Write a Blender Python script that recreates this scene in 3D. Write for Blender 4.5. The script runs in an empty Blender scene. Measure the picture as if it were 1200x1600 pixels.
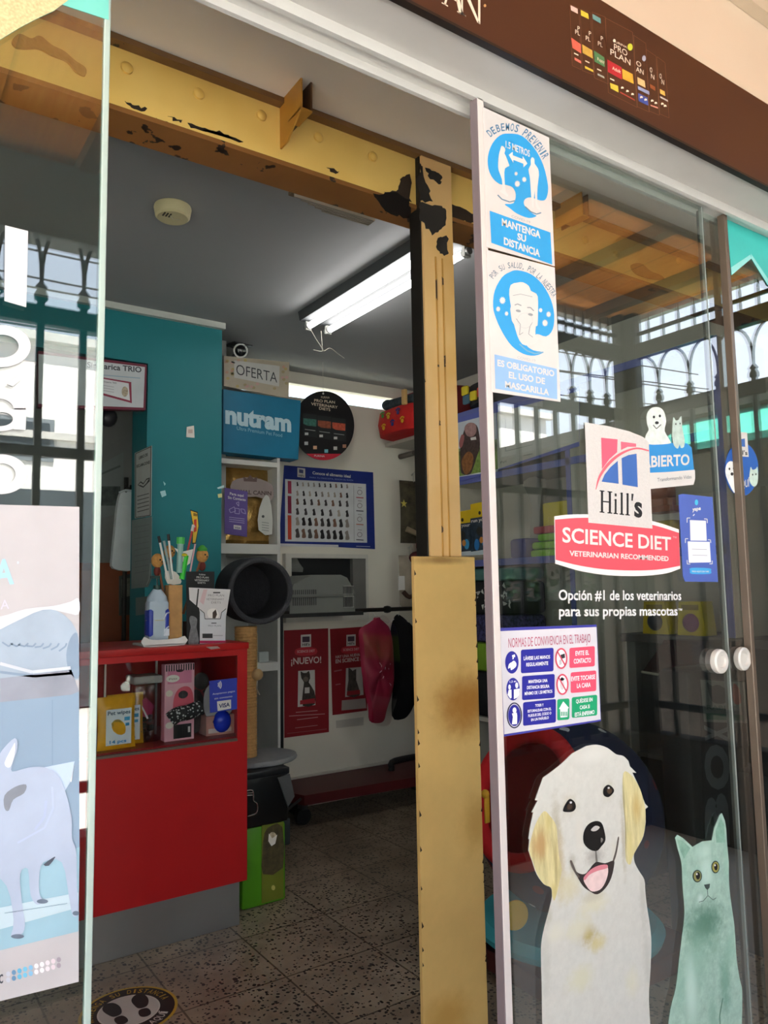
import bpy, bmesh, math, random
from mathutils import Vector, Matrix
random.seed(7)
PI = math.pi
SC = bpy.context.scene
COL = SC.collection

# ---------------------------------------------------------------- camera, sky, sun, exposure
CAM_POS = Vector((0.0, 0.0, 1.45))
FPX, PITCH, ROLL, YAW = 1200.0, 0.10023, -0.01733519, 0.60077552
_fw = Vector((math.sin(YAW)*math.cos(PITCH), math.cos(YAW)*math.cos(PITCH), math.sin(PITCH)))
_r0 = Vector((math.cos(YAW), -math.sin(YAW), 0))
_u0 = _r0.cross(_fw)
_ri = _r0*math.cos(ROLL) + _u0*math.sin(ROLL)
_up = _u0*math.cos(ROLL) - _r0*math.sin(ROLL)
cd = bpy.data.cameras.new('camera')
cam = bpy.data.objects.new('camera', cd); COL.objects.link(cam)
cam.matrix_world = Matrix(((_ri.x, _up.x, -_fw.x, CAM_POS.x), (_ri.y, _up.y, -_fw.y, CAM_POS.y), (_ri.z, _up.z, -_fw.z, CAM_POS.z), (0, 0, 0, 1)))
cd.sensor_fit = 'VERTICAL'; cd.sensor_height = 36.0; cd.lens = 36.0*FPX/1600.0
cd.clip_start = 0.05; cd.clip_end = 300
SC.camera = cam

SKY_STRENGTH, SUN_STRENGTH, EXPOSURE = 2.7, 26.0, 0.54
w = bpy.data.worlds.new('sky'); SC.world = w; w.use_nodes = True
nt = w.node_tree; nt.nodes.clear()
out = nt.nodes.new('ShaderNodeOutputWorld'); bg = nt.nodes.new('ShaderNodeBackground')
tc = nt.nodes.new('ShaderNodeTexCoord'); sx = nt.nodes.new('ShaderNodeSeparateXYZ'); rp = nt.nodes.new('ShaderNodeValToRGB')
rp.color_ramp.elements[0].position = 0.0; rp.color_ramp.elements[0].color = (0.86, 0.90, 0.97, 1)
rp.color_ramp.elements[1].position = 0.8; rp.color_ramp.elements[1].color = (0.55, 0.72, 1.0, 1)
nt.links.new(tc.outputs['Generated'], sx.inputs[0]); nt.links.new(sx.outputs['Z'], rp.inputs[0])
nt.links.new(rp.outputs[0], bg.inputs['Color']); bg.inputs['Strength'].default_value = SKY_STRENGTH
nt.links.new(bg.outputs[0], out.inputs[0])
sd = bpy.data.lights.new('sun', 'SUN'); sd.energy = SUN_STRENGTH; sd.angle = 0.01; sd.color = (1.0, 0.95, 0.88)
so = bpy.data.objects.new('sun', sd); COL.objects.link(so)
so.rotation_euler = Vector((0.0, -0.5, -1.0)).to_track_quat('-Z', 'Y').to_euler(); so.location = (0, 0, 20)
SC.view_settings.view_transform = 'Standard'; SC.view_settings.look = 'None'
SC.view_settings.gamma = 1.0; SC.view_settings.use_curve_mapping = False; SC.view_settings.exposure = EXPOSURE
try:
    SC.cycles.max_bounces = 12; SC.cycles.transparent_max_bounces = 24; SC.cycles.glossy_bounces = 5
    SC.cycles.use_denoising = True; SC.cycles.sample_clamp_indirect = 6.0
except Exception: pass

# ---------------------------------------------------------------- helpers
def P(px, py, ax, val):
    """point of the photograph seen on the world plane axis=val"""
    d = _fw + _ri*((px-600)/FPX) - _up*((py-800)/FPX)
    t = (val-CAM_POS[ax])/d[ax]
    q = CAM_POS + d*t; q[ax] = val
    return q
def PX(px, py, v): return P(px, py, 0, v)
def PY(px, py, v): return P(px, py, 1, v)
def PZ(px, py, v): return P(px, py, 2, v)

def lin(h):
    h = h.lstrip('#'); c = [int(h[i:i+2], 16)/255 for i in (0, 2, 4)]
    return tuple(x/12.92 if x <= .04045 else ((x+.055)/1.055)**2.4 for x in c) + (1,)
_MC = {}
def M(h, rough=.5, metal=0.0, var=.06, scale=9.0, bump=0.0, spec=.4, bscale=None):
    """painted / plastic / paper surface with slight procedural mottling"""
    k = (h, rough, metal, var, scale, bump, spec, bscale)
    if k in _MC: return _MC[k]
    m = bpy.data.materials.new('surface_'+h.lstrip('#')); m.use_nodes = True
    n = m.node_tree; b = n.nodes['Principled BSDF']
    b.inputs['Roughness'].default_value = rough; b.inputs['Metallic'].default_value = metal
    b.inputs['Specular IOR Level'].default_value = spec
    c = lin(h)
    tcn = n.nodes.new('ShaderNodeTexCoord'); no = n.nodes.new('ShaderNodeTexNoise')
    no.inputs['Scale'].default_value = scale; no.inputs['Detail'].default_value = 4
    n.links.new(tcn.outputs['Object'], no.inputs['Vector'])
    r = n.nodes.new('ShaderNodeValToRGB')
    r.color_ramp.elements[0].position = .3; r.color_ramp.elements[1].position = .7
    r.color_ramp.elements[0].color = tuple(x*(1-var) for x in c[:3])+(1,)
    r.color_ramp.elements[1].color = tuple(min(1, x*(1+var)) for x in c[:3])+(1,)
    n.links.new(no.outputs['Fac'], r.inputs[0]); n.links.new(r.outputs[0], b.inputs['Base Color'])
    if bump:
        bn = n.nodes.new('ShaderNodeBump'); bn.inputs['Strength'].default_value = bump; bn.inputs['Distance'].default_value = .01
        n2 = n.nodes.new('ShaderNodeTexNoise'); n2.inputs['Scale'].default_value = bscale or scale*4; n2.inputs['Detail'].default_value = 3
        n.links.new(tcn.outputs['Object'], n2.inputs['Vector']); n.links.new(n2.outputs['Fac'], bn.inputs['Height'])
        n.links.new(bn.outputs[0], b.inputs['Normal'])
    _MC[k] = m; return m

def glass_mat(name, tint, refl, rough=0.0):
    m = bpy.data.materials.new(name); m.use_nodes = True; n = m.node_tree; n.nodes.clear()
    o = n.nodes.new('ShaderNodeOutputMaterial'); mx = n.nodes.new('ShaderNodeMixShader')
    t = n.nodes.new('ShaderNodeBsdfTransparent'); g = n.nodes.new('ShaderNodeBsdfGlossy')
    t.inputs[0].default_value = tint; g.inputs['Roughness'].default_value = rough
    lw = n.nodes.new('ShaderNodeLayerWeight'); lw.inputs['Blend'].default_value = .25
    ma = n.nodes.new('ShaderNodeMath'); ma.operation = 'MULTIPLY_ADD'; ma.inputs[1].default_value = .45; ma.inputs[2].default_value = refl
    n.links.new(lw.outputs['Facing'], ma.inputs[0])
    n.links.new(ma.outputs[0], mx.inputs[0]); n.links.new(t.outputs[0], mx.inputs[1]); n.links.new(g.outputs[0], mx.inputs[2])
    n.links.new(mx.outputs[0], o.inputs[0]); return m
def emit_mat(name, c, s):
    m = bpy.data.materials.new(name); m.use_nodes = True; n = m.node_tree
    b = n.nodes['Principled BSDF']; b.inputs['Base Color'].default_value = c
    b.inputs['Emission Color'].default_value = c; b.inputs['Emission Strength'].default_value = s; return m

def soft_print(base, blobs, var=.05, scale=30, rough=.6, stretch=(1, 1, 1)):
    """printed or stained surface with soft-edged tinted areas: blobs = (centre point, rx, rz, colour, strength) in the plane of the print"""
    m = bpy.data.materials.new('soft_print'); m.use_nodes = True; n = m.node_tree; b = n.nodes['Principled BSDF']; L = n.links.new
    b.inputs['Roughness'].default_value = rough; b.inputs['Specular IOR Level'].default_value = .3
    g = n.nodes.new('ShaderNodeNewGeometry'); no = n.nodes.new('ShaderNodeTexNoise'); mp = n.nodes.new('ShaderNodeMapping')
    mp.inputs['Scale'].default_value = stretch; L(g.outputs['Position'], mp.inputs[0]); L(mp.outputs[0], no.inputs['Vector'])
    no.inputs['Scale'].default_value = scale; no.inputs['Detail'].default_value = 6; no.inputs['Roughness'].default_value = .65
    r = n.nodes.new('ShaderNodeValToRGB'); c = lin(base); r.color_ramp.elements[0].position = .3; r.color_ramp.elements[1].position = .7
    r.color_ramp.elements[0].color = tuple(x*(1-var) for x in c[:3])+(1,); r.color_ramp.elements[1].color = tuple(min(1, x*(1+var)) for x in c[:3])+(1,)
    L(no.outputs['Fac'], r.inputs[0]); cur = r.outputs[0]
    wob = n.nodes.new('ShaderNodeMath'); wob.operation = 'MULTIPLY_ADD'; wob.inputs[1].default_value = .9; wob.inputs[2].default_value = -.45; L(no.outputs['Fac'], wob.inputs[0])
    for (p, rx, rz, col, st) in blobs:
        s_ = n.nodes.new('ShaderNodeVectorMath'); s_.operation = 'SUBTRACT'; L(g.outputs['Position'], s_.inputs[0]); s_.inputs[1].default_value = p
        k = n.nodes.new('ShaderNodeVectorMath'); k.operation = 'MULTIPLY'; L(s_.outputs[0], k.inputs[0]); k.inputs[1].default_value = (1/rx, 1/rx, 1/rz)
        l = n.nodes.new('ShaderNodeVectorMath'); l.operation = 'LENGTH'; L(k.outputs[0], l.inputs[0])
        ad = n.nodes.new('ShaderNodeMath'); L(l.outputs['Value'], ad.inputs[0]); L(wob.outputs[0], ad.inputs[1])
        mr = n.nodes.new('ShaderNodeMapRange'); mr.interpolation_type = 'SMOOTHSTEP'; mr.inputs['From Min'].default_value = 1.0; mr.inputs['From Max'].default_value = .1
        mr.inputs['To Min'].default_value = 0; mr.inputs['To Max'].default_value = st; L(ad.outputs[0], mr.inputs['Value'])
        mx = n.nodes.new('ShaderNodeMixRGB'); L(mr.outputs[0], mx.inputs[0]); L(cur, mx.inputs[1]); mx.inputs[2].default_value = lin(col); cur = mx.outputs[0]
    L(cur, b.inputs['Base Color']); return m

GLASS = glass_mat('shop_glass', (.90, .95, .93, 1), .11)
PLASTIC = glass_mat('clear_plastic', (.86, .88, .90, 1), .05, .08)
FILM = glass_mat('plastic_film', (.95, .90, .92, 1), .08, .12)

def wloc(o):
    v = Vector((0, 0, 0))
    while o is not None: v += o.location; o = o.parent
    return v

class MB:
    """collects shapes of ONE mesh object"""
    def __init__(s): s.bm = bmesh.new(); s.mats = []; s.mi = 0
    def use(s, m):
        if m not in s.mats: s.mats.append(m)
        s.mi = s.mats.index(m); return s
    def _tag(s, faces):
        for f in faces: f.material_index = s.mi
    def face(s, pts):
        vs = [s.bm.verts.new(p) for p in pts]
        try: f = s.bm.faces.new(vs); f.material_index = s.mi; return f
        except ValueError: return None
    def prism(s, pts, vec):
        vec = Vector(vec); a = [s.bm.verts.new(p) for p in pts]; b = [s.bm.verts.new(Vector(p)+vec) for p in pts]
        fs = [s.bm.faces.new(a), s.bm.faces.new(list(reversed(b)))]
        n = len(a)
        for i in range(n): fs.append(s.bm.faces.new((a[i], b[i], b[(i+1) % n], a[(i+1) % n])))
        s._tag(fs); return s
    def box(s, x0, x1, y0, y1, z0, z1, bev=0, rz=0, seg=2):
        r = bmesh.ops.create_cube(s.bm, size=1.0); vs = r['verts']
        bmesh.ops.scale(s.bm, vec=(x1-x0, y1-y0, z1-z0), verts=vs)
        if rz: bmesh.ops.rotate(s.bm, cent=(0, 0, 0), matrix=Matrix.Rotation(rz, 3, 'Z'), verts=vs)
        bmesh.ops.translate(s.bm, vec=((x0+x1)/2, (y0+y1)/2, (z0+z1)/2), verts=vs)
        fs = list({f for v in vs for f in v.link_faces})
        if bev:
            es = list({e for v in vs for e in v.link_edges})
            q = bmesh.ops.bevel(s.bm, geom=es, offset=bev, segments=seg, affect='EDGES', profile=.5)
            fs = list(set(q['faces']) | {f for f in fs if f.is_valid})
            vv = {v for f in fs for v in f.verts}; fs = list({f for v in vv for f in v.link_faces})
        s._tag(fs); return s
    def lathe(s, prof, base, axis=(0, 0, 1), n=28, close=True, sx=1.0, sy=1.0):
        q = Vector((0, 0, 1)).rotation_difference(Vector(axis).normalized()); base = Vector(base); rings = []
        for r, z in prof:
            if r < 1e-6: rings.append([s.bm.verts.new(base+q @ Vector((0, 0, z)))])
            else: rings.append([s.bm.verts.new(base+q @ Vector((r*sx*math.cos(2*PI*i/n), r*sy*math.sin(2*PI*i/n), z))) for i in range(n)])
        fs = []
        for a, b in zip(rings, rings[1:]):
            for i in range(n):
                j = (i+1) % n
                v = [a[i % len(a)], a[j % len(a)], b[j % len(b)], b[i % len(b)]]
                v = [x for k, x in enumerate(v) if x not in v[:k]]
                if len(v) > 2: fs.append(s.bm.faces.new(v))
        if close:
            for r in (rings[0], rings[-1]):
                if len(r) > 2: fs.append(s.bm.faces.new(r))
        s._tag(fs); return s
    def cyl(s, p0, p1, r0, r1=None, n=20):
        p0, p1 = Vector(p0), Vector(p1)
        return s.lathe([(r0, 0), (r0 if r1 is None else r1, (p1-p0).length)], p0, p1-p0, n)
    def tube(s, pts, r, n=8, closed=False):
        pts = [Vector(p) for p in pts]; k = len(pts); rings = []
        up = None
        for i, p in enumerate(pts):
            if closed: t = pts[(i+1) % k]-pts[i-1]
            else: t = pts[min(i+1, k-1)]-pts[max(i-1, 0)]
            t.normalize()
            if up is None:
                up = Vector((0, 0, 1)) if abs(t.z) < .9 else Vector((1, 0, 0))
            a = t.cross(up).normalized(); b = a.cross(t).normalized(); up = b
            rr = r[i] if isinstance(r, (list, tuple)) else r
            rings.append([s.bm.verts.new(p+(a*math.cos(2*PI*j/n)+b*math.sin(2*PI*j/n))*rr) for j in range(n)])
        fs = []
        for i in range(k if closed else k-1):
            A, B = rings[i], rings[(i+1) % k]
            for j in range(n): fs.append(s.bm.faces.new((A[j], A[(j+1) % n], B[(j+1) % n], B[j])))
        if not closed: fs += [s.bm.faces.new(rings[0]), s.bm.faces.new(list(reversed(rings[-1])))]
        s._tag(fs); return s
    def sph(s, c, r, n=20, sq=1.0):
        r = (r, r, r) if not hasattr(r, '__len__') else r
        q = bmesh.ops.create_uvsphere(s.bm, u_segments=n, v_segments=max(6, n//2), radius=1.0)
        for v in q['verts']:
            if sq != 1.0: v.co = Vector([math.copysign(abs(x)**sq, x) for x in v.co])
            v.co = Vector((v.co.x*r[0], v.co.y*r[1], v.co.z*r[2]))+Vector(c)
        s._tag({f for v in q['verts'] for f in v.link_faces}); return s
    def pouch(s, O, U, V, t, nu=10, nv=14, crimp=.06, wob=0.0):
        """pillow bag: flat crimped ends, bulging body; O lower-left corner, U width, V height vectors"""
        O, U, V = Vector(O), Vector(U), Vector(V); N = U.cross(V).normalized(); g = {}
        for side in (1, -1):
            for i in range(nu+1):
                for j in range(nv+1):
                    u, v = i/nu, j/nv
                    if side == -1 and (i in (0, nu) or j in (0, nv)): continue
                    b = (max(0, math.sin(PI*u)))**.55*(max(0, math.sin(PI*min(1, max(0, (v-crimp)/(1-2*crimp))))))**.5
                    pin = 1-.05*math.sin(PI*v)
                    w_ = wob*math.sin(9*u+5*v*side)*math.sin(7*v)*b
                    g[(side, i, j)] = s.bm.verts.new(O+U*(.5+(u-.5)*pin)+V*v+N*(side*t*.5*b+w_))
        fs = []
        for side in (1, -1):
            G = lambda i, j: g.get((side, i, j)) or g[(1, i, j)]
            for i in range(nu):
                for j in range(nv):
                    f = [G(i, j), G(i+1, j), G(i+1, j+1), G(i, j+1)]
                    if side < 0: f.reverse()
                    fs.append(s.bm.faces.new(f))
        s._tag(fs); return s
    def build(s, name, mat=None, parent=None, smooth=35, loc=None):
        me = bpy.data.meshes.new(name)
        bmesh.ops.recalc_face_normals(s.bm, faces=s.bm.faces)
        o = bpy.data.objects.new(name, me)
        org = None
        if parent is None and s.bm.verts:      # origin at the thing's base
            xs = [v.co for v in s.bm.verts]
            org = Vector(((min(v.x for v in xs)+max(v.x for v in xs))/2, (min(v.y for v in xs)+max(v.y for v in xs))/2, min(v.z for v in xs)))
        else: org = wloc(parent)
        if org is not None:
            for v in s.bm.verts: v.co -= org
        s.bm.to_mesh(me); s.bm.free()
        for m in (s.mats or [mat]): me.materials.append(m)
        if smooth:
            me.shade_smooth(); me.set_sharp_from_angle(angle=math.radians(smooth))
        COL.objects.link(o)
        if parent is not None: o.parent = parent
        else: o.location = org; o.matrix_world = Matrix.Translation(org)
        return o

def tag(o, label, cat, group=None):
    o['label'] = label; o['category'] = cat
    if group: o['group'] = group
    return o
def struct(o): o['kind'] = 'structure'; return o
def thing(name, label, cat, loc, group=None):
    o = bpy.data.objects.new(name, None); COL.objects.link(o); o.location = loc
    o.matrix_world = Matrix.Translation(loc); o.empty_display_size = .05
    return tag(o, label, cat, group)

_TX = {}
def text_polys(s, bold=0.0, shear=0.0):
    k = (s, bold, shear)
    if k in _TX: return _TX[k]
    cu = bpy.data.curves.new('t', 'FONT'); cu.body = s; cu.size = 1.0; cu.offset = bold; cu.shear = shear; cu.resolution_u = 3
    cu.fill_mode = 'FRONT'
    ob = bpy.data.objects.new('t', cu); COL.objects.link(ob)
    dg = bpy.context.evaluated_depsgraph_get(); dg.update()
    me = ob.evaluated_get(dg).to_mesh()
    vs = [v.co.copy() for v in me.vertices]; fs = [list(p.vertices) for p in me.polygons]
    ob.evaluated_get(dg).to_mesh_clear(); bpy.data.objects.remove(ob); bpy.data.curves.remove(cu)
    x0 = min(v.x for v in vs) if vs else 0; x1 = max(v.x for v in vs) if vs else 1
    _TX[k] = (vs, fs, x0, x1); return _TX[k]
CAPH = .727   # cap height of the built-in font at size 1

def sm(pts, n=4, closed=True):
    """Catmull-Rom smoothing of an outline"""
    k = len(pts); o = []
    for i in range(k if closed else k-1):
        p = [pts[(i+j) % k] if closed else pts[min(max(i+j, 0), k-1)] for j in (-1, 0, 1, 2)]
        for q in range(n):
            t = q/n
            o.append(tuple(.5*((2*p[1][c])+(-p[0][c]+p[2][c])*t+(2*p[0][c]-5*p[1][c]+4*p[2][c]-p[3][c])*t*t+(-p[0][c]+3*p[1][c]-3*p[2][c]+p[3][c])*t**3) for c in range(len(pts[0]))))
    if not closed: o.append(tuple(pts[-1]))
    return o
def crop(ox, oy, s):
    def f(*a):
        if len(a) == 2 and not hasattr(a[0], '__len__'): return (ox+a[0]/s, oy+a[1]/s)
        q = a[0] if len(a) == 1 and hasattr(a[0][0], '__len__') else a
        return [(ox+x/s, oy+y/s) for x, y in q]
    return f

def jag(pts, n=3, amp=.22, seed=1):
    """ragged outline of flaked paint"""
    rnd = random.Random(seed); o = []
    for a, c in zip(pts, list(pts[1:])+[pts[0]]):
        l = math.dist(a, c)
        for k in range(n):
            t = k/n; j = 0 if k == 0 else 1
            o.append((a[0]+(c[0]-a[0])*t+j*rnd.uniform(-amp, amp)*l/n*1.6, a[1]+(c[1]-a[1])*t+j*rnd.uniform(-amp, amp)*l/n*1.6))
    return o
STEP = .0004
class Art:
    """a flat printed thing: a board with its print as child parts, laid out on a world plane"""
    def __init__(s, name, label, cat, fmap, normal, outline, col, thick=.002, group=None, mat=None, parent=None, kind=None):
        s.auto = None; s.f = fmap; s.n = Vector(normal).normalized(); s.parts = {}
        b = MB(); b.prism([Vector(fmap(*p)) for p in outline], -s.n*thick)
        s.root = b.build(name, mat or M(col), parent, smooth=0)
        if parent is None: tag(s.root, label, cat, group)
    def part(s, name, col, pt=None):
        if s.auto and name == s.auto[0] and pt is not None: name = name+'#'+s.auto[1](pt)
        if name not in s.parts: s.parts[name] = MB()
        return s.parts[name].use(col if not isinstance(col, str) else M(col))
    def poly(s, part, pts, col, lay=1):
        b = s.part(part, col, pts[0]); b.face([Vector(s.f(*p))+s.n*STEP*lay for p in pts]); return s
    def quadpx(s, part, x0, y0, x1, y1, col, lay=1): return s.poly(part, [(x0, y0), (x1, y0), (x1, y1), (x0, y1)], col, lay)
    def ell(s, part, cx, cy, rx, ry, col, lay=1, rot=0, n=32, a0=0, a1=2*PI):
        m = n if a1-a0 > 6.2 else n+1
        pts = []
        for i in range(m):
            t = a0+(a1-a0)*i/n; x, y = rx*math.cos(t), ry*math.sin(t)
            pts.append((cx+x*math.cos(rot)-y*math.sin(rot), cy+x*math.sin(rot)+y*math.cos(rot)))
        return s.poly(part, pts, col, lay)
    def ring(s, part, cx, cy, rx, ry, w, col, lay=1, n=40, wy=None, a0=0, a1=2*PI):
        b = s.part(part, col, (cx, cy)); o = []; wy = w if wy is None else wy
        for i in range(n+1):
            t = a0+(a1-a0)*i/n
            o.append([Vector(s.f(cx+r*math.cos(t), cy+q*math.sin(t)))+s.n*STEP*lay for r, q in ((rx, ry), (rx-w, ry-wy))])
        for a, c in zip(o, o[1:]): b.face([a[0], c[0], c[1], a[1]])
        return s
    def line(s, part, pts, wd, col, lay=1):
        for a, c in zip(pts, pts[1:]):
            dx, dy = c[0]-a[0], c[1]-a[1]; l = math.hypot(dx, dy) or 1; nx, ny = -dy/l*wd/2, dx/l*wd/2
            s.poly(part, [(a[0]+nx, a[1]+ny), (c[0]+nx, c[1]+ny), (c[0]-nx, c[1]-ny), (a[0]-nx, a[1]-ny)], col, lay)
        return s
    def text(s, part, txt, p0, p1, h, col, lay=1, bold=0.0, upv=None):
        vs, fs, x0, x1 = text_polys(txt, bold); b = s.part(part, col, p0)
        O = Vector(s.f(*p0)); U = Vector(s.f(*p1))-O
        uv = upv or (0, -h)
        Vv = Vector(s.f(p0[0]+uv[0], p0[1]+uv[1]))-O
        pts = [O+U*((v.x-x0)/(x1-x0))+Vv*(v.y/CAPH)+s.n*STEP*lay for v in vs]
        bv = [b.bm.verts.new(p) for p in pts]
        for f in fs:
            try: q = b.bm.faces.new([bv[i] for i in f]); q.material_index = b.mi
            except ValueError: pass
        return s
    def arc_text(s, part, txt, path, h, col, lay=1, bold=0.0, wfac=.9):
        """letters one by one along a list of points"""
        L = [0]
        for a, c in zip(path, path[1:]): L.append(L[-1]+math.dist(a, c))
        def at(d):
            d = min(max(d, 0), L[-1]-1e-6)
            for i in range(len(path)-1):
                if d <= L[i+1]:
                    t = (d-L[i])/(L[i+1]-L[i]); return tuple(path[i][c]+(path[i+1][c]-path[i][c])*t for c in (0, 1))
        n = len(txt); st = L[-1]/n
        for i, ch in enumerate(txt):
            if ch == ' ': continue
            k = .45 if ch in ',.I' else 1
            mid = (i+.5)*st; a, c = at(mid-st*wfac*k/2), at(mid+st*wfac*k/2)
            dx, dy = c[0]-a[0], c[1]-a[1]; l = math.hypot(dx, dy)
            s.text(part, ch, a, c, h, col, lay, bold, upv=(dy/l*h, -dx/l*h))
        return s
    def done(s):
        for k, b in s.parts.items(): b.build(k.split('#')[0], None, s.root, smooth=0)
        return s.root
def onY(v): return lambda x, y: P(x, y, 1, v)
def onX(v): return lambda x, y: P(x, y, 0, v)
def onZ(v): return lambda x, y: P(x, y, 2, v)
def frame(O, U, V):
    O, U, V = Vector(O), Vector(U), Vector(V)
    return lambda x, y: O+U*x+V*y     # y up
# ---------------------------------------------------------------- special surfaces
def terrazzo():
    m = bpy.data.materials.new('terrazzo'); m.use_nodes = True; n = m.node_tree; b = n.nodes['Principled BSDF']; L = n.links.new
    t = n.nodes.new('ShaderNodeTexCoord')
    dist = n.nodes.new('ShaderNodeTexNoise'); dist.inputs['Scale'].default_value = 14; L(t.outputs['Object'], dist.inputs['Vector'])
    mixv = n.nodes.new('ShaderNodeVectorMath'); mixv.operation = 'SCALE'; mixv.inputs['Scale'].default_value = .03
    L(dist.outputs['Color'], mixv.inputs[0])
    add = n.nodes.new('ShaderNodeVectorMath'); L(t.outputs['Object'], add.inputs[0]); L(mixv.outputs[0], add.inputs[1])
    vo = n.nodes.new('ShaderNodeTexVoronoi'); vo.inputs['Scale'].default_value = 66; L(add.outputs[0], vo.inputs['Vector'])
    sz = n.nodes.new('ShaderNodeMath'); sz.operation = 'MULTIPLY'; sz.inputs[1].default_value = .52
    sp = n.nodes.new('ShaderNodeSeparateColor'); L(vo.outputs['Color'], sp.inputs[0]); L(sp.outputs[0], sz.inputs[0])
    lt = n.nodes.new('ShaderNodeMath'); lt.operation = 'LESS_THAN'; L(vo.outputs['Distance'], lt.inputs[0]); L(sz.outputs[0], lt.inputs[1])
    no = n.nodes.new('ShaderNodeTexNoise'); no.inputs['Scale'].default_value = 5; no.inputs['Detail'].default_value = 6; L(t.outputs['Object'], no.inputs['Vector'])
    base = n.nodes.new('ShaderNodeValToRGB'); base.color_ramp.elements[0].color = lin('7c6d5b'); base.color_ramp.elements[1].color = lin('9c8c77')
    base.color_ramp.elements[0].position = .35; base.color_ramp.elements[1].position = .65; L(no.outputs['Fac'], base.inputs[0])
    mx = n.nodes.new('ShaderNodeMixRGB'); L(lt.outputs[0], mx.inputs[0]); L(base.outputs[0], mx.inputs[1]); mx.inputs[2].default_value = lin('2e2622')
    br = n.nodes.new('ShaderNodeTexBrick'); br.offset = 0; br.inputs['Scale'].default_value = 1; br.inputs['Brick Width'].default_value = .4; br.inputs['Row Height'].default_value = .4
    br.inputs['Mortar Size'].default_value = .004; br.inputs['Color1'].default_value = (1, 1, 1, 1); br.inputs['Color2'].default_value = (.9, .9, .9, 1); br.inputs['Mortar'].default_value = (.35, .32, .3, 1)
    L(t.outputs['Object'], br.inputs['Vector'])
    mu = n.nodes.new('ShaderNodeMixRGB'); mu.blend_type = 'MULTIPLY'; mu.inputs[0].default_value = 1; L(mx.outputs[0], mu.inputs[1]); L(br.outputs['Color'], mu.inputs[2])
    L(mu.outputs[0], b.inputs['Base Color']); b.inputs['Roughness'].default_value = .42
    return m
def worn_paint(h, worn='241a14', amount=.0, zlo=None, zhi=None, stain=None):
    """yellow paint with flaked patches; more flakes between zlo and zhi (object height)"""
    m = bpy.data.materials.new('worn_paint'); m.use_nodes = True; n = m.node_tree; b = n.nodes['Principled BSDF']; L = n.links.new
    t = n.nodes.new('ShaderNodeTexCoord'); b.inputs['Roughness'].default_value = .45
    no = n.nodes.new('ShaderNodeTexNoise'); no.inputs['Scale'].default_value = 11; no.inputs['Detail'].default_value = 7; L(t.outputs['Object'], no.inputs['Vector'])
    n2 = n.nodes.new('ShaderNodeTexNoise'); n2.inputs['Scale'].default_value = 3.0; n2.inputs['Detail'].default_value = 3; L(t.outputs['Object'], n2.inputs['Vector'])
    r2 = n.nodes.new('ShaderNodeValToRGB'); c = lin(h); s_ = lin(stain or h)
    r2.color_ramp.elements[0].position = .32; r2.color_ramp.elements[0].color = tuple((x*.8 if not stain else x) for x in s_[:3])+(1,)
    r2.color_ramp.elements[1].position = .5; r2.color_ramp.elements[1].color = c; L(n2.outputs['Fac'], r2.inputs[0])
    gt = n.nodes.new('ShaderNodeMath'); gt.operation = 'GREATER_THAN'; L(no.outputs['Fac'], gt.inputs[0]); gt.inputs[1].default_value = 1-amount
    mx = n.nodes.new('ShaderNodeMixRGB'); L(gt.outputs[0], mx.inputs[0]); L(r2.outputs[0], mx.inputs[1]); mx.inputs[2].default_value = lin(worn)
    L(mx.outputs[0], b.inputs['Base Color'])
    bn = n.nodes.new('ShaderNodeBump'); bn.inputs['Strength'].default_value = .25; bn.inputs['Distance'].default_value = .004; L(no.outputs['Fac'], bn.inputs['Height']); L(bn.outputs[0], b.inputs['Normal'])
    return m
def planks(a, b_, width=.18):
    m = bpy.data.materials.new('wood_planks'); m.use_nodes = True; n = m.node_tree; b = n.nodes['Principled BSDF']; L = n.links.new
    t = n.nodes.new('ShaderNodeTexCoord'); mp = n.nodes.new('ShaderNodeMapping'); L(t.outputs['Object'], mp.inputs[0])
    wv = n.nodes.new('ShaderNodeTexWave'); wv.inputs['Scale'].default_value = .5/width*.32; wv.bands_direction = 'X'; wv.wave_profile = 'SAW'; L(mp.outputs[0], wv.inputs['Vector'])
    m2 = n.nodes.new('ShaderNodeMapping'); m2.inputs['Scale'].default_value = (14, 1.2, 6); L(t.outputs['Object'], m2.inputs[0])
    no = n.nodes.new('ShaderNodeTexNoise'); no.inputs['Scale'].default_value = 3; no.inputs['Detail'].default_value = 5; L(m2.outputs[0], no.inputs['Vector'])
    r = n.nodes.new('ShaderNodeValToRGB'); r.color_ramp.elements[0].color = lin(a); r.color_ramp.elements[1].color = lin(b_); r.color_ramp.elements[0].position = .3; r.color_ramp.elements[1].position = .7; L(no.outputs['Fac'], r.inputs[0])
    r2 = n.nodes.new('ShaderNodeValToRGB'); r2.color_ramp.elements[0].color = (.2, .2, .2, 1); r2.color_ramp.elements[1].color = (1, 1, 1, 1); r2.color_ramp.elements[1].position = .06; L(wv.outputs['Fac'], r2.inputs[0])
    mu = n.nodes.new('ShaderNodeMixRGB'); mu.blend_type = 'MULTIPLY'; mu.inputs[0].default_value = 1; L(r.outputs[0], mu.inputs[1]); L(r2.outputs[0], mu.inputs[2]); L(mu.outputs[0], b.inputs['Base Color'])
    b.inputs['Roughness'].default_value = .5; return m

YG, YF, YB, YW, YT = 1.2, 1.06, 1.9, 4.75, 4.1      # glass, fascia, beam, back wall, teal wall
ZC, ZS, ZP, ZH = 3.0, 2.868, 3.2, 2.53               # shop ceiling, inner soffit, porch ceiling, door head
WHITE = M('d8d2c6', .7, bump=.08, var=.03, scale=2)
def sbox(name, mat, *a, **k):
    b = MB(); b.box(*a, **k); return struct(b.build(name, mat, smooth=0))

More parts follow.
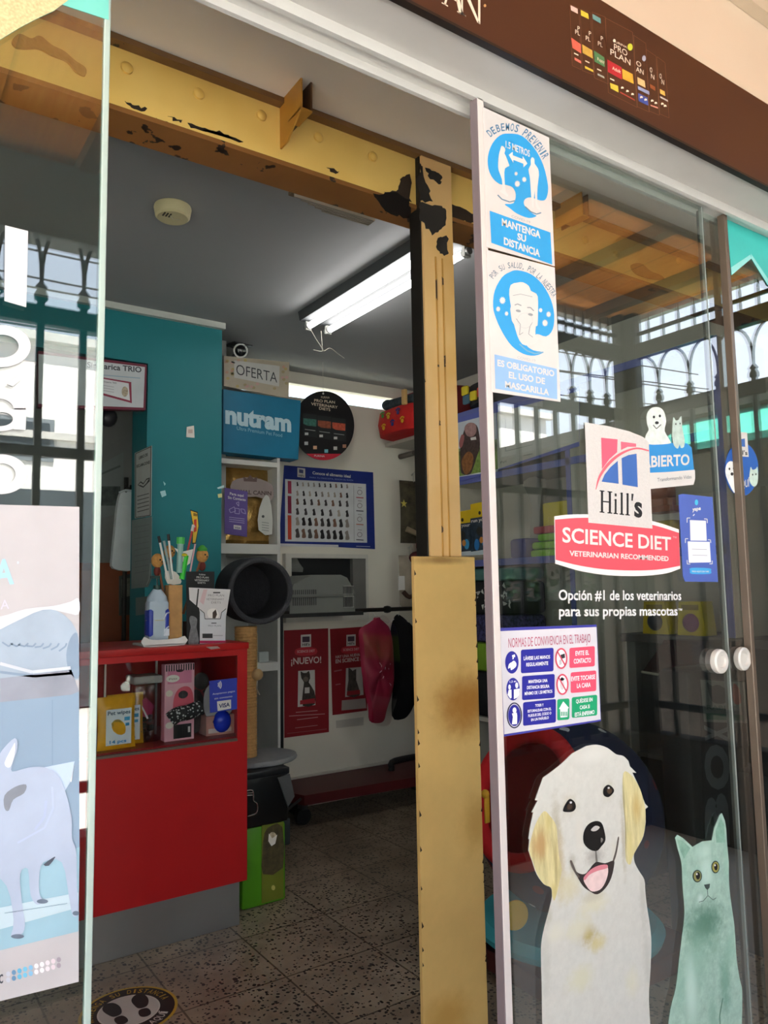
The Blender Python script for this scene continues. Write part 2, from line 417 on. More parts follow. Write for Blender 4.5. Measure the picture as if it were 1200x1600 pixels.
# ---------------------------------------------------------------- floor, walls, ceilings
sbox('floor', terrazzo(), -1.5, 4.3, YG-.1, 6.0, -.12, 0)
sbox('floor', M('b8b2a6', .85, var=.06, scale=3, spec=.2), -2.2, 4.3, -.9, YG-.1, -.12, -.002)
b = MB(); b.box(-1.4, 3.8, YB+.1, YW+.14, ZC, ZC+.12); b.box(-1.4, 1.83, YW+.14, 5.7, ZC, ZC+.12); struct(b.build('ceiling', M('98999a', .75, var=.03, scale=1.5), smooth=0))
sbox('ceiling', M('efe2d6', .7, var=.03, scale=1.5), -1.4, 4.2, YG+.05, YB+.1, ZS, ZS+.10)
b = MB(); b.box(-2.2, 4.6, YF+.02, YW+.14, 3.36, 3.5); b.box(-2.2, 1.83, YW+.14, 6.2, 3.36, 3.5); struct(b.build('roof', M('8b857c', .8), smooth=0))
sbox('wall_right', M('d5cfc2', .7, var=.03), 3.66, 3.8, YB-.6, 5.7, 0, ZC)
sbox('wall_left', WHITE, -1.4, -1.28, YG+.05, 5.7, 0, ZC)
b = MB()                                              # back wall with its strip window open under the ceiling
b.box(1.69, 3.66, YW, YW+.14, 0, 2.815); b.box(1.69, 3.66, YW, YW+.14, 2.915, ZC)
b.box(1.69, 2.1, YW, YW+.14, 2.815, 2.915); b.box(3.56, 3.66, YW, YW+.14, 2.815, 2.915)
struct(b.build('wall_back', M('d9d4c8', .75, var=.03, scale=2), smooth=0))
b = MB(); b.box(2.1, 3.56, YW+.06, YW+.066, 2.815, 2.915); struct(b.build('window_1', GLASS, smooth=0))
TEAL = M('17747d', .55, var=.04, scale=3)
b = MB(); b.box(1.262, 1.69, YT, YT+.27, 0, ZC); b.box(-1.28, 1.262, YT, YT+.27, 2.70, ZC)
struct(b.build('wall_rear_left', TEAL, smooth=0))
b = MB(); b.box(-1.28, 1.70, YT-.03, YT, ZC-.035, ZC); struct(b.build('trim_1', M('b9bdb8', .6), smooth=0))
sbox('wall_rear', M('8d8f8c', .8), -1.4, 1.83, 5.5, 5.62, 0, ZC)
sbox('wall_rear_right', M('9a9c98', .8), 1.69, 1.83, YT+.27, 5.5, 0, ZC)
b = MB(); b.box(2.2, 3.66, YW-.02, YW, 0, .205); struct(b.build('baseboard_back', M('cfcabf', .5), smooth=0))
# front: head of the doors, fascia carrier, plain wall over it, porch ceiling
sbox('trim_9', M('d8d2ca', .6, var=.03), -2.2, 4.3, YF+.012, YG-.03, ZH+.012, ZS+.5)
sbox('wall_front', M('cdb79f', .75, var=.03, scale=2), -2.2, 4.3, YF, YF+.012, 2.772, 3.36)
sbox('trim_8', M('b5b2ad', .55, var=.03), -2.2, 4.3, YF+.004, YG-.03, ZH, ZH+.012)
sbox('wall_front_right', M('c7b9a5', .8), 2.85, 4.3, YG-.03, YG+.12, 0, ZH)
sbox('wall_front_left', M('c7b9a5', .8), -2.2, -1.28, YG-.03, YG+.12, 0, ZH)
sbox('trim_10', WHITE, -1.4, 4.2, YB+.02, YB+.1, 2.7, ZS+.2)
ALU = M('c9c7c2', .35, .15, var=.03)
b = MB(); b.box(-1.28, 2.9, YG-.03, YG+.03, ZH-.012, ZH+.012); b.box(-1.28, 2.9, YG-.03, YG-.018, ZH-.024, ZH+.0)
b.box(-1.28, 2.9, YG+.02, YG+.03, ZH-.03, ZH)
b.box(-1.28, 2.9, YG+.012, YG+.05, ZH+.012, ZS)
struct(b.build('trim_2', ALU, smooth=0))
sbox('ceiling', planks('c8752e', 'e39a4c', .16), -2.2, 4.15, -.8, YF-.001, ZP, ZP+.12)
b = MB()
for x in [-1.2+.62*i for i in range(9)]: b.box(x, x+.07, -.78, YF-.02, ZP-.06, ZP)
struct(b.build('trim_3', M('5a4632', .6), smooth=0))
b = MB(); b.box(-2.2, 4.15, YF-.035, YF-.001, 3.03, ZP); struct(b.build('trim_4', M('c0ae96', .7), smooth=0))
b = MB(); b.box(-2.2, 4.2, -.86, -.8, ZP-.05, ZP+.16); b.box(4.15, 4.2, -.86, YF, ZP-.03, ZP+.16); struct(b.build('trim_5', M('b7b4ae', .5), smooth=0))

# ---------------------------------------------------------------- yellow steel beam and post
YEL = worn_paint('d9ad4c', amount=.30, stain='c99d42')
root = thing('steel_beam', 'yellow painted steel beam with flaking lower edge across the entrance', 'beam', (1.0, YB, 2.69))
b = MB(); b.box(-1.28, 4.1, YB, YB+.02, 2.69, ZS-.018); b.build('web', worn_paint('f0c870', amount=.24, stain='e8bc60'), root, smooth=0)
b = MB(); b.box(-1.28, 4.1, YB-.004, YB+.12, 2.676, 2.69); b.build('bottom_flange', worn_paint('8a5a2c', amount=.38, worn='2a1a12'), root, smooth=0)
b = MB(); b.box(-1.28, 4.1, YB-.03, YB+.02, ZS-.018, ZS-.002); b.build('top_angle', worn_paint('7a5632', amount=.3), root, smooth=0)
for px, py in ((198, 107), (310, 147), (408, 181), (497, 215), (582, 245), (914, 375), (962, 397), (1060, 408)):
    q = PY(px, py, YB); b = MB(); b.lathe([(.016, 0), (.015, .006), (.008, .011), (0, .012)], q, (0, -1, 0), 14); b.build('rivet', M('e4b85e', .45), root)
# flaked dark patches along the lower edge
for pts in ([(195, 158), (210, 165), (230, 170), (225, 174), (205, 168)], [(238, 186), (260, 190), (272, 196), (250, 195)], [(262, 182), (285, 188), (282, 192)],
            [(293, 192), (320, 200), (350, 210), (380, 222), (352, 214), (322, 206), (298, 200)], [(510, 262), (530, 268), (525, 272)],
            [(625, 280), (640, 272), (643, 316), (618, 306), (600, 300), (622, 296)],
            [(692, 318), (712, 322), (745, 334), (745, 350), (720, 346), (694, 344)]):
    b = MB(); b.prism([PY(x, y, YB-.001) for x, y in jag(pts, 4, .3, int(pts[0][0]))], (0, -.0012, 0)); b.build('flaked_patch', M('33261d', .8), root, smooth=0)
b = MB(); pts = sm([(18, 66), (30, 55), (48, 62), (62, 58), (80, 72), (100, 82), (116, 96), (133, 108), (132, 120), (118, 114), (104, 98), (80, 88), (60, 78), (40, 78), (24, 76)])
b.prism([PY(x, y, YB-.001) for x, y in pts], (0, -.006, 0)); b.build('rust_scar', M('a9803a', .8, bump=.5), root, smooth=20)
b = MB(); pts = sm([(985, 415), (1000, 412), (1015, 424), (1030, 430), (1036, 437), (1015, 436), (992, 428)])
b.prism([PY(x, y, YB-.001) for x, y in pts], (0, -.005, 0)); b.build('rust_scar', M('9b7434', .8, bump=.5), root, smooth=20)
b = MB(); b.prism([PZ(x, y, 2.6758) for x, y in jag([(583, 302), (612, 300), (640, 312), (641, 340), (610, 334), (596, 322)], 4, .25, 5)], (0, 0, -.001)); b.build('flaked_patch', M('1d1612', .8), root, smooth=0)
# old bracket box hanging on the beam
def bracket(label, pa, pb, depth):
    a = PY(*pa, YB); c = PY(*pb, YB); w_ = .036
    t = thing('steel_bracket', label, 'bracket', (a.x, YB-.05, c.z), 'brackets on the yellow beam')
    b = MB(); b.prism([(a.x, YB-.001, c.z), (a.x, YB-.001, ZS), (a.x, YB-depth, ZS), (a.x, YB-depth, ZS-.085), (a.x, YB-.045, c.z)], (.005, 0, 0)); b.build('side_plate', worn_paint('c48a35', amount=.3), t, smooth=0)
    b = MB(); b.box(a.x, a.x+w_, YB-depth, YB-.05, ZS-.09, ZS-.085); b.build('bottom_plate', worn_paint('b98233', amount=.3), t, smooth=0)
    b = MB(); b.box(a.x+w_-.005, a.x+w_, YB-depth, YB-.001, ZS-.085, ZS-.001); b.build('inner_plate', worn_paint('5a3a22', amount=.4), t, smooth=0)
bracket('small open rusty bracket on the beam over the open doorway', (437, 160), (440, 234), .13)
bracket('small open rusty bracket seen through the glass beside the distancing notice', (866, 315), (868, 358), .13)

xl, xr = PY(657, 560, YB).x, PY(704, 560, YB).x
post = thing('steel_post', 'yellow flaking steel post in the doorway with a wide lower cover', 'post', ((xl+xr)/2, YB, 0))
x0, x1, zt = PY(642, 870, YB-.03).x, PY(737, 870, YB-.03).x, PY(690, 870, YB-.03).z
b = MB(); b.box(x0, x1, YB-.045, YB-.03, 0, zt, bev=.002); b.build('lower_cover', soft_print('dfb772', [(PY(728, 1098, YB-.045), .17, .14, 'a8702c', .95), (PY(745, 1290, YB-.045), .11, .12, 'b98c48', .7), (PY(700, 1590, YB-.045), .12, .10, 'c08c3c', .6), (PY(648, 1200, YB-.045), .02, 1.2, 'b98a45', .5), (PY(690, 875, YB-.045), .14, .02, '7a5226', .7)], var=.05, scale=9, rough=.45), post, smooth=0)
b = MB(); b.box(x0+.13, x1-.01, YB-.03, YB+.09, 0, zt-.01); b.build('core', M('4a3a28', .7), post, smooth=0)
b = MB(); b.box(xl, xr, YB-.028, YB+.0, zt-.02, ZS); b.build('front_face', worn_paint('e3b87c', amount=.29, stain='d6a660', worn='5a3c22'), post, smooth=0)
b = MB(); b.box((xl+xr)/2-.016, (xl+xr)/2-.011, YB-.031, YB-.028, zt, ZS-.35); b.box((xl+xr)/2+.011, (xl+xr)/2+.016, YB-.031, YB-.028, zt, ZS-.35); b.build('seam', worn_paint('c99447', amount=.4, worn='4a2f1a'), post, smooth=0)
b = MB(); b.box(xl-.004, xl+.02, YB-.02, YB+.04, zt-.02, ZS, bev=.004); b.build('side_channel', M('17130f', .6), post, smooth=0)
for pts in ([(655, 316), (690, 322), (697, 330), (696, 352), (686, 360), (675, 368), (664, 352), (655, 342)],
            [(684, 372), (697, 368), (701, 396), (694, 400), (683, 390)], [(654, 255), (660, 260), (668, 290), (676, 315), (655, 314)], [(664, 262), (680, 268), (690, 275), (688, 288), (672, 280)]):
    b = MB(); b.prism([PY(x, y, YB-.0285) for x, y in jag(pts, 4, .3, int(pts[0][1]))], (0, -.0012, 0)); b.build('bare_patch', M('2b2624', .75), post, smooth=0)
random.seed(3)
for zz, xx, s_ in [(random.uniform(.3, 1.5), random.choice((x0, x1)), random.uniform(.003, .008)) for _ in range(26)]:
    b = MB(); k = 1 if xx == x0 else -1
    b.prism([(xx, YB-.0455, zz), (xx+k*s_, YB-.0455, zz+s_*.6), (xx, YB-.0455, zz+s_*2.6)], (0, -.0008, 0)); b.build('chip', M('3a2818', .8), post, smooth=0)
# slatted strip left from the old shutter, under the beam
t = thing('roller_shutter', 'dark rolled shutter edge with pale slats tucked under the yellow beam', 'shutter', (1.3, YB+.15, 2.62))
b = MB(); b.box(1.07, 1.37, YB+.122, YB+.165, 2.69, 2.70); b.build('housing', M('6a5a48', .7), t, smooth=0)
for i in range(5):
    b = MB(); b.box(1.07+.03*i, 1.37, YB+.123+.009*i, YB+.128+.009*i, 2.668, 2.69); b.build('slat', M('9a9184', .4, .4), t, smooth=0)

# ---------------------------------------------------------------- glass doors
xa, xb = PY(146, 800, YG).x, PY(157, 800, YG).x
b = MB(); b.box(-1.26, xa, YG-.004, YG+.004, .02, ZH-.03); d = struct(b.build('door_1', GLASS, smooth=0))
b = MB(); b.box(xa, xb, YG-.005, YG+.005, .02, ZH-.012, bev=.002); b.build('polished_edge', M('a3b3ab', .25, var=.05), d, smooth=0)
xc, xd = PY(753, 400, YG).x, PY(1119, 700, YG).x
b = MB(); b.box(xc+.022, xd, YG-.004, YG+.004, .02, ZH-.02); d2 = struct(b.build('door_2', GLASS, smooth=0))
b = MB(); b.box(xd-.009, xd-.004, YG-.0055, YG+.0055, .02, ZH-.02, bev=.002); b.build('polished_edge', M('757b76', .25, var=.05), d2, smooth=0)
xj = PY(752, 400, YG-.03).x
b = MB(); b.box(xj, xj+.003, YG-.029, YG-.008, 0, ZH-.02); struct(b.build('trim_6', M('75686a', .5), smooth=0))
b = MB(); b.box(xj+.003, xj+.021, YG-.030, YG-.010, 0, ZH-.02, bev=.0015); struct(b.build('trim_7', M('cbc2bd', .4, var=.03), smooth=0))
xe = PY(1145, 530, YG-.012).x
b = MB(); b.box(xd+.012, 2.85, YG+.012, YG+.020, .02, ZH-.02); d3 = struct(b.build('door_3', GLASS, smooth=0))
b = MB(); b.box(xd+.004, xd+.013, YG+.011, YG+.021, .02, ZH-.02, bev=.002); b.build('polished_edge', M('3d3a36', .3), d3, smooth=0)
b = MB(); b.box(xe-.004, xe+.012, YG-.012, YG+.011, .02, ZH-.016, bev=.002); b.build('seal_strip', M('6b5d50', .35, .3), d3, smooth=0)
def pull(px, py, par, y, lab):
    q = PY(px, py, y)
    b = MB(); b.lathe([(0, -.002), (.030, -.002), (.032, .002), (.031, .012), (.026, .015), (.018, .014), (.015, .010), (0, .009)], (q.x, y, q.z), (0, -1, 0), 36)
    o = b.build('handle', M('cfcac2', .35, .1), par); o['label'] = lab
pull(1121, 1033, d2, YG-.006, 'round grey finger pull'); pull(1157, 1029, d3, YG+.009, 'round grey finger pull')
# ---------------------------------------------------------------- the street side, behind the photographer
sbox('ground', M('d6d1c8', .9, var=.05, scale=3), -60, 60, -60, 12, -.4, -.125)
sbox('road', M('d0cdc6', .9, var=.05, scale=4), -60, 60, -8, -3, -.2, -.11)
IRON = M('1c1d1f', .5, .3)
YFN, XFN = -.75, 4.1
def arch(mb, p0, p1, h, r=.008):
    p0, p1 = Vector(p0), Vector(p1)
    mb.tube([p0.lerp(p1, (1-math.cos(PI*i/14))/2)+Vector((0, 0, h*math.sin(PI*i/14)**.75)) for i in range(15)], r, 6)
def ironwork(name, label, p0, p1, nb, solid_to=None):
    p0, p1 = Vector(p0), Vector(p1); u = (p1-p0); L = u.length; u.normalize(); rz = math.atan2(u.y, u.x)
    t = thing(name, label, 'fence', p0)
    def bar(part, a, b_, z0, z1, th, m=IRON):
        q = MB(); A, B = p0+u*a, p0+u*b_; c = (A+B)/2
        q.box(c.x-(b_-a)/2, c.x+(b_-a)/2, c.y-th/2, c.y+th/2, z0, z1, rz=rz); q.build(part, m, t, smooth=0)
    bar('low_wall', 0, L, 0, .55, .12, M('35312b', .8)); bar('rail', 0, L, 2.50, 2.575, .04); bar('rail', 0, L, 1.98, 2.02, .03); bar('rail', 0, L, .7, .74, .03)
    bar('lintel', 0, L, 2.90, 2.99, .06); bar('rail', 0, L, 3.05, 3.07, .02)
    st = L/nb
    for i in range(nb+1):
        a = i*st; q = p0+u*a
        m = MB(); m.box(q.x-.013, q.x+.013, q.y-.013, q.y+.013, .55, 2.62, rz=rz); m.build('bar', IRON, t, smooth=0)
        m = MB(); m.lathe([(.012, 0), (.026, .01), (.026, .03), (.016, .05), (.024, .06), (.010, .08)], (q.x, q.y, 2.59), n=10); m.build('finial', IRON, t)
        if i < nb:
            m = MB(); arch(m, (q.x, q.y, 2.66), q+u*st+Vector((0, 0, 2.66)), .24); m.build('arch', IRON, t)
        for f in (.25, .75):
            s_ = q+u*st*f
            m = MB(); m.lathe([(.008, 0), (.008, .12), (0, .19)], (s_.x, s_.y, 2.99), n=6); m.build('spear', IRON, t)
    for a in (0, L): bar('post', max(0, a-.04), max(.08, a), 0, ZP, .07)
    return t, bar
t, bar = ironwork('iron_fence', 'black iron fence with arched tops along the street side of the porch', (-2.0, YFN, 0), (XFN-.05, YFN, 0), 38)
bar('roller_box', 0, 4.0, 2.84, 3.15, .12, M('4d5350', .6))
ironwork('iron_fence', 'black iron fence with arched tops closing the end of the porch beside the brown shop', (XFN, YFN+.02, 0), (XFN, YF-.06, 0), 8)

# pale house across the street
yb = -9.0; ym = 2*YG-yb
zt_ = PY(112, 530, ym).z; xr_ = PY(852, 640, ym).x; zr = PY(800, 625, ym).z
t = thing('house', 'tall white house across the street, mirrored in the glass', 'building', (0, yb, 0))
b = MB(); b.box(.4, xr_, yb-4, yb, -.1, zt_); b.build('facade', M('efece6', .8, var=.03, scale=1), t, smooth=0)
b = MB(); b.box(.35, xr_+.1, yb, yb+.15, zt_-.12, zt_); b.box(.35, xr_+.1, yb, yb+.08, zt_-1.5, zt_-1.4); b.build('cornice', M('c9c6c0', .8), t, smooth=0)
b = MB(); b.box(.6, xr_-.2, yb, yb+.05, -.1, 2.9); b.build('garage_door', M('3c444a', .5, var=.1, scale=2), t, smooth=0)
for x in (1.2, 3.6, 6.0):
    b = MB(); b.box(x, x+1.0, yb, yb+.03, 3.3, 3.9); f = b.build('window', M('7d8489', .4), t, smooth=0)
    b = MB(); b.box(x+.06, x+.94, yb+.03, yb+.04, 3.36, 3.84); b.build('pane', M('3a4248', .2), f, smooth=0)
t = thing('house', 'low grey house with a dark roof across the street', 'building', (-4, yb, 0))
b = MB(); b.box(-9, .18, yb-4, yb, -.1, zt_-.9); b.build('facade', M('dcdad6', .8), t, smooth=0)
b = MB(); b.box(-9.2, .19, yb-4.1, yb+.3, zt_-.9, zt_-.65); b.build('roof', M('4a4d50', .7), t, smooth=0)
b = MB(); b.box(-2.6, -.6, yb, yb+.03, .0, 2.4); b.build('garage_door', M('59666e', .5), t, smooth=0)
zk = PY(900, 690, 2*YG+8.0).z
t = thing('boundary_wall', 'low dark brown wall with a ragged coping across the street', 'wall', (xr_+4, -8.0, 0))
b = MB(); b.box(xr_+.15, xr_+9, -8.3, -8.0, -.1, zk); b.build('masonry', M('2b241e', .9, var=.15, scale=3), t, smooth=0)
b = MB(); b.box(xr_+.15, xr_+9, -8.4, -7.9, zk, zk+.12); b.build('coping', M('3a322c', .9), t, smooth=0)
t = thing('shop_block', 'low brown shop with a green awning beyond the iron fence', 'building', (8.5, -5, 0))
b = MB(); b.box(5.4, 12.5, -6.5, 3.0, -.1, 2.75); b.build('facade', M('3a322b', .85), t, smooth=0)
b = MB(); b.box(5.3, 12.6, -6.6, 3.1, 2.75, 2.85); b.build('roof', M('47413b', .8), t, smooth=0)
b = MB(); b.prism([(5.39, -1.2, 2.5), (5.39, -1.2, 2.74), (4.9, -1.2, 2.45), (4.9, -1.2, 2.4)], (0, 1.8, 0)); b.build('awning', M('3f9c86', .6), t, smooth=0)
for i, (za, zb_, y_) in enumerate(((5.6, 5.3, -6.5), (5.9, 5.7, -6.6), (5.2, 5.35, -6.4), (4.7, 4.9, -6.3))):
    b = MB(); b.tube([(-14+28*k/16, y_, za+(zb_-za)*k/16-.5*math.sin(PI*k/16)) for k in range(17)], .012, 5)
    tag(b.build('power_cable', M('2b2b2b', .6)), 'thin black power cable slung across the street', 'cable', 'power cables over the street')
# clipped planting along the fence
random.seed(11)
b = MB(); b.use(M('2c3a26', .9)); b.box(2.5, 4.0, -1.3, -1.02, .5, 1.36)
for i in range(1600):
    c = Vector((random.uniform(2.5, 4.0), random.uniform(-1.35, -.95), random.uniform(.6, 1.56)))
    a = Vector((random.gauss(0, 1), random.gauss(0, 1), random.gauss(0, 1))).normalized(); d_ = a.orthogonal().normalized()
    b.use(M(('3f5a33', '587546', '2f4a2c')[i % 3], .6)); s_ = random.uniform(.02, .04)
    b.face([c-a*s_, c+d_*s_*.5, c+a*s_, c-d_*s_*.5])
o = b.build('hedge_foliage', smooth=0); o['kind'] = 'stuff'; o['label'] = 'green planting along the iron fence, mirrored in the glass'; o['category'] = 'hedge'
sbox('ground', M('57503f', .9), 2.4, 4.05, -1.5, -.85, -.12, .5)
# ---------------------------------------------------------------- prints on the glass, traced onto the pane's own plane
YD = YG-.0055
OUT = (0, -1, 0)
BLUE, NAVY, RED, PAPER, VINYL = M('2b95d0', .4, var=.03), M('2a2a92', .4, var=.03), M('d8525f', .45, var=.03), M('cdc9c5', .5, var=.02), M('d8d6d4', .4, var=.02)
INK = M('1e1c1e', .5)
def virus(a, cx, cy, r, col, lay=3, ry=None):
    ry = ry or r*1.2
    pts = []
    for i in range(24):
        k = 1 if i % 2 else .62; t = 2*PI*i/24; pts.append((cx+r*k*math.cos(t), cy+ry*k*math.sin(t)))
    a.poly('virus_drawing', pts, col, lay)

# distancing notice
c1 = crop(745, 160, 6.664)
YJ = YG-.032
a = Art('distancing_notice', 'white and blue notice with two figures and a distance arrow, topmost on the jamb', 'sign', onY(YJ), OUT,
        c1((66, 48), (752, 366), (812, 1705), (100, 1505)), 'cac2be', .0015)
a.poly('blue_blob', sm(c1((330, 325), (470, 350), (600, 480), (690, 650), (735, 830), (740, 930), (715, 1010), (660, 1022), (560, 990), (500, 1010), (490, 1060), (530, 1120), (590, 1165), (620, 1185), (540, 1205), (420, 1160), (340, 1100), (290, 1060), (380, 1050), (405, 960), (370, 885), (300, 860), (235, 850), (165, 790), (120, 690), (115, 560), (160, 430), (240, 345)), 3), BLUE, 1)
a.poly('standing_figure#1', sm(c1((255, 455), (285, 470), (295, 500), (285, 530), (300, 560), (330, 640), (335, 665), (290, 690), (285, 780), (295, 900), (305, 940), (325, 965), (315, 985), (285, 960), (250, 940), (235, 920), (262, 905), (258, 800), (225, 710), (220, 640), (228, 545), (240, 500)), 2), PAPER, 2)
a.poly('standing_figure#2', sm(c1((575, 572), (598, 595), (600, 640), (635, 690), (645, 760), (630, 880), (628, 1050), (660, 1110), (645, 1122), (610, 1080), (600, 920), (588, 1080), (600, 1095), (580, 1098), (570, 1060), (555, 850), (548, 770), (535, 700), (560, 650), (558, 600)), 2), PAPER, 2)
a.poly('arrow', c1((330, 548), (372, 515), (372, 552), (475, 592), (475, 560), (525, 638), (482, 680), (482, 640), (378, 600), (378, 632)), PAPER, 2)
for i, q in enumerate(((405, 745, 20), (490, 805, 26), (418, 850, 32))): virus(a, *c1(q[0], q[1]), q[2]/6.664, PAPER)
a.line('platform_shade', c1((215, 965), (260, 1010), (340, 1038), (395, 1025)), 1.8, M('5f7d93'), 2); a.line('platform_shade', c1((500, 1085), (560, 1140), (620, 1165), (668, 1150)), 1.8, M('5f7d93'), 2)
a.arc_text('lettering', 'DEBEMOS PREVENIR', sm(c1((140, 365), (215, 312), (310, 295), (410, 310), (500, 360), (580, 440), (640, 520), (690, 600)), 6, False), 12.5, M('3d6f93'), 1, .01, .82)
a.text('lettering', '1.5 METROS', c1(298, 470), c1(550, 570), 11, PAPER, 2, .02)
a.text('lettering', 'COVID-19', c1(360, 1198), c1(555, 1262), 4.2, M('8f9aa0'), 1)
a.poly('blue_band', c1((133, 1128), (766, 1355), (785, 1690), (150, 1462)), BLUE, 1)
a.text('lettering', 'MANTENGA', c1(258, 1282), c1(660, 1415), 11.5, PAPER, 2, .035); a.text('lettering', 'SU', c1(420, 1428), c1(510, 1455), 10.5, PAPER, 2, .035)
a.text('lettering', 'DISTANCIA', c1(280, 1478), c1(655, 1610), 11.5, PAPER, 2, .035)
a.done()
# mask notice
c2 = crop(745, 390, 6.664)
a = Art('mask_notice', 'white and blue notice showing a masked face, below the arrow notice', 'sign', onY(YJ), OUT,
        c2((100, 2), (812, 186), (872, 1585), (158, 1482)), 'cdc6c2', .0015)
a.poly('blue_blob', sm(c2((420, 215), (560, 255), (680, 360), (770, 520), (805, 680), (790, 830), (720, 905), (620, 880), (560, 960), (520, 1000), (590, 1050), (690, 1070), (600, 1105), (480, 1085), (360, 1000), (270, 870), (200, 720), (168, 590), (185, 430), (260, 290), (340, 235)), 3), BLUE, 1)
a.poly('face', sm(c2((350, 370), (420, 345), (480, 342), (540, 380), (560, 430), (600, 450), (632, 490), (635, 640), (630, 790), (612, 800), (608, 900), (640, 930), (600, 985), (540, 1000), (470, 985), (420, 900), (385, 780), (362, 740), (345, 620), (352, 590), (335, 470)), 2), PAPER, 2)
GRY = M('8b8f93')
a.line('face_line', c2((390, 580), (420, 568), (460, 585)), 1.6, GRY, 3); a.line('face_line', c2((520, 605), (555, 605), (590, 640)), 1.6, GRY, 3)
a.ell('face_line', *c2(428, 640), 4, 2, GRY, 3, .2); a.ell('face_line', *c2(555, 678), 4, 2, GRY, 3, .2)
a.line('face_line', c2((372, 480), (450, 465), (540, 485), (575, 495)), .8, GRY, 3)
a.ring('mask_line', *c2(498, 740), 12, 12, .5, M('b5b8ba'), 3); a.line('mask_line', c2((405, 720), (450, 780), (440, 890), (478, 865)), .9, GRY, 3); a.line('mask_line', c2((575, 760), (550, 800), (535, 880), (580, 915)), .9, GRY, 3)
a.line('face_line', c2((440, 985), (520, 1055), (600, 1085), (690, 1070)), 2.2, M('6e9fbe'), 3)
for q in ((265, 530, 36), (220, 620, 26), (307, 668, 22), (662, 632, 22), (745, 675, 28), (708, 765, 34)): virus(a, *c2(q[0], q[1]), q[2]/6.664, PAPER, 2)
a.arc_text('lettering', 'POR SU SALUD, POR LA NUESTRA', sm(c2((170, 310), (240, 235), (330, 195), (430, 195), (540, 230), (640, 310), (720, 400), (790, 500)), 6, False), 9.5, M('4a6578'), 1, .0, .84)
a.text('lettering', 'COVID-19', c2(420, 1135), c2(610, 1170), 4.2, M('a5adb2'), 1)
a.poly('blue_band', c2((182, 1090), (832, 1242), (838, 1560), (192, 1448)), M('8aaed6', .4), 1)
a.text('lettering', 'ES OBLIGATORIO', c2(212, 1210), c2(805, 1322), 10, PAPER, 2, .035); a.text('lettering', 'EL USO DE', c2(330, 1335), c2(708, 1402), 10, PAPER, 2, .035)
a.text('lettering', 'MASCARILLA', c2(292, 1435), c2(750, 1518), 10, PAPER, 2, .035)
a.done()
# rules notice
c3 = crop(770, 970, 6.667)
a = Art('rules_notice', 'white board of workplace rules with blue, red and green panels stuck low on the glass', 'sign', onY(YD-.002), OUT,
        c3((70, 75), (1082, 40), (1128, 1045), (105, 1208)), '3b3a94', .003)
a.poly('white_sheet', c3((75, 108), (1078, 64), (1122, 1028), (118, 1182)), M('cfcbd1', .45, var=.02), 1)
a.text('lettering', 'NORMAS DE CONVIVENCIA EN EL TRABAJO', c3(160, 280), c3(1015, 224), 15.5, M('b0506a'), 2, .0)
def rr(x0, y0, x1, y1, dl, dr, r=18):     # rounded panel whose top and bottom slope
    f = lambda x, y: (x, y+(dl+(dr-dl)*(x-x0)/(x1-x0)))
    q = []
    for cx, cy, s in ((x1-r, y0+r, -PI/2), (x1-r, y1-r, 0), (x0+r, y1-r, PI/2), (x0+r, y0+r, PI)):
        for k in range(5): q.append(f(cx+r*math.cos(s+PI/2*k/4), cy+r*math.sin(s+PI/2*k/4)))
    return c3(q)
a.auto = ('pictogram', lambda p: ('L' if p[0] < 835 else 'R')+str(int((p[1]+(p[0]-790)*.09-1013)//41)))
REDP, GRN, WH = M('e0506a', .45), M('1c9a68', .45), M('f0eef2', .45)
a.poly('blue_panel', rr(290, 290, 630, 535, 12, -10), NAVY, 2); a.poly('blue_panel', rr(302, 565, 642, 815, 12, -12), NAVY, 2); a.poly('blue_panel', rr(312, 835, 655, 1080, 15, -22), NAVY, 2)
a.poly('red_panel', rr(795, 275, 1060, 485, 8, -12), REDP, 2); a.poly('red_panel', rr(808, 530, 1075, 745, 8, -14), REDP, 2); a.poly('green_panel', rr(820, 785, 1085, 1000, 12, -16), GRN, 2); a.poly('green_panel', rr(668, 815, 795, 1035, 3, -8), GRN, 2)
def tx(t, x0, y0, x1, y1, h): a.text('lettering', t, c3(x0, y0), c3(x1, y1), h/6.667, WH, 3, .02)
tx('LÁVESE LAS MANOS', 318, 410, 592, 392, 38); tx('REGULARMENTE', 345, 475, 572, 458, 38)
tx('MANTENGA UNA', 368, 650, 565, 636, 34); tx('DISTANCIA SEGURA', 352, 712, 585, 695, 34); tx('MÍNIMO DE 1.50 METROS', 328, 775, 615, 748, 34)
tx('TOSER Y', 437, 895, 525, 888, 28); tx('ESTORNUDAR CON EL', 360, 955, 605, 928, 28); tx('PLIEGUE DEL CODO O', 365, 1002, 605, 972, 28); tx('EN UN PAÑUELO', 395, 1045, 578, 1020, 28)
tx('EVITE EL', 857, 362, 998, 352, 48); tx('CONTACTO', 840, 445, 1018, 432, 50); tx('EVITE TOCARSE', 812, 628, 1062, 604, 48); tx('LA CARA', 872, 700, 1015, 686, 48)
tx('QUÉDESE EN', 862, 858, 1035, 836, 40); tx('CASA SI', 902, 922, 1005, 908, 40); tx('ESTÁ ENFERMO', 850, 998, 1055, 968, 42)
for cx, cy, rx, ry in ((196, 433, 70, 117), (208, 712, 70, 118)): a.ell('pictogram', *c3(cx, cy), rx/6.667, ry/6.667, NAVY, 2)
a.ring('pictogram', *c3(222, 985), 80/6.667, 135/6.667, 2, M('26264a'), 2, wy=2); a.ell('pictogram', *c3(222, 985), 64/6.667, 112/6.667, NAVY, 2)
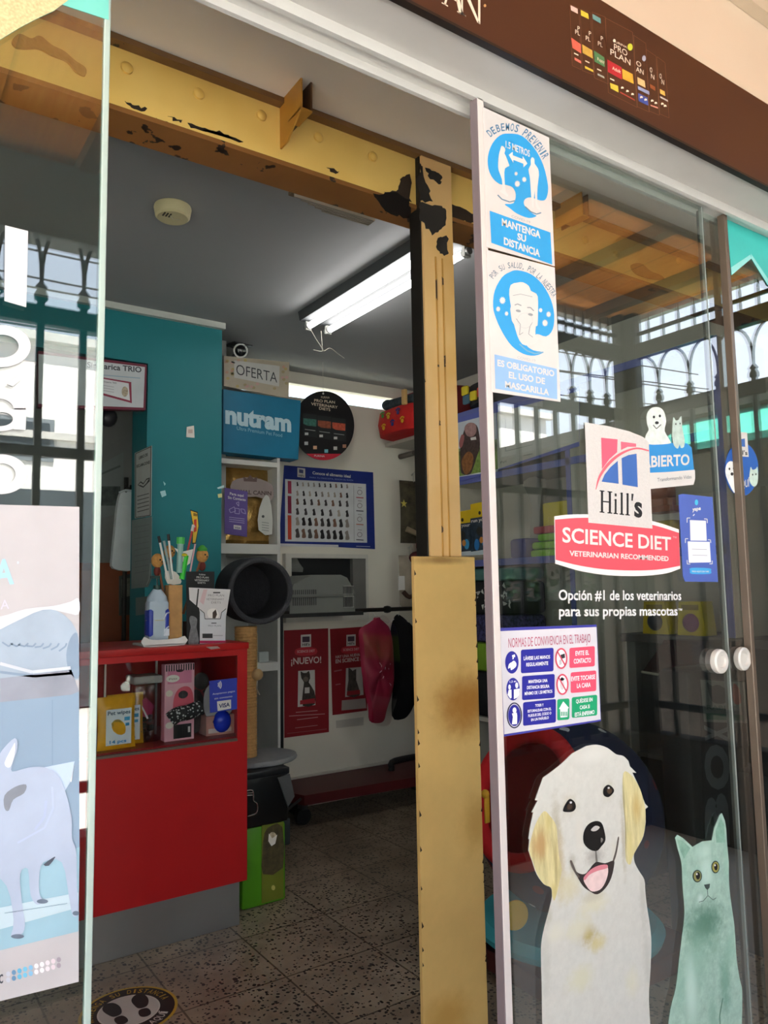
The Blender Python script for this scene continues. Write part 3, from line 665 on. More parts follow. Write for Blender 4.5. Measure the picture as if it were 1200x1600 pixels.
a.poly('pictogram', sm(c3((165, 450), (195, 430), (215, 415), (240, 440), (235, 480), (185, 515), (180, 485), (155, 500)), 2), WH, 3); a.poly('pictogram', c3((195, 360), (225, 348), (230, 375), (215, 380), (212, 400), (200, 400), (202, 382)), WH, 3)
a.poly('pictogram', c3((160, 720), (190, 715), (192, 800), (178, 810), (150, 770)), WH, 3); a.poly('pictogram', c3((215, 715), (275, 705), (270, 770), (250, 800), (215, 815)), WH, 3)
a.ell('pictogram', *c3(170, 690), 2, 4, WH, 3); a.ell('pictogram', *c3(245, 672), 2.3, 4.5, WH, 3); a.text('pictogram', '1,5 m', c3(172, 645), c3(238, 638), 3.2, WH, 3, .02)
a.ell('pictogram', *c3(222, 932), 3, 4.5, WH, 3); a.poly('pictogram', c3((195, 965), (245, 955), (250, 985), (248, 1075), (195, 1078), (205, 1000)), WH, 3)
for cx, cy in ((708, 392), (720, 662)):
    a.ell('pictogram', *c3(cx, cy), 55/6.667, 96/6.667, WH, 2); a.ring('pictogram', *c3(cx, cy), 64/6.667, 110/6.667, 2.3, M('cf4a60'), 4, wy=2.6)
    a.line('pictogram', c3((cx-40, cy-72), (cx+40, cy+70)), 2, M('cf4a60'), 4)
a.poly('pictogram', c3((700, 355), (745, 340), (748, 385), (715, 395)), M('2c2a30'), 3); a.poly('pictogram', c3((685, 410), (710, 400), (715, 450), (690, 465)), M('bdb9bd'), 3)
a.ell('pictogram', *c3(718, 660), 24/6.667, 60/6.667, M('cfc8cc'), 3); a.poly('pictogram', c3((695, 610), (715, 585), (742, 605), (735, 620), (705, 625)), M('2c2a30'), 3)
a.poly('pictogram', c3((730, 838), (788, 905), (778, 915), (775, 1000), (700, 1008), (698, 920), (685, 918)), WH, 3)
for k in range(4): a.poly('pictogram', c3((705+18*k, 945), (715+18*k, 944), (716+18*k, 990), (706+18*k, 991)), GRN, 4)
a.done()
# big brand sticker
c4 = crop(800, 530, 3.0)
W2 = M('cbc6c2', .5, var=.05, scale=300)
a = Art('brand_decal', 'large red and white pet food decal with a square logo above a curved red banner', 'decal', onY(YD), OUT,
        sm(c4((200, 830), (275, 822), (420, 822), (560, 835), (680, 858), (782, 892)), 4, False)+sm(c4((789, 1075), (720, 1098), (600, 1110), (450, 1106), (320, 1086), (204, 1052)), 4, False), 'e4dedb', .0012)
a.poly('red_banner', sm(c4((201, 846), (300, 838), (430, 838), (560, 850), (680, 876), (782, 908)), 4, False)+sm(c4((787, 1062), (700, 1078), (600, 1084), (450, 1080), (320, 1062), (204, 1034)), 4, False), RED, 1)
a.poly('logo_panel', c4((340, 390), (450, 408), (548, 432))+sm(c4((580, 445), (615, 460), (640, 485)), 3, False)+c4((657, 888), (357, 860)), W2, 2)
a.poly('logo_panel', c4((416, 462), (493, 470), (491, 530), (455, 562), (420, 610)), M('dd5a72', .45), 3)
a.poly('logo_panel', c4((508, 480), (580, 490), (580, 505), (540, 505), (509, 520)), M('dd6478', .45), 3)
a.poly('logo_panel', sm(c4((390, 705), (405, 640), (450, 575), (510, 530), (580, 508), (640, 520)), 5, False)+sm(c4((640, 527), (580, 516), (515, 540), (460, 585), (415, 645), (393, 705)), 5, False), M('d6606e', .45), 3)
a.poly('logo_panel', c4((418, 668), (432, 635), (460, 600), (494, 570), (498, 678)), M('3a62a8', .45), 3)
a.poly('logo_panel', c4((512, 558), (545, 543), (582, 537), (588, 694), (516, 682)), M('3a62a8', .45), 3)
# serif lettering drawn as strokes
def serif(a, part, glyphs, mp, col, lay):
    for g in glyphs: a.poly(part, [mp(*p) for p in g], col, lay)
def stem(x0, x1, y0, y1, sf=.06, sh=.05, top=True, bot=True):
    o = [[(x0, y0), (x1, y0), (x1, y1), (x0, y1)]]
    if bot: o.append([(x0-sf, y0), (x1+sf, y0), (x1+sf, y0+sh), (x0-sf, y0+sh)])
    if top: o.append([(x0-sf, y1-sh), (x1+sf, y1-sh), (x1+sf, y1), (x0-sf, y1)])
    return o
def hm(x, y):     # unit box: x 0..1 along the word, y 0..1 cap height
    bx, by = 408+(612-408)*x, 812+(834-812)*x
    return c4(bx, by-104*y)
gl = stem(.035, .085, 0, 1, .03)+stem(.215, .265, 0, 1, .03)+[[(.085, .48), (.215, .48), (.215, .54), (.085, .54)]]
gl += stem(.35, .395, 0, .68, .028, top=False)+[[(.32, .62), (.395, .68), (.395, .62)]]+[[(.35, .8), (.395, .8), (.395, .93), (.35, .93)]]
for x in (.49, .625): gl += stem(x, x+.045, 0, 1.0, .028, top=False)+[[(x-.03, .95), (x+.045, 1.0), (x+.045, .93)]]
gl += [[(.735, .68), (.765, .68), (.785, 1.0), (.735, 1.0)]]
serif(a, 'lettering', gl, hm, INK, 3)
a.text('lettering', 's', hm(.8, 0), hm(.985, 0), 24, INK, 3, .03, upv=(0, -34))
a.text('lettering', 'SCIENCE DIET', c4(235, 950), c4(745, 990), 24, M('dcd6d2'), 2, .02)
a.text('lettering', 'VETERINARIAN RECOMMENDED', c4(268, 1015), c4(733, 1040), 8.4, M('dcd6d2'), 2, .025)
a.text('lettering', '™', c4(752, 938), c4(770, 940), 5, M('e0b0b0'), 2)
a.done()
# white slogan: letters cut from vinyl
a = Art('slogan_lettering', 'two lines of white vinyl slogan on the glass under the red banner', 'lettering', onY(YD), OUT,
        [c4(775, 1262), c4(776, 1262), c4(776, 1263), c4(775, 1263)], 'f2f0ee', .0004)
a.text('slogan_line', 'Opción #1 de los veterinarios', c4(218, 1222), c4(793, 1222), 16.5, VINYL, 1, .02)
a.text('slogan_line', 'para sus propias mascotas', c4(220, 1298), c4(776, 1294), 16.5, VINYL, 1, .02); a.text('slogan_line', '™', c4(778, 1280), c4(797, 1280), 6, VINYL, 1, .01)
a.done()
# payment sticker: its square code is left blank
a = Art('payment_sticker', 'blue payment sticker with a blank white square beside the red banner', 'sticker', onY(YD), OUT, c4((781, 730), (800, 725), (940, 740), (966, 1138), (812, 1136), (802, 1110)), '4d62ae', .001)
a.poly('white_card', c4((833, 848), (908, 851), (912, 945), (836, 944)), M('e4e4ea'), 1); a.poly('white_card', c4((823, 948), (926, 950), (932, 1046), (828, 1048)), M('e4e4ea'), 1)
for q in (((820, 860), (820, 838), (835, 838)), ((900, 842), (914, 843), (915, 862)), ((812, 955), (812, 935), (825, 935)), ((918, 940), (930, 941), (931, 955)), ((820, 1035), (821, 1054), (835, 1054)), ((925, 1053), (938, 1053), (938, 1038))): a.line('bracket_mark', c4(*q), 1.2, VINYL, 1)
a.text('logo', 'yape', c4(845, 806), c4(884, 800), 6, VINYL, 1, .03); a.ell('logo', *c4(864, 765), 2.6, 4.5, M('49b6d8'), 1); a.line('logo', c4((848, 828), (855, 820)), 1.5, VINYL, 1)
a.poly('pill', sm(c4((840, 1072), (925, 1074), (932, 1086), (926, 1100), (842, 1100), (834, 1086)), 3), M('3fa0d8'), 1); a.text('pill', 'PAGA AQUÍ CON YAPE', c4(843, 1092), c4(922, 1093), 2.6, VINYL, 2, .02)
a.line('small_print', c4((842, 984), (912, 986)), .9, M('a5a5b0'), 2); a.line('small_print', c4((845, 1012), (915, 1014)), .9, M('a5a5b0'), 2)
a.done()
# open sign hanging just behind the glass
YB2 = YG-.0046
a = Art('open_sign', 'blue and white hanging open sign topped by a white dog and a cat', 'sign', onY(YB2), OUT, c4((610, 492), (740, 486), (820, 488), (842, 508), (858, 655), (850, 682), (650, 702), (625, 706)), '2f86c6', .0004)
a.poly('white_strip', c4((612, 628), (740, 622), (857, 612), (858, 655), (850, 682), (650, 702), (625, 706)), PAPER, 1)
a.text('lettering', 'ABIERTO', c4(608, 602), c4(832, 588), 18, PAPER, 1, .025)
a.text('lettering', 'Transformando Vidas', c4(680, 668), c4(840, 652), 6, M('6a7078'), 2)
DOGW = M('cfd8d2', .6, var=.12, scale=60)
a.poly('dog_cutout', sm(c4((632, 492), (625, 455), (640, 425), (632, 395), (632, 350), (655, 322), (690, 320), (712, 340), (722, 385), (715, 430), (740, 475), (735, 490)), 3), DOGW, 1)
a.ell('dog_cutout', *c4(664, 365), 1.8, 2.2, INK, 2); a.ell('dog_cutout', *c4(692, 360), 1.8, 2.2, INK, 2); a.ell('dog_cutout', *c4(678, 392), 3, 2.4, INK, 2); a.line('dog_cutout', c4((660, 402), (676, 420), (698, 400)), 1.3, M('4a4646'), 2)
a.poly('cat_cutout', sm(c4((752, 480), (750, 420), (755, 365), (765, 380), (780, 378), (793, 360), (796, 410), (808, 470), (805, 505), (790, 510), (785, 492), (778, 512), (765, 508)), 2), M('b3c4bb', .6, var=.15, scale=60), 2)
a.ell('cat_cutout', *c4(766, 398), 1, 1.4, INK, 3); a.ell('cat_cutout', *c4(786, 396), 1, 1.4, INK, 3)
a.done()
# round sticker
a = Art('round_sticker', 'round blue sticker with a dog and cat on the far door', 'sticker', onY(YG+.0095), OUT,
        [c4(1077+78*math.cos(2*PI*i/40), 610+126*math.sin(2*PI*i/40)) for i in range(40)], '2458a8', .001)
a.poly('logo_panel', c4((1028, 430), (1101, 438), (1109, 552), (1035, 546)), PAPER, 1); a.poly('logo_panel', c4((1050, 450), (1064, 452), (1064, 480), (1052, 490)), RED, 2); a.poly('logo_panel', c4((1068, 470), (1090, 465), (1092, 505), (1069, 502)), M('3a62a8'), 2)
a.text('logo_panel', "Hill's", c4(1042, 538), c4(1102, 543), 7, INK, 2, .02)
a.poly('dog_print', sm(c4((1002, 640), (1004, 590), (1025, 572), (1052, 590), (1056, 640), (1050, 690), (1040, 720)), 3), M('dfe2e0', .6, var=.1, scale=60), 1); a.ell('dog_print', *c4(1018, 608), 1.4, 2, INK, 2); a.ell('dog_print', *c4(1038, 606), 1.4, 2, INK, 2); a.ell('dog_print', *c4(1030, 632), 2.2, 2.6, INK, 2)
a.poly('cat_print', sm(c4((1112, 660), (1118, 600), (1126, 612), (1142, 608), (1150, 598), (1153, 640), (1148, 680), (1130, 690)), 3), M('b9cdc2', .6, var=.1, scale=60), 1); a.ell('cat_print', *c4(1127, 635), 1, 1.6, INK, 2); a.ell('cat_print', *c4(1142, 633), 1, 1.6, INK, 2)
a.text('lettering', 'AQUÍ', c4(1060, 700), c4(1112, 690), 12, PAPER, 1, .02)
a.done()
# teal print at the top right, cut by the frame
a = Art('teal_sticker', 'translucent teal print across the top of the far glass door', 'sticker', onY(YG+.0095), OUT, [(1136, 340), (1300, 408), (1300, 486), (1200, 446), (1174, 404), (1143, 430)], '3fb5ad', .001)
a.poly('pale_edge', [(1143, 430), (1174, 404), (1172, 398), (1142, 418)], M('8fd3cf'), 1); a.poly('pale_edge', [(1174, 404), (1200, 446), (1300, 486), (1300, 478), (1200, 436), (1173, 396)], M('8fd3cf'), 1); a.done()

# dog decal
c5 = crop(740, 1130, 3.636)
B5 = lambda x, y, rx, ry, h, s_: (PY(*c5(x, y), YD), rx/3.636/1200*2.2, ry/3.636/1200*2.2, h, s_)
FURW = soft_print('c8c6bd', [B5(470, 620, 40, 200, 'a39a82', .7), B5(420, 1080, 40, 90, 'aaa590', .6), B5(960, 1000, 30, 160, 'b3b0a2', .6), B5(410, 1350, 40, 250, 'b5b3a8', .6), B5(985, 1350, 40, 250, 'b3b1a6', .6), B5(680, 180, 160, 50, 'd6d4cc', .5), B5(560, 800, 30, 60, 'a39b88', .6), B5(490, 790, 45, 190, 'b3a27e', .75), B5(540, 930, 110, 90, 'c9be93', .6), B5(690, 750, 85, 60, '9f9a92', .9), B5(680, 1030, 150, 60, 'd2cba8', .6), B5(655, 1205, 75, 60, 'a8923f', .8), B5(700, 1250, 80, 50, 'c3b36c', .7), B5(600, 1160, 120, 70, 'cfcaae', .7),
    B5(610, 1450, 120, 80, 'cdc9a8', .65), B5(900, 1470, 70, 90, 'd0ccae', .5), B5(470, 1190, 80, 60, 'd4d0bc', .6), B5(545, 470, 75, 65, 'bdb5a2', .8), B5(765, 385, 65, 60, 'bdb5a2', .8), B5(600, 620, 40, 120, 'cfc9bc', .6), B5(850, 650, 22, 230, 'a9a08a', .7), B5(680, 985, 120, 35, 'bdb6a2', .7), B5(800, 720, 40, 80, 'cbc5b6', .6)], var=.05, scale=60)
FURY = soft_print('c9bd8b', [B5(375, 685, 75, 95, 'b08a58', .85), B5(420, 560, 30, 80, 'c2b070', .6), B5(925, 480, 45, 100, 'bb9d5e', .8), B5(890, 720, 30, 120, 'cfc27e', .5), B5(468, 800, 22, 190, '9a8a5c', .7), B5(455, 950, 30, 60, 'b9a662', .6), B5(858, 560, 12, 260, '8f8668', .8)], var=.22, scale=40, stretch=(2.2, 1, .35))
a = Art('dog_decal', 'cut-out photo decal of a smiling cream puppy on the lower glass', 'decal', onY(YD), OUT,
        sm(c5((640, 130), (700, 122), (760, 140), (810, 177), (850, 186), (880, 215)), 3, False)+c5((888, 245), (925, 282), (902, 280))+sm(c5((935, 350), (960, 420), (975, 458)), 3, False)+c5((992, 475), (976, 487))+
        sm(c5((978, 560), (965, 640), (935, 700), (912, 740), (915, 790), (940, 840), (970, 890), (976, 960), (985, 1040), (1002, 1150), (1010, 1250), (1005, 1400), (996, 1570), (1010, 1800)), 3, False)+
        sm(c5((392, 1800), (388, 1500), (384, 1300), (390, 1220), (408, 1140), (432, 1050), (446, 985), (440, 935), (400, 915), (360, 860), (335, 790), (312, 722)), 3, False)+c5((318, 660), (312, 658))+sm(c5((322, 590), (340, 505)), 3, False)+c5((330, 507), (364, 440), (350, 437), (372, 372))+sm(c5((395, 310), (450, 270), (500, 230), (560, 172)), 3, False), 'e2e0d8', .001, mat=FURW)
a.poly('ear#1', sm(c5((398, 500), (432, 525), (468, 580), (476, 660), (485, 760), (500, 830), (482, 925), (460, 1005), (446, 985), (440, 935), (400, 915), (362, 860), (337, 790), (314, 722), (330, 640), (355, 565)), 3), FURY, 1)
a.poly('ear#2', sm(c5((850, 282), (890, 290), (935, 352), (960, 420), (974, 485), (976, 560), (963, 640), (933, 700), (905, 755), (890, 803), (866, 782), (860, 700), (858, 560), (846, 420)), 3), FURY, 1)
BLK = M('1a1817', .35)
a.poly('eye#1', sm(c5((508, 500), (515, 470), (535, 438), (552, 430), (575, 450), (580, 480), (565, 500), (540, 505)), 3), BLK, 1); a.poly('eye#2', sm(c5((735, 400), (738, 370), (760, 350), (782, 358), (798, 382), (785, 405), (765, 420), (745, 415)), 3), BLK, 1)
a.ell('eye#1', *c5(551, 450), 1.8, 1.8, VINYL, 2); a.ell('eye#2', *c5(766, 368), 1.7, 1.7, VINYL, 2); a.ell('eye#2', *c5(770, 385), 4, 4.5, M('4d3a2a'), 2); a.ell('eye#1', *c5(545, 474), 4, 4.8, M('3a2c22'), 2)
a.poly('nose', sm(c5((625, 620), (650, 575), (690, 556), (725, 565), (742, 610), (748, 665), (725, 700), (700, 725), (660, 718), (625, 680)), 3), BLK, 1); a.poly('nose', sm(c5((665, 605), (690, 582), (715, 590), (700, 608), (678, 614)), 3), M('b5b2ae'), 2); a.poly('nose', sm(c5((722, 650), (735, 660), (722, 680)), 2), M('77736f'), 2)
a.poly('muzzle', sm(c5((690, 722), (697, 724), (704, 790), (694, 800)), 2), M('6f6a64'), 1)
a.poly('mouth', sm(c5((548, 780), (570, 830), (605, 855), (640, 850), (690, 790), (745, 795), (790, 780), (798, 800), (780, 880), (745, 940), (700, 972), (660, 955), (620, 925), (585, 865)), 3), M('332a28', .5), 2)
a.poly('mouth', sm(c5((818, 650), (826, 655), (812, 740), (795, 790), (788, 785), (806, 720)), 3), M('5a524c', .5), 1); a.poly('mouth', sm(c5((545, 785), (556, 780), (580, 838), (600, 870), (590, 875), (565, 835)), 2), M('5a524c', .5), 3)
a.poly('tongue', sm(c5((622, 880), (660, 835), (705, 812), (752, 805), (762, 845), (745, 905), (715, 945), (670, 955), (640, 925)), 3), M('e2c4c0', .5, var=.08, scale=60), 3); a.poly('tongue', sm(c5((622, 875), (660, 832), (705, 808), (752, 802), (756, 822), (700, 838), (655, 860), (630, 890)), 3), M('cf7d86', .5), 4)
a.done()
# cat decal
c6 = crop(800, 1060, 2.9625)
B6 = lambda x, y, rx, ry, h, s_: (PY(*c6(x, y), YD), rx/2.9625/1200*2.4, ry/2.9625/1200*2.4, h, s_)
CATG = soft_print('9dbaa9', [B6(872, 1022, 26, 26, 'c4d8cc', .8), B6(890, 1140, 170, 110, '557d69', .95), B6(860, 1300, 120, 160, '86ac97', .6), B6(940, 1230, 60, 80, '7ba08c', .6), B6(900, 830, 50, 14, '86aa97', .6), B6(880, 810, 14, 40, '86aa97', .5), B6(925, 800, 14, 40, '86aa97', .5), B6(985, 1400, 55, 170, '6b9580', .75), B6(830, 1440, 50, 160, 'c2ddcf', .6), B6(900, 900, 60, 110, 'c2dccd', .6), B6(890, 800, 70, 40, 'bdd8c8', .5), B6(1010, 1250, 50, 90, '8ab29c', .6), B6(780, 1420, 40, 120, '86ad98', .6), B6(930, 1560, 40, 120, '7aa28d', .6), B6(990, 850, 25, 120, '8fb5a1', .6), B6(800, 870, 20, 110, '86ad98', .5), B6(900, 970, 60, 30, '8fb29f', .5), B6(857, 915, 40, 48, '86a896', .7), B6(941, 873, 36, 46, '86a896', .7)], var=.16, scale=46)
CATD = soft_print('84ab96', [], var=.2, scale=50)
a = Art('cat_decal', 'cut-out photo decal of a greenish grey cat on the lower glass', 'decal', onY(YD), OUT,
        c6((756, 738), (765, 724), (790, 738))+c6((836, 780),)+sm(c6((880, 755), (926, 750)), 2, False)+c6((938, 690), (962, 632), (972, 624), (986, 660), (992, 700), (996, 770))+
        sm(c6((1004, 850), (1005, 950), (1016, 1050), (1030, 1150), (1040, 1300), (1056, 1400), (1066, 1460), (1062, 1700)), 3, False)+sm(c6((712, 1700), (735, 1530), (760, 1430), (775, 1300), (790, 1180), (800, 1080), (790, 950), (786, 860), (768, 790)), 3, False), 'a3c6b2', .001, mat=CATG)
a.poly('ear#1', c6((764, 745), (790, 752), (825, 785), (795, 835), (775, 790)), CATD, 1); a.poly('ear#2', c6((942, 705), (966, 645), (982, 680), (985, 760), (945, 760)), CATD, 1)
a.ell('eye#1', *c6(857, 915), 22/2.96, 29/2.96, M('3a463e'), 1); a.ell('eye#1', *c6(857, 915), 17/2.96, 24/2.96, M('8a8a55'), 2); a.ell('eye#1', *c6(859, 913), 10/2.96, 17/2.96, BLK, 3); a.ell('eye#1', *c6(853, 905), 1.3, 1.6, VINYL, 4)
a.ell('eye#2', *c6(941, 873), 19/2.96, 29/2.96, M('3a463e'), 1); a.ell('eye#2', *c6(941, 873), 15/2.96, 24/2.96, M('a09a4e'), 2); a.ell('eye#2', *c6(942, 872), 8/2.96, 16/2.96, BLK, 3); a.ell('eye#2', *c6(937, 864), 1.2, 1.6, VINYL, 4)
a.poly('nose', c6((888, 955), (916, 950), (914, 968), (904, 980), (894, 970)), M('44504a'), 1); a.line('muzzle', c6((904, 980), (906, 1005), (885, 1030), (865, 1035)), 1.1, M('5a6a62'), 1); a.line('muzzle', c6((906, 1005), (930, 1025), (945, 1015)), 1.1, M('5a6a62'), 1)
a.line('fur_patch', c6((975, 1480), (960, 1560), (965, 1650)), 1.5, M('5f8571'), 2)
a.done()

# ---------------------------------------------------------------- left sliding door
# burlap and teal print in the top corner
a = Art('corner_print', 'teal and burlap coloured print at the top corner of the sliding door', 'sticker', onY(YD), OUT, [(-80, -90), (170, -40), (170, 31), (97, 7), (84, 17), (60, 28), (33, 42), (0, 62), (-80, 90)], '6fc2b4', .001)
a.poly('burlap', [(-80, -90), (150, -44), (107, 0), (84, 17), (60, 28), (33, 42), (0, 62), (-80, 90)], M('cdb588', .8, var=.2, scale=220), 1); a.done()
# white letters
a = Art('door_lettering', 'column of large white vinyl letters above the pale dog poster', 'lettering', onY(YD), OUT, [(8, 352), (44, 361), (41, 480), (7, 470)], 'c4c4c6', .0006)
a.ring('letter#1', -42, 420, 52, 62, 20, M('c4c4c6', .4, var=.02), 1, a0=.6, a1=1.55)
a.ring('letter#2', 2, 541, 46, 33, 19, M('c4c4c6', .4, var=.02), 1, wy=15); a.ring('letter#3', 2, 741, 41, 31, 19, M('c4c4c6', .4, var=.02), 1, wy=14)
a.poly('letter#4', [(10, 600), (26, 587), (34, 593), (20, 604)], M('c4c4c6', .4, var=.02), 1); a.ring('letter#4', -2, 640, 42, 30, 19, M('c4c4c6', .4, var=.02), 1, wy=13, a0=-PI, a1=0); a.poly('letter#4', [(22, 638), (41, 638), (40, 672), (21, 671)], M('c4c4c6', .4, var=.02), 1)
a.ring('letter#4', 0, 655, 34, 19, 14, M('c4c4c6', .4, var=.02), 2, wy=8)
a.done()
# poster
c7 = crop(0, 1060, 2.9625); c8 = crop(0, 530, 3.0)
a = Art('door_poster', 'tall pale blue poster with a white dog on the open sliding door', 'poster', onY(YD), OUT, [(-120, 785), (124, 792), (123, 1534), (-120, 1594)], 'b2aeb0', .0012)
F1, F2, F3 = M('98a6b5', .6, var=.12, scale=12), M('7d90a4', .6, var=.1, scale=14), M('c3cdd8', .6, var=.08, scale=10)
a.poly('photo_print', [(-118, 925), (-118, 960)]+sm(c8((0, 1330), (120, 1270), (230, 1262), (310, 1300), (355, 1360), (370, 1420), (368, 1600)), 4, False)+[(122, 1062), (-118, 1090)], F1, 1)
a.poly('photo_print', sm(c8((-100, 1290), (0, 1300), (120, 1265), (250, 1250), (330, 1230), (368, 1215), (368, 1290), (300, 1280), (200, 1268), (60, 1330), (-100, 1400)), 3), M('c6c9ce'), 2)
for k in range(8): a.line('photo_print', c8((10+38*k, 1420+6*k), (40+38*k, 1440), (60+36*k, 1425)), 2.5, F2, 2)
a.poly('photo_print', sm(c8((330, 1400), (362, 1380), (369, 1500), (368, 1590), (325, 1560), (310, 1480)), 3), F2, 2)
a.line('photo_print', c8((0, 1520), (150, 1560), (330, 1540)), 5, M('bcc1c8'), 3); a.line('photo_print', c8((0, 1560), (160, 1580), (340, 1565)), 4, F2, 2)
a.poly('photo_print', c7((-300, 90), (0, 60), (330, 30), (365, 60), (368, 790), (360, 1170), (0, 1258), (-300, 1330)), M('8297ac', .6, var=.05, scale=4), 1)
a.line('photo_print', c7((242, 100), (242, 400)), 1, M('71889e'), 2); a.poly('photo_print', c7((0, 0), (330, -40), (365, 60), (330, 75), (0, 110)), M('8b8f9b', .6, var=.2, scale=10), 2)
a.poly('photo_print', c7((-300, 930), (0, 900), (368, 780), (362, 1170), (0, 1258), (-300, 1330)), M('8daebd', .6, var=.12, scale=8), 2); a.poly('photo_print', c7((-300, 1120), (150, 1030), (362, 990), (360, 1060), (0, 1160), (-300, 1220)), M('b0c3cc', .6, var=.08, scale=9), 3)
a.poly('photo_print', c7((135, 425), (345, 383), (330, 470), (300, 520), (140, 520)), M('aebfd6'), 2)
DG = M('a3aec2', .6, var=.08, scale=10)
a.poly('dog_print', sm(c7((-200, 480), (-60, 430), (10, 330), (68, 275), (80, 320), (60, 385), (55, 430), (130, 412), (200, 410), (262, 440), (300, 520), (330, 640), (332, 740), (352, 800), (355, 960), (360, 1085), (335, 1095), (318, 1010), (285, 850), (200, 850), (180, 920), (182, 1000), (205, 1030), (170, 1045), (140, 1000), (128, 880), (92, 905), (100, 1030), (115, 1140), (95, 1185), (50, 1195), (62, 1120), (30, 960), (-60, 900), (-200, 900)), 3), DG, 4)
a.poly('dog_print', sm(c7((20, 540), (70, 500), (120, 490), (110, 530), (60, 560), (40, 610), (20, 600)), 3), M('7d828c', .6, var=.2, scale=20), 5); a.poly('dog_print', sm(c7((20, 390), (60, 310), (68, 300), (66, 350), (45, 410)), 3), M('e6e9ee'), 5)
a.line('dog_print', c7((240, 500), (245, 600), (205, 690), (80, 760)), 3, M('a9b5cd'), 5); a.line('dog_print', c7((212, 565), (205, 640), (160, 700)), 4, M('a5b0ca'), 5); a.poly('dog_print', sm(c7((200, 860), (240, 830), (255, 825), (225, 865)), 2), M('474d5a'), 5)
a.poly('dog_print', sm(c7((325, 470), (345, 395), (338, 420), (330, 475)), 2), VINYL, 5)
for x, y, w_ in ((80, 1192, 30), (195, 1030, 26), (350, 1085, 16)): a.ell('dog_print', *c7(x, y), w_/2.96, 3.5, M('5d6878', .6, var=.2, scale=60), 5)
a.line('photo_print', c7((20, 1085), (310, 1040)), .8, M('6f8796'), 4)
a.text('lettering', 'A', (1, 952), (14, 951), 15, M('c3bdd0'), 1); a.text('lettering', 'A', (-10, 914), (22, 911), 40, M('9cc3dc'), 1, .03); a.ell('lettering', 28, 879, 1.5, 2.2, M('b8c4d0'), 1)
for k in range(10):
    for r in range(2):
        a.ell('dot_row', *c7(38+26*k, 1368-7.4*k+27*r), 3.4, 4, M(('b5b9c4', '5f84a3', '5fa5c4', '6fb4d0', '7fb0d0', 'e0dade', 'e3dcdf', 'e0d2d6', 'd5c6cc', '9a8f98')[k]), 1)
a.text('lettering', 'C', c7(-4, 1412), c7(14, 1408), 14, M('3f4248'), 1, .03)
a.done()

# ---------------------------------------------------------------- brown fascia
a = Art('fascia_sign', 'brown shop fascia with cream capital letters and printed food bags', 'sign', onY(YF), OUT, [(-600, -520), (-300, -410), (925, 0), (925, 1)], '4f2c1a', .001)
bpy.data.objects.remove(a.root)
z0, z1 = ZH, 2.775
b = MB(); b.box(-2.2, 4.3, YF-.012, YF-.0005, z0-.004, z1); a.root = b.build('fascia_sign', M('42261a', .38, var=.06, scale=2), smooth=0); tag(a.root, 'brown shop fascia with cream capital letters and printed food bags', 'sign')
a.f = onY(YF-.012)
b = MB(); b.box(-2.2, 4.3, YF-.016, YF+.0, z0-.010, z0-.004); b.build('bottom_edge', M('1e1511', .5), a.root, smooth=0)
CRM = M('e0cdb6', .5)
def band(px, py, sx, sy, sl): return lambda x, y: (px+sx*x, py+sl*sx*x-sy*y)
m1 = band(693, 7, 31, 47, .56)      # A : cap height runs up out of the frame
gA = [[(.0, 0), (.1, 0), (.5, 1.0), (.44, 1.05)], [(.38, 1.0), (.56, 1.05), (1.0, 0), (.78, 0)], [(.22, .33), (.72, .33), (.7, .38), (.24, .38)], [(-.1, 0), (.22, 0), (.22, .04), (-.1, .04)], [(.68, 0), (1.1, 0), (1.1, .04), (.68, .04)]]
serif(a, 'letter#1', gA, m1, CRM, 1)
m2 = band(717, 21, 34, 48, .5)
gN = [[(.1, 0), (.18, 0), (.18, 1), (.1, 1)], [(.02, 1), (.26, 1), (.98, -.02), (.84, .0)], [(.88, 0), (.98, 0), (.98, 1), (.88, 1)], [(-.04, 0), (.32, 0), (.32, .04), (-.04, .04)], [(.74, .96), (1.12, .96), (1.12, 1), (.74, 1)], [(-.06, .96), (.2, .96), (.2, 1), (-.06, 1)]]
serif(a, 'letter#2', gN, m2, CRM, 1)
a.ell('lettering', 757.5, 9, 2, 2.4, M('b98a5a'), 1)
c9 = crop(870, 0, 6.316)
BAGB, EDG = M('46291b', .4, var=.05), M('77503a', .4)
bags = [((125, 45), (215, 85), (238, 690), (150, 650)), ((228, 90), (330, 130), (362, 740), (250, 700)), ((345, 120), (475, 170), (505, 830), (368, 770)), ((478, 180), (745, 320), (790, 1062), (505, 915)), ((755, 350), (875, 430), (912, 1108), (792, 1055)), ((880, 490), (975, 555), (1010, 1140), (905, 1095)), ((985, 560), (1065, 620), (1105, 1165), (1012, 1125))]
for q in bags: a.poly('bag_print', c9(*q), BAGB, 1); a.line('bag_print', c9(*(q+(q[0],))), .6, EDG, 2)
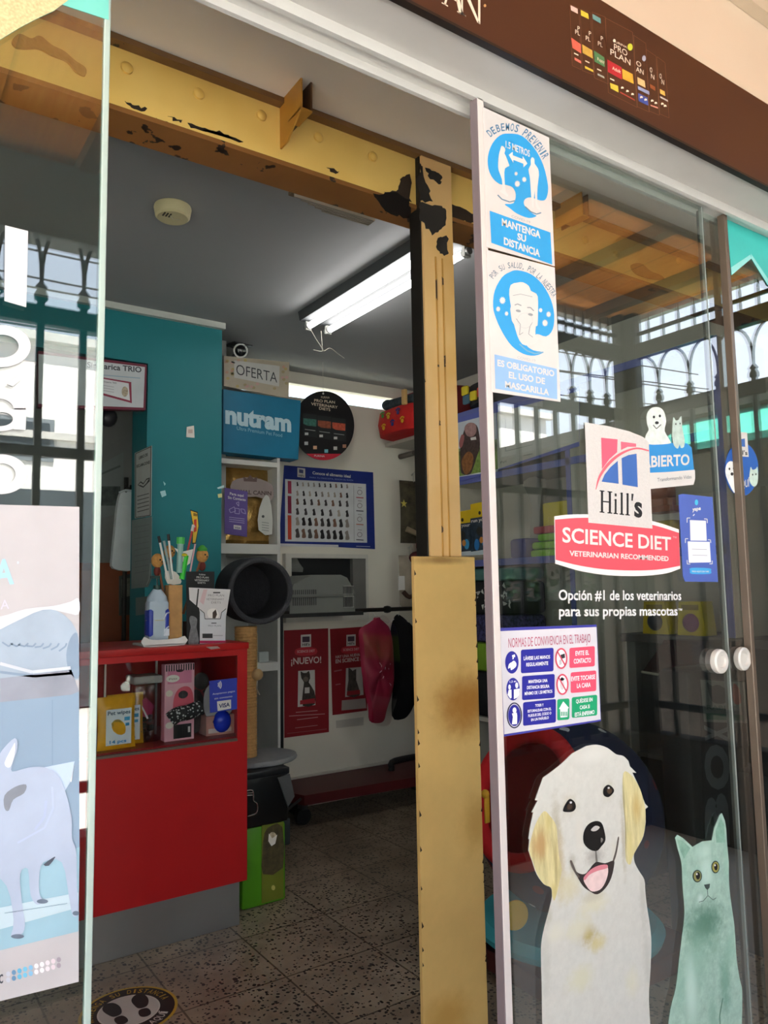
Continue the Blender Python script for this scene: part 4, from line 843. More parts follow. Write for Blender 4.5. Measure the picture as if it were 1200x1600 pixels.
for q, h in ((((132, 55), (202, 90), (204, 140), (136, 105)), 'd9b3a6'), (((232, 100), (305, 138), (312, 192), (235, 155)), 'cdb93e'), (((348, 140), (428, 185), (430, 235), (350, 190)), '5f8f8c'), (((140, 375), (232, 440), (236, 530), (150, 475)), 'd9604f'), (((246, 440), (345, 500), (352, 582), (250, 525)), 'c29a45'), (((362, 500), (465, 570), (470, 665), (368, 610)), '4a7a4f'),
             (((495, 590), (635, 668), (640, 790), (500, 712)), 'b02a33'), (((640, 680), (745, 735), (755, 830), (645, 780)), 'd9a23a'), (((790, 762), (862, 800), (872, 870), (795, 830)), 'd3b07a'), (((795, 850), (908, 905), (910, 940), (798, 885)), '8d96b8'), (((798, 920), (892, 965), (900, 1045), (803, 1000)), '3f4f94'), (((915, 830), (965, 860), (968, 900), (918, 870)), '8a4a2a'), (((1012, 880), (1060, 905), (1066, 950), (1016, 925)), 'd0a050'), (((920, 1035), (992, 1060), (995, 1075), (922, 1048)), 'd08a7a'), (((1015, 950), (1090, 990), (1095, 1008), (1018, 968)), 'b9a9a2'),
             (((170, 568), (235, 605), (238, 632), (172, 595)), 'cf6a5c'), (((272, 652), (352, 692), (358, 715), (275, 678)), 'd0b040'), (((398, 725), (462, 758), (468, 778), (400, 745)), 'a8a89a'), (((520, 820), (600, 850), (605, 915), (528, 875)), 'c9b23f'), (((620, 905), (765, 985), (770, 1000), (622, 920)), 'a04038')): a.poly('bag_print', c9(*q), M(h, .4, var=.12, scale=80), 3)
def fx(t, x0, y0, x1, y1, h, lay=3, col=CRM): a.text('bag_lettering', t, c9(x0, y0), c9(x1, y1), h/6.316, col, lay)
fx('PRO', 560, 490, 692, 560, 62); fx('PLAN', 525, 540, 722, 650, 62); fx('PURINA', 555, 415, 690, 482, 22); fx('Adult', 542, 690, 625, 730, 36, 4); fx('Puppy', 395, 600, 465, 632, 34, 4)
for t, x, y in (('P', 200, 300), ('PL', 178, 335), ('P', 312, 350), ('PL', 282, 395), ('P', 430, 400), ('PL', 402, 450)): fx(t, x, y, x+(22 if len(t) == 1 else 45), y+(10 if len(t) == 1 else 22), 45)
for t, x0, y0, x1, y1 in (('O', 780, 645, 828, 668), ('AN', 778, 705, 852, 742), ('O', 915, 712, 938, 722), ('N', 925, 775, 958, 790), ('O', 1010, 772, 1030, 782), ('N', 1030, 830, 1055, 842)): fx(t, x0, y0, x1, y1, 50)
a.ell('bag_print', *c9(718, 468), 4, 5.5, M('bfc23a'), 4); a.ell('bag_print', *c9(855, 580), 3, 4.5, M('a7a3b0'), 4); a.ell('bag_print', *c9(562, 405), 2, 2.6, CRM, 4)
for x, y in ((640, 872), (690, 905), (740, 935), (828, 965), (870, 990), (935, 1000), (970, 1022), (1035, 1030), (1062, 1050)): a.poly('bag_print', c9((x-14, y-2), (x-6, y-14), (x+12, y-8), (x+14, y+10), (x+4, y+4), (x-10, y+10)), CRM, 5)
for x, y in ((185, 535), (295, 610), (412, 690), (540, 785)): a.poly('bag_print', c9((x-20, y-12), (x+22, y+8), (x+22, y+20), (x-20, y)), CRM, 4)
a.done()
# ---------------------------------------------------------------- things on the shop ceiling
TUBE_EMIT = emit_mat('fluorescent_glow', (1.0, .97, .94, 1), 13.0)
t = thing('fluorescent_light', 'two-tube fluorescent batten on the shop ceiling', 'light', (2.08, 3.05, ZC))
b = MB(); b.prism([(1.97, 2.44, ZC), (2.20, 2.44, ZC), (2.19, 2.44, ZC-.05), (1.98, 2.44, ZC-.05)], (0, 1.25, 0)); b.build('housing', M('4e5153', .7, var=.02), t, smooth=0)
for x in (2.02, 2.15):
    b = MB(); b.cyl((x, 2.47, ZC-.082), (x, 3.66, ZC-.082), .0165, n=14); b.build('tube', TUBE_EMIT, t)
    for y in (2.462, 3.668):
        b = MB(); b.box(x-.018, x+.018, y-.01, y+.01, ZC-.105, ZC-.055, bev=.003); b.build('socket', M('a9a9a4', .5), t)
        b = MB(); b.cyl((x, y-.022, ZC-.082), (x, y+.022, ZC-.082), .0172, n=14); b.build('end_cap', M('8d8d8a', .4, .3), t)
t = thing('smoke_detector', 'round cream smoke detector on the ceiling', 'smoke detector', (*PZ(270, 322, ZC).xy, ZC))
q = PZ(270, 322, ZC)
b = MB(); b.lathe([(.058, 0), (.072, .004), (.074, .012), (.068, .045), (.06, .052), (0, .053)], (q.x, q.y, ZC), (0, 0, -1), 36); b.build('body', M('cfc49a', .5, var=.03), t)
b = MB()
for k in range(3): b.box(q.x-.045+.012*k, q.x-.039+.012*k, q.y-.035, q.y-.005, ZC-.0545, ZC-.052)
b.build('vent', M('4a4536'), t, smooth=0)
b = MB(); b.tube([(q.x-.02, q.y-.02, ZC-.05), (q.x-.01, q.y-.03, ZC-.07), (q.x+.02, q.y-.03, ZC-.066)], .0015, 5); b.build('wire', M('d8d2b8'), t)
b = MB()
p0 = Vector((2.10, 3.66, ZC-.095)); 
b.tube(sm([tuple(p0), (2.11, 3.67, 2.85), (2.125, 3.68, 2.80), (2.18, 3.70, 2.83), (2.24, 3.72, 2.815), (2.3, 3.74, 2.80)], 5, False), .0016, 5)
b.tube(sm([(2.03, 3.66, ZC-.095), (2.07, 3.67, 2.86), (2.12, 3.68, 2.80), (2.06, 3.68, 2.795)], 5, False), .0016, 5)
tag(b.build('loose_wire', M('b8b4aa', .5)), 'loose thin white wires dangling from the near end of the tube light', 'wire')
# camera over the counter
q = PY(376, 548, 4.28)
t = thing('security_camera', 'small dark dome-faced security camera above the handwritten offer sign', 'security camera', (q.x, q.y+.1, 2.93))
ax = (Vector((0, 0, 1.45))-q).normalized()
b = MB(); b.cyl(q-ax*.13, q, .042, .044, 24); b.build('body', M('3a3c3e', .5), t)
b = MB(); b.lathe([(.043, 0), (.044, .006), (.036, .006), (.034, .0)], q, ax, 28, close=False); b.build('bezel', M('b9bab8', .3), t)
b = MB(); b.lathe([(.034, 0), (.02, .004), (0, .006)], q, ax, 24); b.build('lens', M('101012', .12), t)
b = MB(); b.prism([q+Vector((-.05, -.02, .04)), q+Vector((.07, -.02, .035)), q+Vector((.07, .14, .05)), q+Vector((-.05, .14, .06))], (0, 0, .006)); b.build('sun_visor', M('2e3032', .5), t, smooth=0)
b = MB(); b.tube([q-ax*.1, q+Vector((-.02, .1, .06)), Vector((q.x-.02, q.y+.12, ZC-.001))], .012, 8); b.tube(sm([tuple(q-ax*.1), (q.x-.06, q.y+.05, q.z-.05), (q.x-.05, q.y+.02, q.z-.075), (q.x+.0, q.y+.03, q.z-.075)], 4, False), .007, 6); b.build('bracket_arm', M('35373a', .5), t)

# ---------------------------------------------------------------- red counter
CY0, CX1, CTOP = 3.27, 1.475, 1.222
RED_LAC = M('b0191c', .35, var=.05, scale=3)
cz0, cz1 = .795, 1.165
wx1 = PY(371, 1100, CY0).x; cx0 = .15
t = thing('counter', 'red lacquered shop counter with a glazed display and steel kick plate', 'counter', (.8, CY0+.25, 0))
b = MB()
b.box(cx0, CX1, CY0, CY0+.02, .185, cz0)                    # lower front panel
b.box(CX1-.02, CX1, CY0+.02, CY0+.55, .185, CTOP-.03); b.box(cx0, cx0+.02, CY0+.02, CY0+.55, .185, CTOP-.03)
b.box(cx0, CX1, CY0+.53, CY0+.55, .185, cz1)
b.box(cx0, CX1, CY0+.02, CY0+.53, cz0-.02, cz0); b.build('carcass', RED_LAC, t, smooth=0)
b = MB(); b.box(wx1, CX1, CY0, CY0+.02, cz0, CTOP-.03); b.box(cx0, wx1, CY0, CY0+.02, cz1, CTOP-.03); b.build('face_frame', RED_LAC, t, smooth=0)
b = MB(); b.box(cx0-.01, CX1+.004, CY0-.012, CY0+.56, CTOP-.03, CTOP, bev=.004); b.build('top', M('a8201f', .3, var=.08, scale=4), t)
b = MB(); b.prism([PZ(x, y, CTOP+.0002) for x, y in ((322, 1011), (340, 1010), (344, 1013), (330, 1015))], (0, 0, .0006)); b.build('scuff', M('d0a9a0'), t, smooth=0)
b = MB(); b.box(cx0, wx1, CY0+.006, CY0+.010, cz0+.002, cz1); b.build('glass_pane', glass_mat('counter_glass', (.93, .95, .95, 1), .03), t, smooth=0)
b = MB(); b.box(cx0, wx1, CY0-.002, CY0+.016, cz0-.006, cz0+.004); b.build('glass_channel', M('6a5a52', .4, .3), t, smooth=0)
b = MB(); b.box(cx0, CX1-.03, CY0+.012, CY0+.5, .0, .185, bev=.002); b.build('kick_plate', M('a9aaab', .28, .85, var=.08, scale=3), t, smooth=0)
b = MB(); b.box(cx0+.02, CX1-.02, CY0+.515, CY0+.53, cz0, cz1); b.build('back_lining', M('a01c22', .5), t, smooth=0)
for x, wd in ((.925, .008), (1.155, .008)):
    b = MB(); b.box(x, x+wd, CY0+.30, CY0+.31, cz0, cz1); b.build('divider_edge', M('d8d3cd', .4), t, smooth=0)
b = MB(); b.box(cx0+.02, CX1-.02, CY0+.02, CY0+.52, cz0+.001, cz0+.012); b.build('shelf', M('8e1a1c', .35), t, smooth=0)
ZB = cz0+.0125
# wipes
def wipes(x, y, rz, label):
    O = Vector((x, y, ZB)); U = Vector((math.cos(rz), math.sin(rz), 0)); H = .215
    t = thing('wipes_pack', label, 'wipes', O, 'yellow packs of wipes')
    b = MB(); b.pouch(O, U*.16, Vector((0, .012, H)), .05, wob=.002); b.build('pouch', M('e0a21e', .3, var=.1, scale=30), t)
    N = U.cross(Vector((0, 0, 1)))
    F = frame(O+N*.027+Vector((0, .01, 0)), U, Vector((0, 0, 1)))
    a = Art('label', '', '', F, N, [(.03, .02), (.135, .02), (.135, .165), (.03, .165)], 'dfe6ea', .001, parent=t)
    Fd = frame(O+N*.0275+Vector((0, .01, H)), U, Vector((0, 0, -1))); a.f = Fd
    a.text('lettering', 'Pet wipes', (.036, .072), (.13, .072), .016, M('2a4a6a'), 1, .02); a.text('lettering', '14 pcs', (.045, .188), (.115, .188), .013, M('3a8fc9'), 1, .03)
    a.ell('dog_print', .075, .11, .022, .018, M('a58b3a', .6, var=.3, scale=60), 1); a.quadpx('dog_print', .105, .085, .128, .10, M('3a9fd0'), 1); a.quadpx('dog_print', .11, .11, .126, .122, M('3a9fd0'), 1); a.done()
wipes(PY(152, 1180, CY0+.06).x, CY0+.07, .06, 'yellow pack of pet wipes at the front of the counter display'); wipes(PY(168, 1180, CY0+.11).x, CY0+.125, .1, 'yellow pack of pet wipes tucked behind another yellow pack')
# clear jar
x, y = PY(225, 1150, CY0+.15).x+.006, CY0+.18
t = thing('plastic_jar', 'clear square plastic jar with a grey lid beside the yellow wipes', 'jar', (x, y, ZB))
b = MB(); b.box(x-.058, x+.058, y-.058, y+.058, ZB, ZB+.25, bev=.012); b.build('body', PLASTIC, t)
b = MB(); b.box(x-.064, x+.064, y-.064, y+.064, ZB+.25, ZB+.285, bev=.008); b.build('lid', M('9a9894', .4), t)
b = MB(); random.seed(5)
for i in range(26): b.use(M(('3a3034', '2a2428', '5a4a50')[i % 3])); b.sph((x+random.uniform(-.04, .04), y+random.uniform(-.04, .04), ZB+.02+random.uniform(0, .09)), random.uniform(.009, .014), 8)
o = b.build('contents', None, t); o['kind'] = 'stuff'
b = MB(); b.prism([(x-.03, y-.02, ZB+.17), (x+.0, y-.03, ZB+.19), (x+.035, y-.03, ZB+.15), (x+.02, y-.025, ZB+.1), (x-.015, y-.025, ZB+.11)], (0, -.008, 0)); b.build('pink_tag', M('b02a5a', .4), t, smooth=0)
b = MB(); b.prism([(x-.028, y-.034, ZB+.165), (x-.022, y-.034, ZB+.165), (x+.012, y-.034, ZB+.10), (x+.004, y-.034, ZB+.098)], (0, -.002, 0)); b.build('white_strip', M('e0dcd8'), t, smooth=0)
# pink collar and harness card
x0, x1, y = PY(257, 1120, CY0+.09).x, PY(303, 1120, CY0+.09).x, CY0+.09
H = .33; W_ = x1-x0
t = thing('harness_pack', 'tall pink retail pack with a black spotted band in the counter display', 'pack', (x0, y, ZB))
b = MB(); b.box(x0, x1, y, y+.05, ZB, ZB+H, bev=.003); b.build('card', M('dd8fa5', .45), t, smooth=0)
a = Art('front_print', '', '', frame((x0, y-.001, ZB+H), (1, 0, 0), (0, 0, -1)), OUT, [(.0, .0), (W_, 0), (W_, H), (0, H)], 'e3a9b5', .0008, parent=t)
for k in range(12): a.quadpx('stripe', .004+W_*k/12, .002, .004+W_*k/12+.006, .03, M('2a2528'), 1)
a.quadpx('print', .012, .03, W_-.012, .085, M('d87f9c'), 1); a.ell('hang_hole', W_/2, .03, .016, .006, M('33262a'), 2)
a.ell('logo', .035, .062, .03, .016, M('e8e3d8'), 2); a.text('logo', 'Pets', (.018, .068), (.054, .066), .009, M('5a4a3a'), 3)
a.poly('collar_print', sm([(.045, .21), (.04, .15), (.06, .11), (.1, .1), (.125, .13), (.125, .21)], 3), M('d5586a'), 2); a.ell('collar_print', .082, .135, .022, .017, M('3b3436', .5, var=.5, scale=200), 3)
a.ell('logo', .02, .125, .016, .014, M('e4d9c8'), 2); a.ell('logo', .022, .262, .018, .014, M('e8ddd0'), 2); a.quadpx('print', .0, .235, W_, .27, M('e2a0b0'), 1)
a.quadpx('print', .04, .262, W_-.012, .322, M('171416'), 2); a.quadpx('print', .105, .275, .115, .30, M('cfcac6'), 3); a.done()
SPOT = bpy.data.materials.new('spotted_fabric'); SPOT.use_nodes = True; _n = SPOT.node_tree; _b = _n.nodes['Principled BSDF']
_v = _n.nodes.new('ShaderNodeTexVoronoi'); _v.inputs['Scale'].default_value = 75; _tc = _n.nodes.new('ShaderNodeTexCoord'); _r = _n.nodes.new('ShaderNodeValToRGB')
_r.color_ramp.interpolation = 'CONSTANT'; _r.color_ramp.elements[0].color = (.6, .6, .58, 1); _r.color_ramp.elements[1].color = (.02, .02, .02, 1); _r.color_ramp.elements[1].position = .33
_n.links.new(_tc.outputs['Object'], _v.inputs[0]); _n.links.new(_v.outputs['Distance'], _r.inputs[0]); _n.links.new(_r.outputs[0], _b.inputs[0]); _b.inputs['Roughness'].default_value = .8
b = MB(); b.tube(sm([(x0+.02, y-.018, ZB+.095), (x0+.05, y-.026, ZB+.115), (x0+.1, y-.026, ZB+.12), (x1+.02, y-.018, ZB+.135)], 4, False), .033, 12); b.build('spotted_band', SPOT, t)
# white box with blue ball, in front of a grey plush
x0, x1, y = PY(322, 1160, CY0+.10).x, PY(367, 1160, CY0+.10).x, CY0+.10
t = thing('ball_toy_box', 'open white and pink box holding a blue ball in the counter display', 'toy box', (x0, y, ZB))
b = MB(); b.box(x0, x1, y, y+.09, ZB, ZB+.085, bev=.002); b.build('carton', M('c9a196', .5), t, smooth=0)
a = Art('front_print', '', '', frame((x0, y-.001, ZB+.085), (1, 0, 0), (0, 0, -1)), OUT, [(0, 0), (x1-x0, 0), (x1-x0, .085), (0, .085)], 'c58c80', .0008, parent=t)
a.ell('print', .05, .025, .02, .012, M('4a2a30'), 1); a.quadpx('print', .01, .055, .12, .075, M('e0cfc6'), 1); a.done()
b = MB(); b.prism(sm([(x0+.01, y+.02, ZB+.085), (x0+.0, y+.02, ZB+.19), (x0+.05, y+.02, ZB+.235), (x0+.12, y+.02, ZB+.2), (x1-.005, y+.02, ZB+.13), (x1-.02, y+.02, ZB+.085)], 4), (0, .004, 0)); b.build('backing_card', M('c9c6c8', .4), t, smooth=0)
b = MB(); q = PY(347, 1127, y); b.sph((q.x, y+.0, q.z), (.042, .03, .05), 20); b.build('blue_ball', M('1a35c4', .25), t)
b = MB(); b.sph((x0-.01, y+.10, ZB+.10), (.04, .04, .10), 14); b.sph((x0+.01, y+.09, ZB+.235), (.035, .035, .04), 14); b.tube([(x0+.02, y+.06, ZB+.2), (x0+.05, y+.03, ZB+.15)], .018, 8)
tag(b.build('plush_toy', M('4e4746', .9, bump=.4, bscale=90)), 'small grey plush toy behind the white and pink box', 'toy')
# card payment sticker on the counter glass
a = Art('contactless_sticker', 'blue contactless payment sticker on the counter glass', 'sticker', onY(CY0+.004), OUT, [(327, 1064), (371, 1059), (371, 1108), (328, 1114)], '2b3aa0', .0008)
for k in range(3): a.ring('symbol', 338, 1070, 4+2.2*k, 5+2.4*k, 1.3, VINYL, 1, a0=-.7, a1=.7, n=8)
a.text('lettering', 'Aceptamos pagos', (332, 1086), (367, 1081), 3, VINYL, 1); a.text('lettering', 'sin contacto', (335, 1093), (363, 1089), 3, VINYL, 1)
a.poly('white_panel', [(339, 1096), (361, 1093), (361, 1107), (340, 1111)], PAPER, 1); a.text('white_panel', 'VISA', (342, 1106.5), (359, 1103.5), 6.5, M('22275a'), 2, .03); a.done()

# ---------------------------------------------------------------- on top of the counter
def ontop(px, py): return PZ(px, py, CTOP)
q = PY(256, 1012, CY0+.07)
x, y = PY(262, 1010, CY0+.09).x, CY0+.10
t = thing('white_tray', 'small white tray under the gel bottle on the counter', 'tray', (x, y, CTOP))
xl_, xr_ = PY(225, 1005, CY0+.03).x, PY(289, 1005, CY0+.03).x
b = MB(); b.box(xl_, xr_, CY0+.03, CY0+.20, CTOP+.001, CTOP+.012, bev=.004); b.build('base', M('d6d4d2', .4), t)
b = MB(); b.prism(sm([(xl_, CY0+.03, CTOP+.002), (xr_, CY0+.03, CTOP+.002), (xr_, CY0+.03, CTOP+.04), (xr_-.03, CY0+.03, CTOP+.032), (xl_+.06, CY0+.03, CTOP+.028), (xl_+.02, CY0+.03, CTOP+.034), (xl_, CY0+.03, CTOP+.044)], 2), (0, .003, 0)); b.build('front_lip', M('dcdad8', .35), t, smooth=0)
GEL = M('aebccb', .3, var=.05)
bx, by = PY(245, 960, CY0+.1).x, CY0+.10
t = thing('gel_bottle', 'translucent white pump bottle with a blue label on the counter', 'bottle', (bx, by, CTOP+.012))
zb = CTOP+.0125
b = MB(); b.box(bx-.045, bx+.045, by-.035, by+.035, zb, zb+.185, bev=.014); b.lathe([(.046, 0), (.042, .02), (.02, .05), (.015, .055)], (bx, by, zb+.18), n=24, sy=.8); b.build('body', GEL, t)
b = MB(); b.box(bx-.0465, bx-.018, by-.0365, by+.0365, zb+.025, zb+.15, bev=.012); b.box(bx+.018, bx+.0465, by-.0365, by+.0365, zb+.025, zb+.15, bev=.012); b.build('label', M('2338a0', .35), t)
b = MB(); b.tube(sm([(bx+.02, by-.0375, zb+.03), (bx+.03, by-.0375, zb+.06), (bx+.042, by-.0375, zb+.07)], 4, False), .003, 6); b.tube(sm([(bx+.018, by-.0375, zb+.10), (bx+.03, by-.0375, zb+.125), (bx+.044, by-.0375, zb+.13)], 4, False), .003, 6); b.box(bx+.02, bx+.044, by-.0385, by-.037, zb+.03, zb+.06); b.build('label_swoosh', M('d5dbe8', .4), t)
b = MB(); b.cyl((bx, by, zb+.23), (bx, by, zb+.25), .016, n=18); b.cyl((bx, by, zb+.25), (bx, by, zb+.285), .004, n=8); b.box(bx-.03, bx+.012, by-.007, by+.007, zb+.280, zb+.292, bev=.003); b.build('pump', M('1d3a36', .4), t)
b = MB(); b.tube([(bx+.047*math.cos(2*PI*i/24), by+.038*math.sin(2*PI*i/24), zb+.098) for i in range(24)], .0014, 5, closed=True); b.build('rubber_band', M('d0c08a'), t)
# wooden tube holder and toys standing in it
wx, wy = PY(275, 955, CY0+.08).x, CY0+.115
t = thing('wooden_holder', 'tall square light wood holder full of toys on the counter', 'holder', (wx, wy, CTOP+.012))
b = MB(); hw = .028
for s in (-1, 1): b.box(wx-hw, wx+hw, wy+s*hw-.003, wy+s*hw+.003, zb, zb+.25); b.box(wx+s*hw-.003, wx+s*hw+.003, wy-hw, wy+hw, zb, zb+.25)
b.box(wx-hw, wx+hw, wy-hw, wy+hw, zb, zb+.006); b.build('body', M('b98a55', .55, var=.16, scale=22), t, smooth=0)
ztop = zb+.25
def toyhead(px, py, r, lab, crown=None):
    q = PY(px, py, wy+.02); t = thing('stick_toy', lab, 'toy', q, 'toys in the wooden holder')
    b = MB(); b.tube([(wx+(q.x-wx)*.35, wy+.01, zb+.12), tuple(q)], .006, 8); b.build('stick', M('7a4a2a', .6), t)
    b = MB(); b.sph(q, (r, r*.8, r*1.15), 16); b.build('head', M('c08a4a', .8, var=.2, scale=50, bump=.4, bscale=80), t)
    b = MB(); b.sph(q+Vector((0, .0, -r*1.7)), (r*.6, r*.5, r*.8), 12); b.build('scarf', M('6a2a22', .8), t)
    b = MB(); b.sph(q+Vector((r*.2, -r*.75, r*.1)), r*.16, 8); b.sph(q+Vector((r*.55, -r*.6, -r*.2)), r*.14, 8); b.build('eyes', M('1a1412', .3), t)
    if crown: b = MB(); b.lathe([(r*.75, 0), (r*.8, r*.4), (r*.3, r*.9), (0, r)], q+Vector((0, 0, r*.7)), n=14); b.build('cap', M(crown, .6), t)
toyhead(246, 876, .028, 'tan animal-head stick toy leaning out of the holder over the gel bottle'); toyhead(265, 862, .026, 'tan animal-head stick toy between the black tipped white sticks'); toyhead(316, 868, .029, 'tan animal-head stick toy with a green cap in the wooden holder', '3f9a3a')
def wand(pa, pb, r, h, lab, tip=None):
    A, B = PY(*pa, wy), PY(*pb, wy)
    t = thing('toy_wand', lab, 'toy', A, 'toys in the wooden holder')
    b = MB(); b.tube([A, B], r, 8); b.build('shaft', M(h, .5), t)
    if tip: b = MB(); b.tube([B, B+(B-A).normalized()*.03], r*1.35, 8); b.build('tip', M(tip, .5), t)
wand((262, 905), (250, 848), .005, 'd9d6d0', 'white stick with a black tip above the gel bottle side of the holder', '1f1d1d'); wand((268, 905), (256, 845), .006, '8f9c9a', 'grey stick between two black tipped white sticks'); wand((270, 905), (264, 845), .005, 'dcd8d4', 'white stick with a black tip behind the middle animal head', '1f1d1d')
wand((284, 905), (291, 868), .012, '35c83a', 'bright green handle sticking out of the wooden holder'); wand((289, 880), (300, 830), .005, 'b03030', 'thin red and white toy rod in front of the yellow card', 'd8d4d0')
wand((280, 895), (282, 850), .014, '8fb5ae', 'pale green bottle brush toy in the wooden holder', '49b85a'); wand((296, 900), (305, 850), .004, 'd9a9b0', 'thin pink stick beside the green handle')
q = PY(288, 870, wy-.01)
b = MB(); b.lathe([(.0, 0), (.012, .004), (.013, .012), (0, .017)], q, n=14); tag(b.build('yellow_bell', M('d9c51e', .4)), 'small yellow bell hanging among the toys in the holder', 'bell')
a = Art('toy_card', 'folded yellow card with a red toy standing up out of the wooden holder', 'card', onY(wy+.03), OUT, [(297, 796), (309, 800), (311, 822), (306, 850), (300, 850), (301, 820)], '2a2118', .0012, group='toys in the wooden holder')
a.poly('yellow_print', [(298, 798), (308, 801.5), (310, 822), (305, 848), (301, 848), (302, 820)], M('e0b83a'), 1); a.poly('yellow_print', [(303, 812), (307, 811), (307, 830), (303, 832)], M('c83a28'), 2); a.ell('yellow_print', 304, 823, 1.1, 1.1, VINYL, 3); a.poly('yellow_print', [(302, 801), (308, 803), (308, 807), (302, 806)], M('8a6a2a'), 2); a.done()
# white folded cloth / paper in the bunch
b = MB(); b.prism([PY(x, y_, wy-.005) for x, y_ in ((273, 856), (285, 862), (302, 858), (297, 880), (290, 885), (282, 870))], (0, .004, 0)); tag(b.build('paper_tag', M('d8d3cf', .6)), 'white paper tag among the toys of the wooden holder', 'tag')
b = MB(); b.prism(sm([tuple(PY(x, y_, wy+.0)) for x, y_ in ((258, 894), (266, 892), (275, 894), (282, 904), (282, 912), (262, 912))], 2), (0, .004, 0)); tag(b.build('paper_tag', M('cfcac2', .6)), 'crumpled white paper over the rim of the wooden holder', 'tag')
# leaflet display
y = CY0+.06
x0, x1 = PY(294, 1000, y).x, PY(352, 1000, y).x
f = onY(y)
a = Art('leaflet_display', 'black and white leaflet display box with a grey dog picture on the counter', 'display', f, OUT, [(291, 893), (335, 893), (335, 920), (353, 922), (352, 1006), (292, 1010)], '161517', .004)
b = MB(); b.box(x0, x1, y+.002, y+.07, CTOP+.001, CTOP+.10); b.build('pocket', M('1a191b', .5), a.root, smooth=0)
a.poly('leaflet', [(295, 918), (360, 921), (352, 970), (314, 968), (311, 950), (296, 937)], M('d9d3d4'), 1); a.poly('leaflet', [(309, 920), (311, 920), (308, 950), (306, 946)], M('2a2828'), 2); a.poly('leaflet', [(318, 921), (324, 921), (318, 945), (312, 940)], M('d9b9bd'), 2)
a.quadpx('leaflet', 333, 925, 344, 927, M('4a4446'), 2); a.text('leaflet', 'PRO PLAN', (325, 932), (350, 932), 3.6, M('8a8084'), 2); a.text('leaflet', 'VETERINARY', (322, 938), (350, 938), 3.6, M('8a8084'), 2); a.text('leaflet', 'DIETS', (330, 943), (345, 943), 3.4, M('8a8084'), 2)
a.poly('leaflet', sm([(324, 955), (330, 951), (338, 952), (342, 962), (338, 966), (326, 965)], 2), M('efe9e6'), 2); a.poly('leaflet', [(332, 957), (337, 952), (339, 960), (336, 967), (332, 966)], M('4a3a34'), 3)
a.poly('front_card', [(312, 952), (319, 958), (320, 966), (344, 966), (346, 956), (353, 951), (352, 1005), (312, 1007)], M('cfd0d6'), 3); a.line('front_card', [(312, 952), (319, 958), (320, 967), (344, 967), (346, 957), (353, 951)], 1, M('2a282a'), 4)
a.text('front_card', 'PRO PLAN', (325, 979), (345, 979), 2.6, M('7a8088'), 4); a.quadpx('front_card', 330, 973, 338, 974.3, M('3a3a3c'), 4); a.quadpx('front_card', 316, 990, 332, 997, M('39393b'), 4); a.line('front_card', [(333, 993), (348, 993)], .6, M('6a6a70'), 4); a.quadpx('front_card', 312, 1001, 352.5, 1005, M('b8285a'), 4)
a.text('heading', 'PURINA', (311, 899), (321, 899.3), 2.6, VINYL, 1); a.text('heading', 'PRO PLAN', (307, 903.5), (326, 904), 3.2, VINYL, 1); a.text('heading', 'VETERINARY', (304, 908), (327, 908.5), 3.2, VINYL, 1); a.text('heading', 'DIETS', (309, 911.8), (321, 912), 2.6, VINYL, 1)
a.poly('dog_picture', sm([(296, 970), (297, 963), (303, 963), (308, 968), (307, 980), (309, 990), (310, 1006), (295, 1008), (296, 990), (298, 980)], 3), M('77777a', .6, var=.2, scale=90), 1); a.done()

# ---------------------------------------------------------------- bin and cat tree at the counter's end
bx0, bx1, by0 = 1.50, 1.745, 3.40
zbin = .60
t = thing('food_bin', 'tall pet food bin, black upper half and green printed lower half, beside the counter', 'bin', ((bx0+bx1)/2, by0+.15, 0))
b = MB(); b.box(bx0+.01, bx1-.01, by0+.004, by0+.29, 0, .36, bev=.015); b.build('lower_body', M('4f921a', .4), t)
b = MB(); b.box(bx0, bx1, by0-.006, by0+.30, .36, zbin, bev=.012); b.build('upper_body', M('121213', .3), t)
b = MB(); b.box(bx0-.004, bx1+.004, by0-.012, by0+.305, zbin-.02, zbin+.012, bev=.006); b.build('lid', M('1d1e20', .35), t)
zz = PY(390, 1245, by0-.01)
b = MB(); b.tube(sm([(zz.x-.02, by0-.012, zz.z+.03), (zz.x+.012, by0-.02, zz.z+.028), (zz.x+.016, by0-.02, zz.z-.015), (zz.x+.034, by0-.02, zz.z-.035), (zz.x+.03, by0-.02, zz.z-.075), (zz.x-.01, by0-.012, zz.z-.085)], 4, False), .003, 6)
b.tube([(zz.x-.02, by0-.012, zz.z+.02), (zz.x+.012, by0-.018, zz.z+.018)], .003, 6); b.tube([(zz.x-.02, by0-.012, zz.z+.01), (zz.x+.012, by0-.018, zz.z+.008)], .003, 6); b.build('wire_latch', M('c9cbca', .25, .8), t)
a = Art('kitten_print', '', '', onY(by0+.001), OUT, [(409, 1290), (443, 1284), (443, 1402), (409, 1412)], '6c7424', .002, parent=t)
a.poly('print', sm([(410, 1335), (413, 1302), (424, 1290), (441, 1292), (442, 1356), (411, 1366)], 2), M('4a4028', .8, var=.4, scale=40), 1); a.ell('print', 426, 1308, 6, 8, M('b9a98c', .8, var=.4, scale=60), 2); a.poly('print', [(420, 1302), (425, 1310), (433, 1304), (430, 1318), (424, 1322), (419, 1314)], M('e3ded6'), 3); a.ell('print', 427, 1387, 3, 4, M('c2b968'), 1); a.done()
b = MB(); b.prism([(bx1-.06, by0-.02, zbin-.03), (bx1+.0, by0-.02, zbin-.02), (bx1+.03, by0-.01, zbin-.13), (bx1-.01, by0-.02, zbin-.17)], (0, .012, 0)); b.build('latch_flap', M('4e4f50', .5), t, smooth=0)
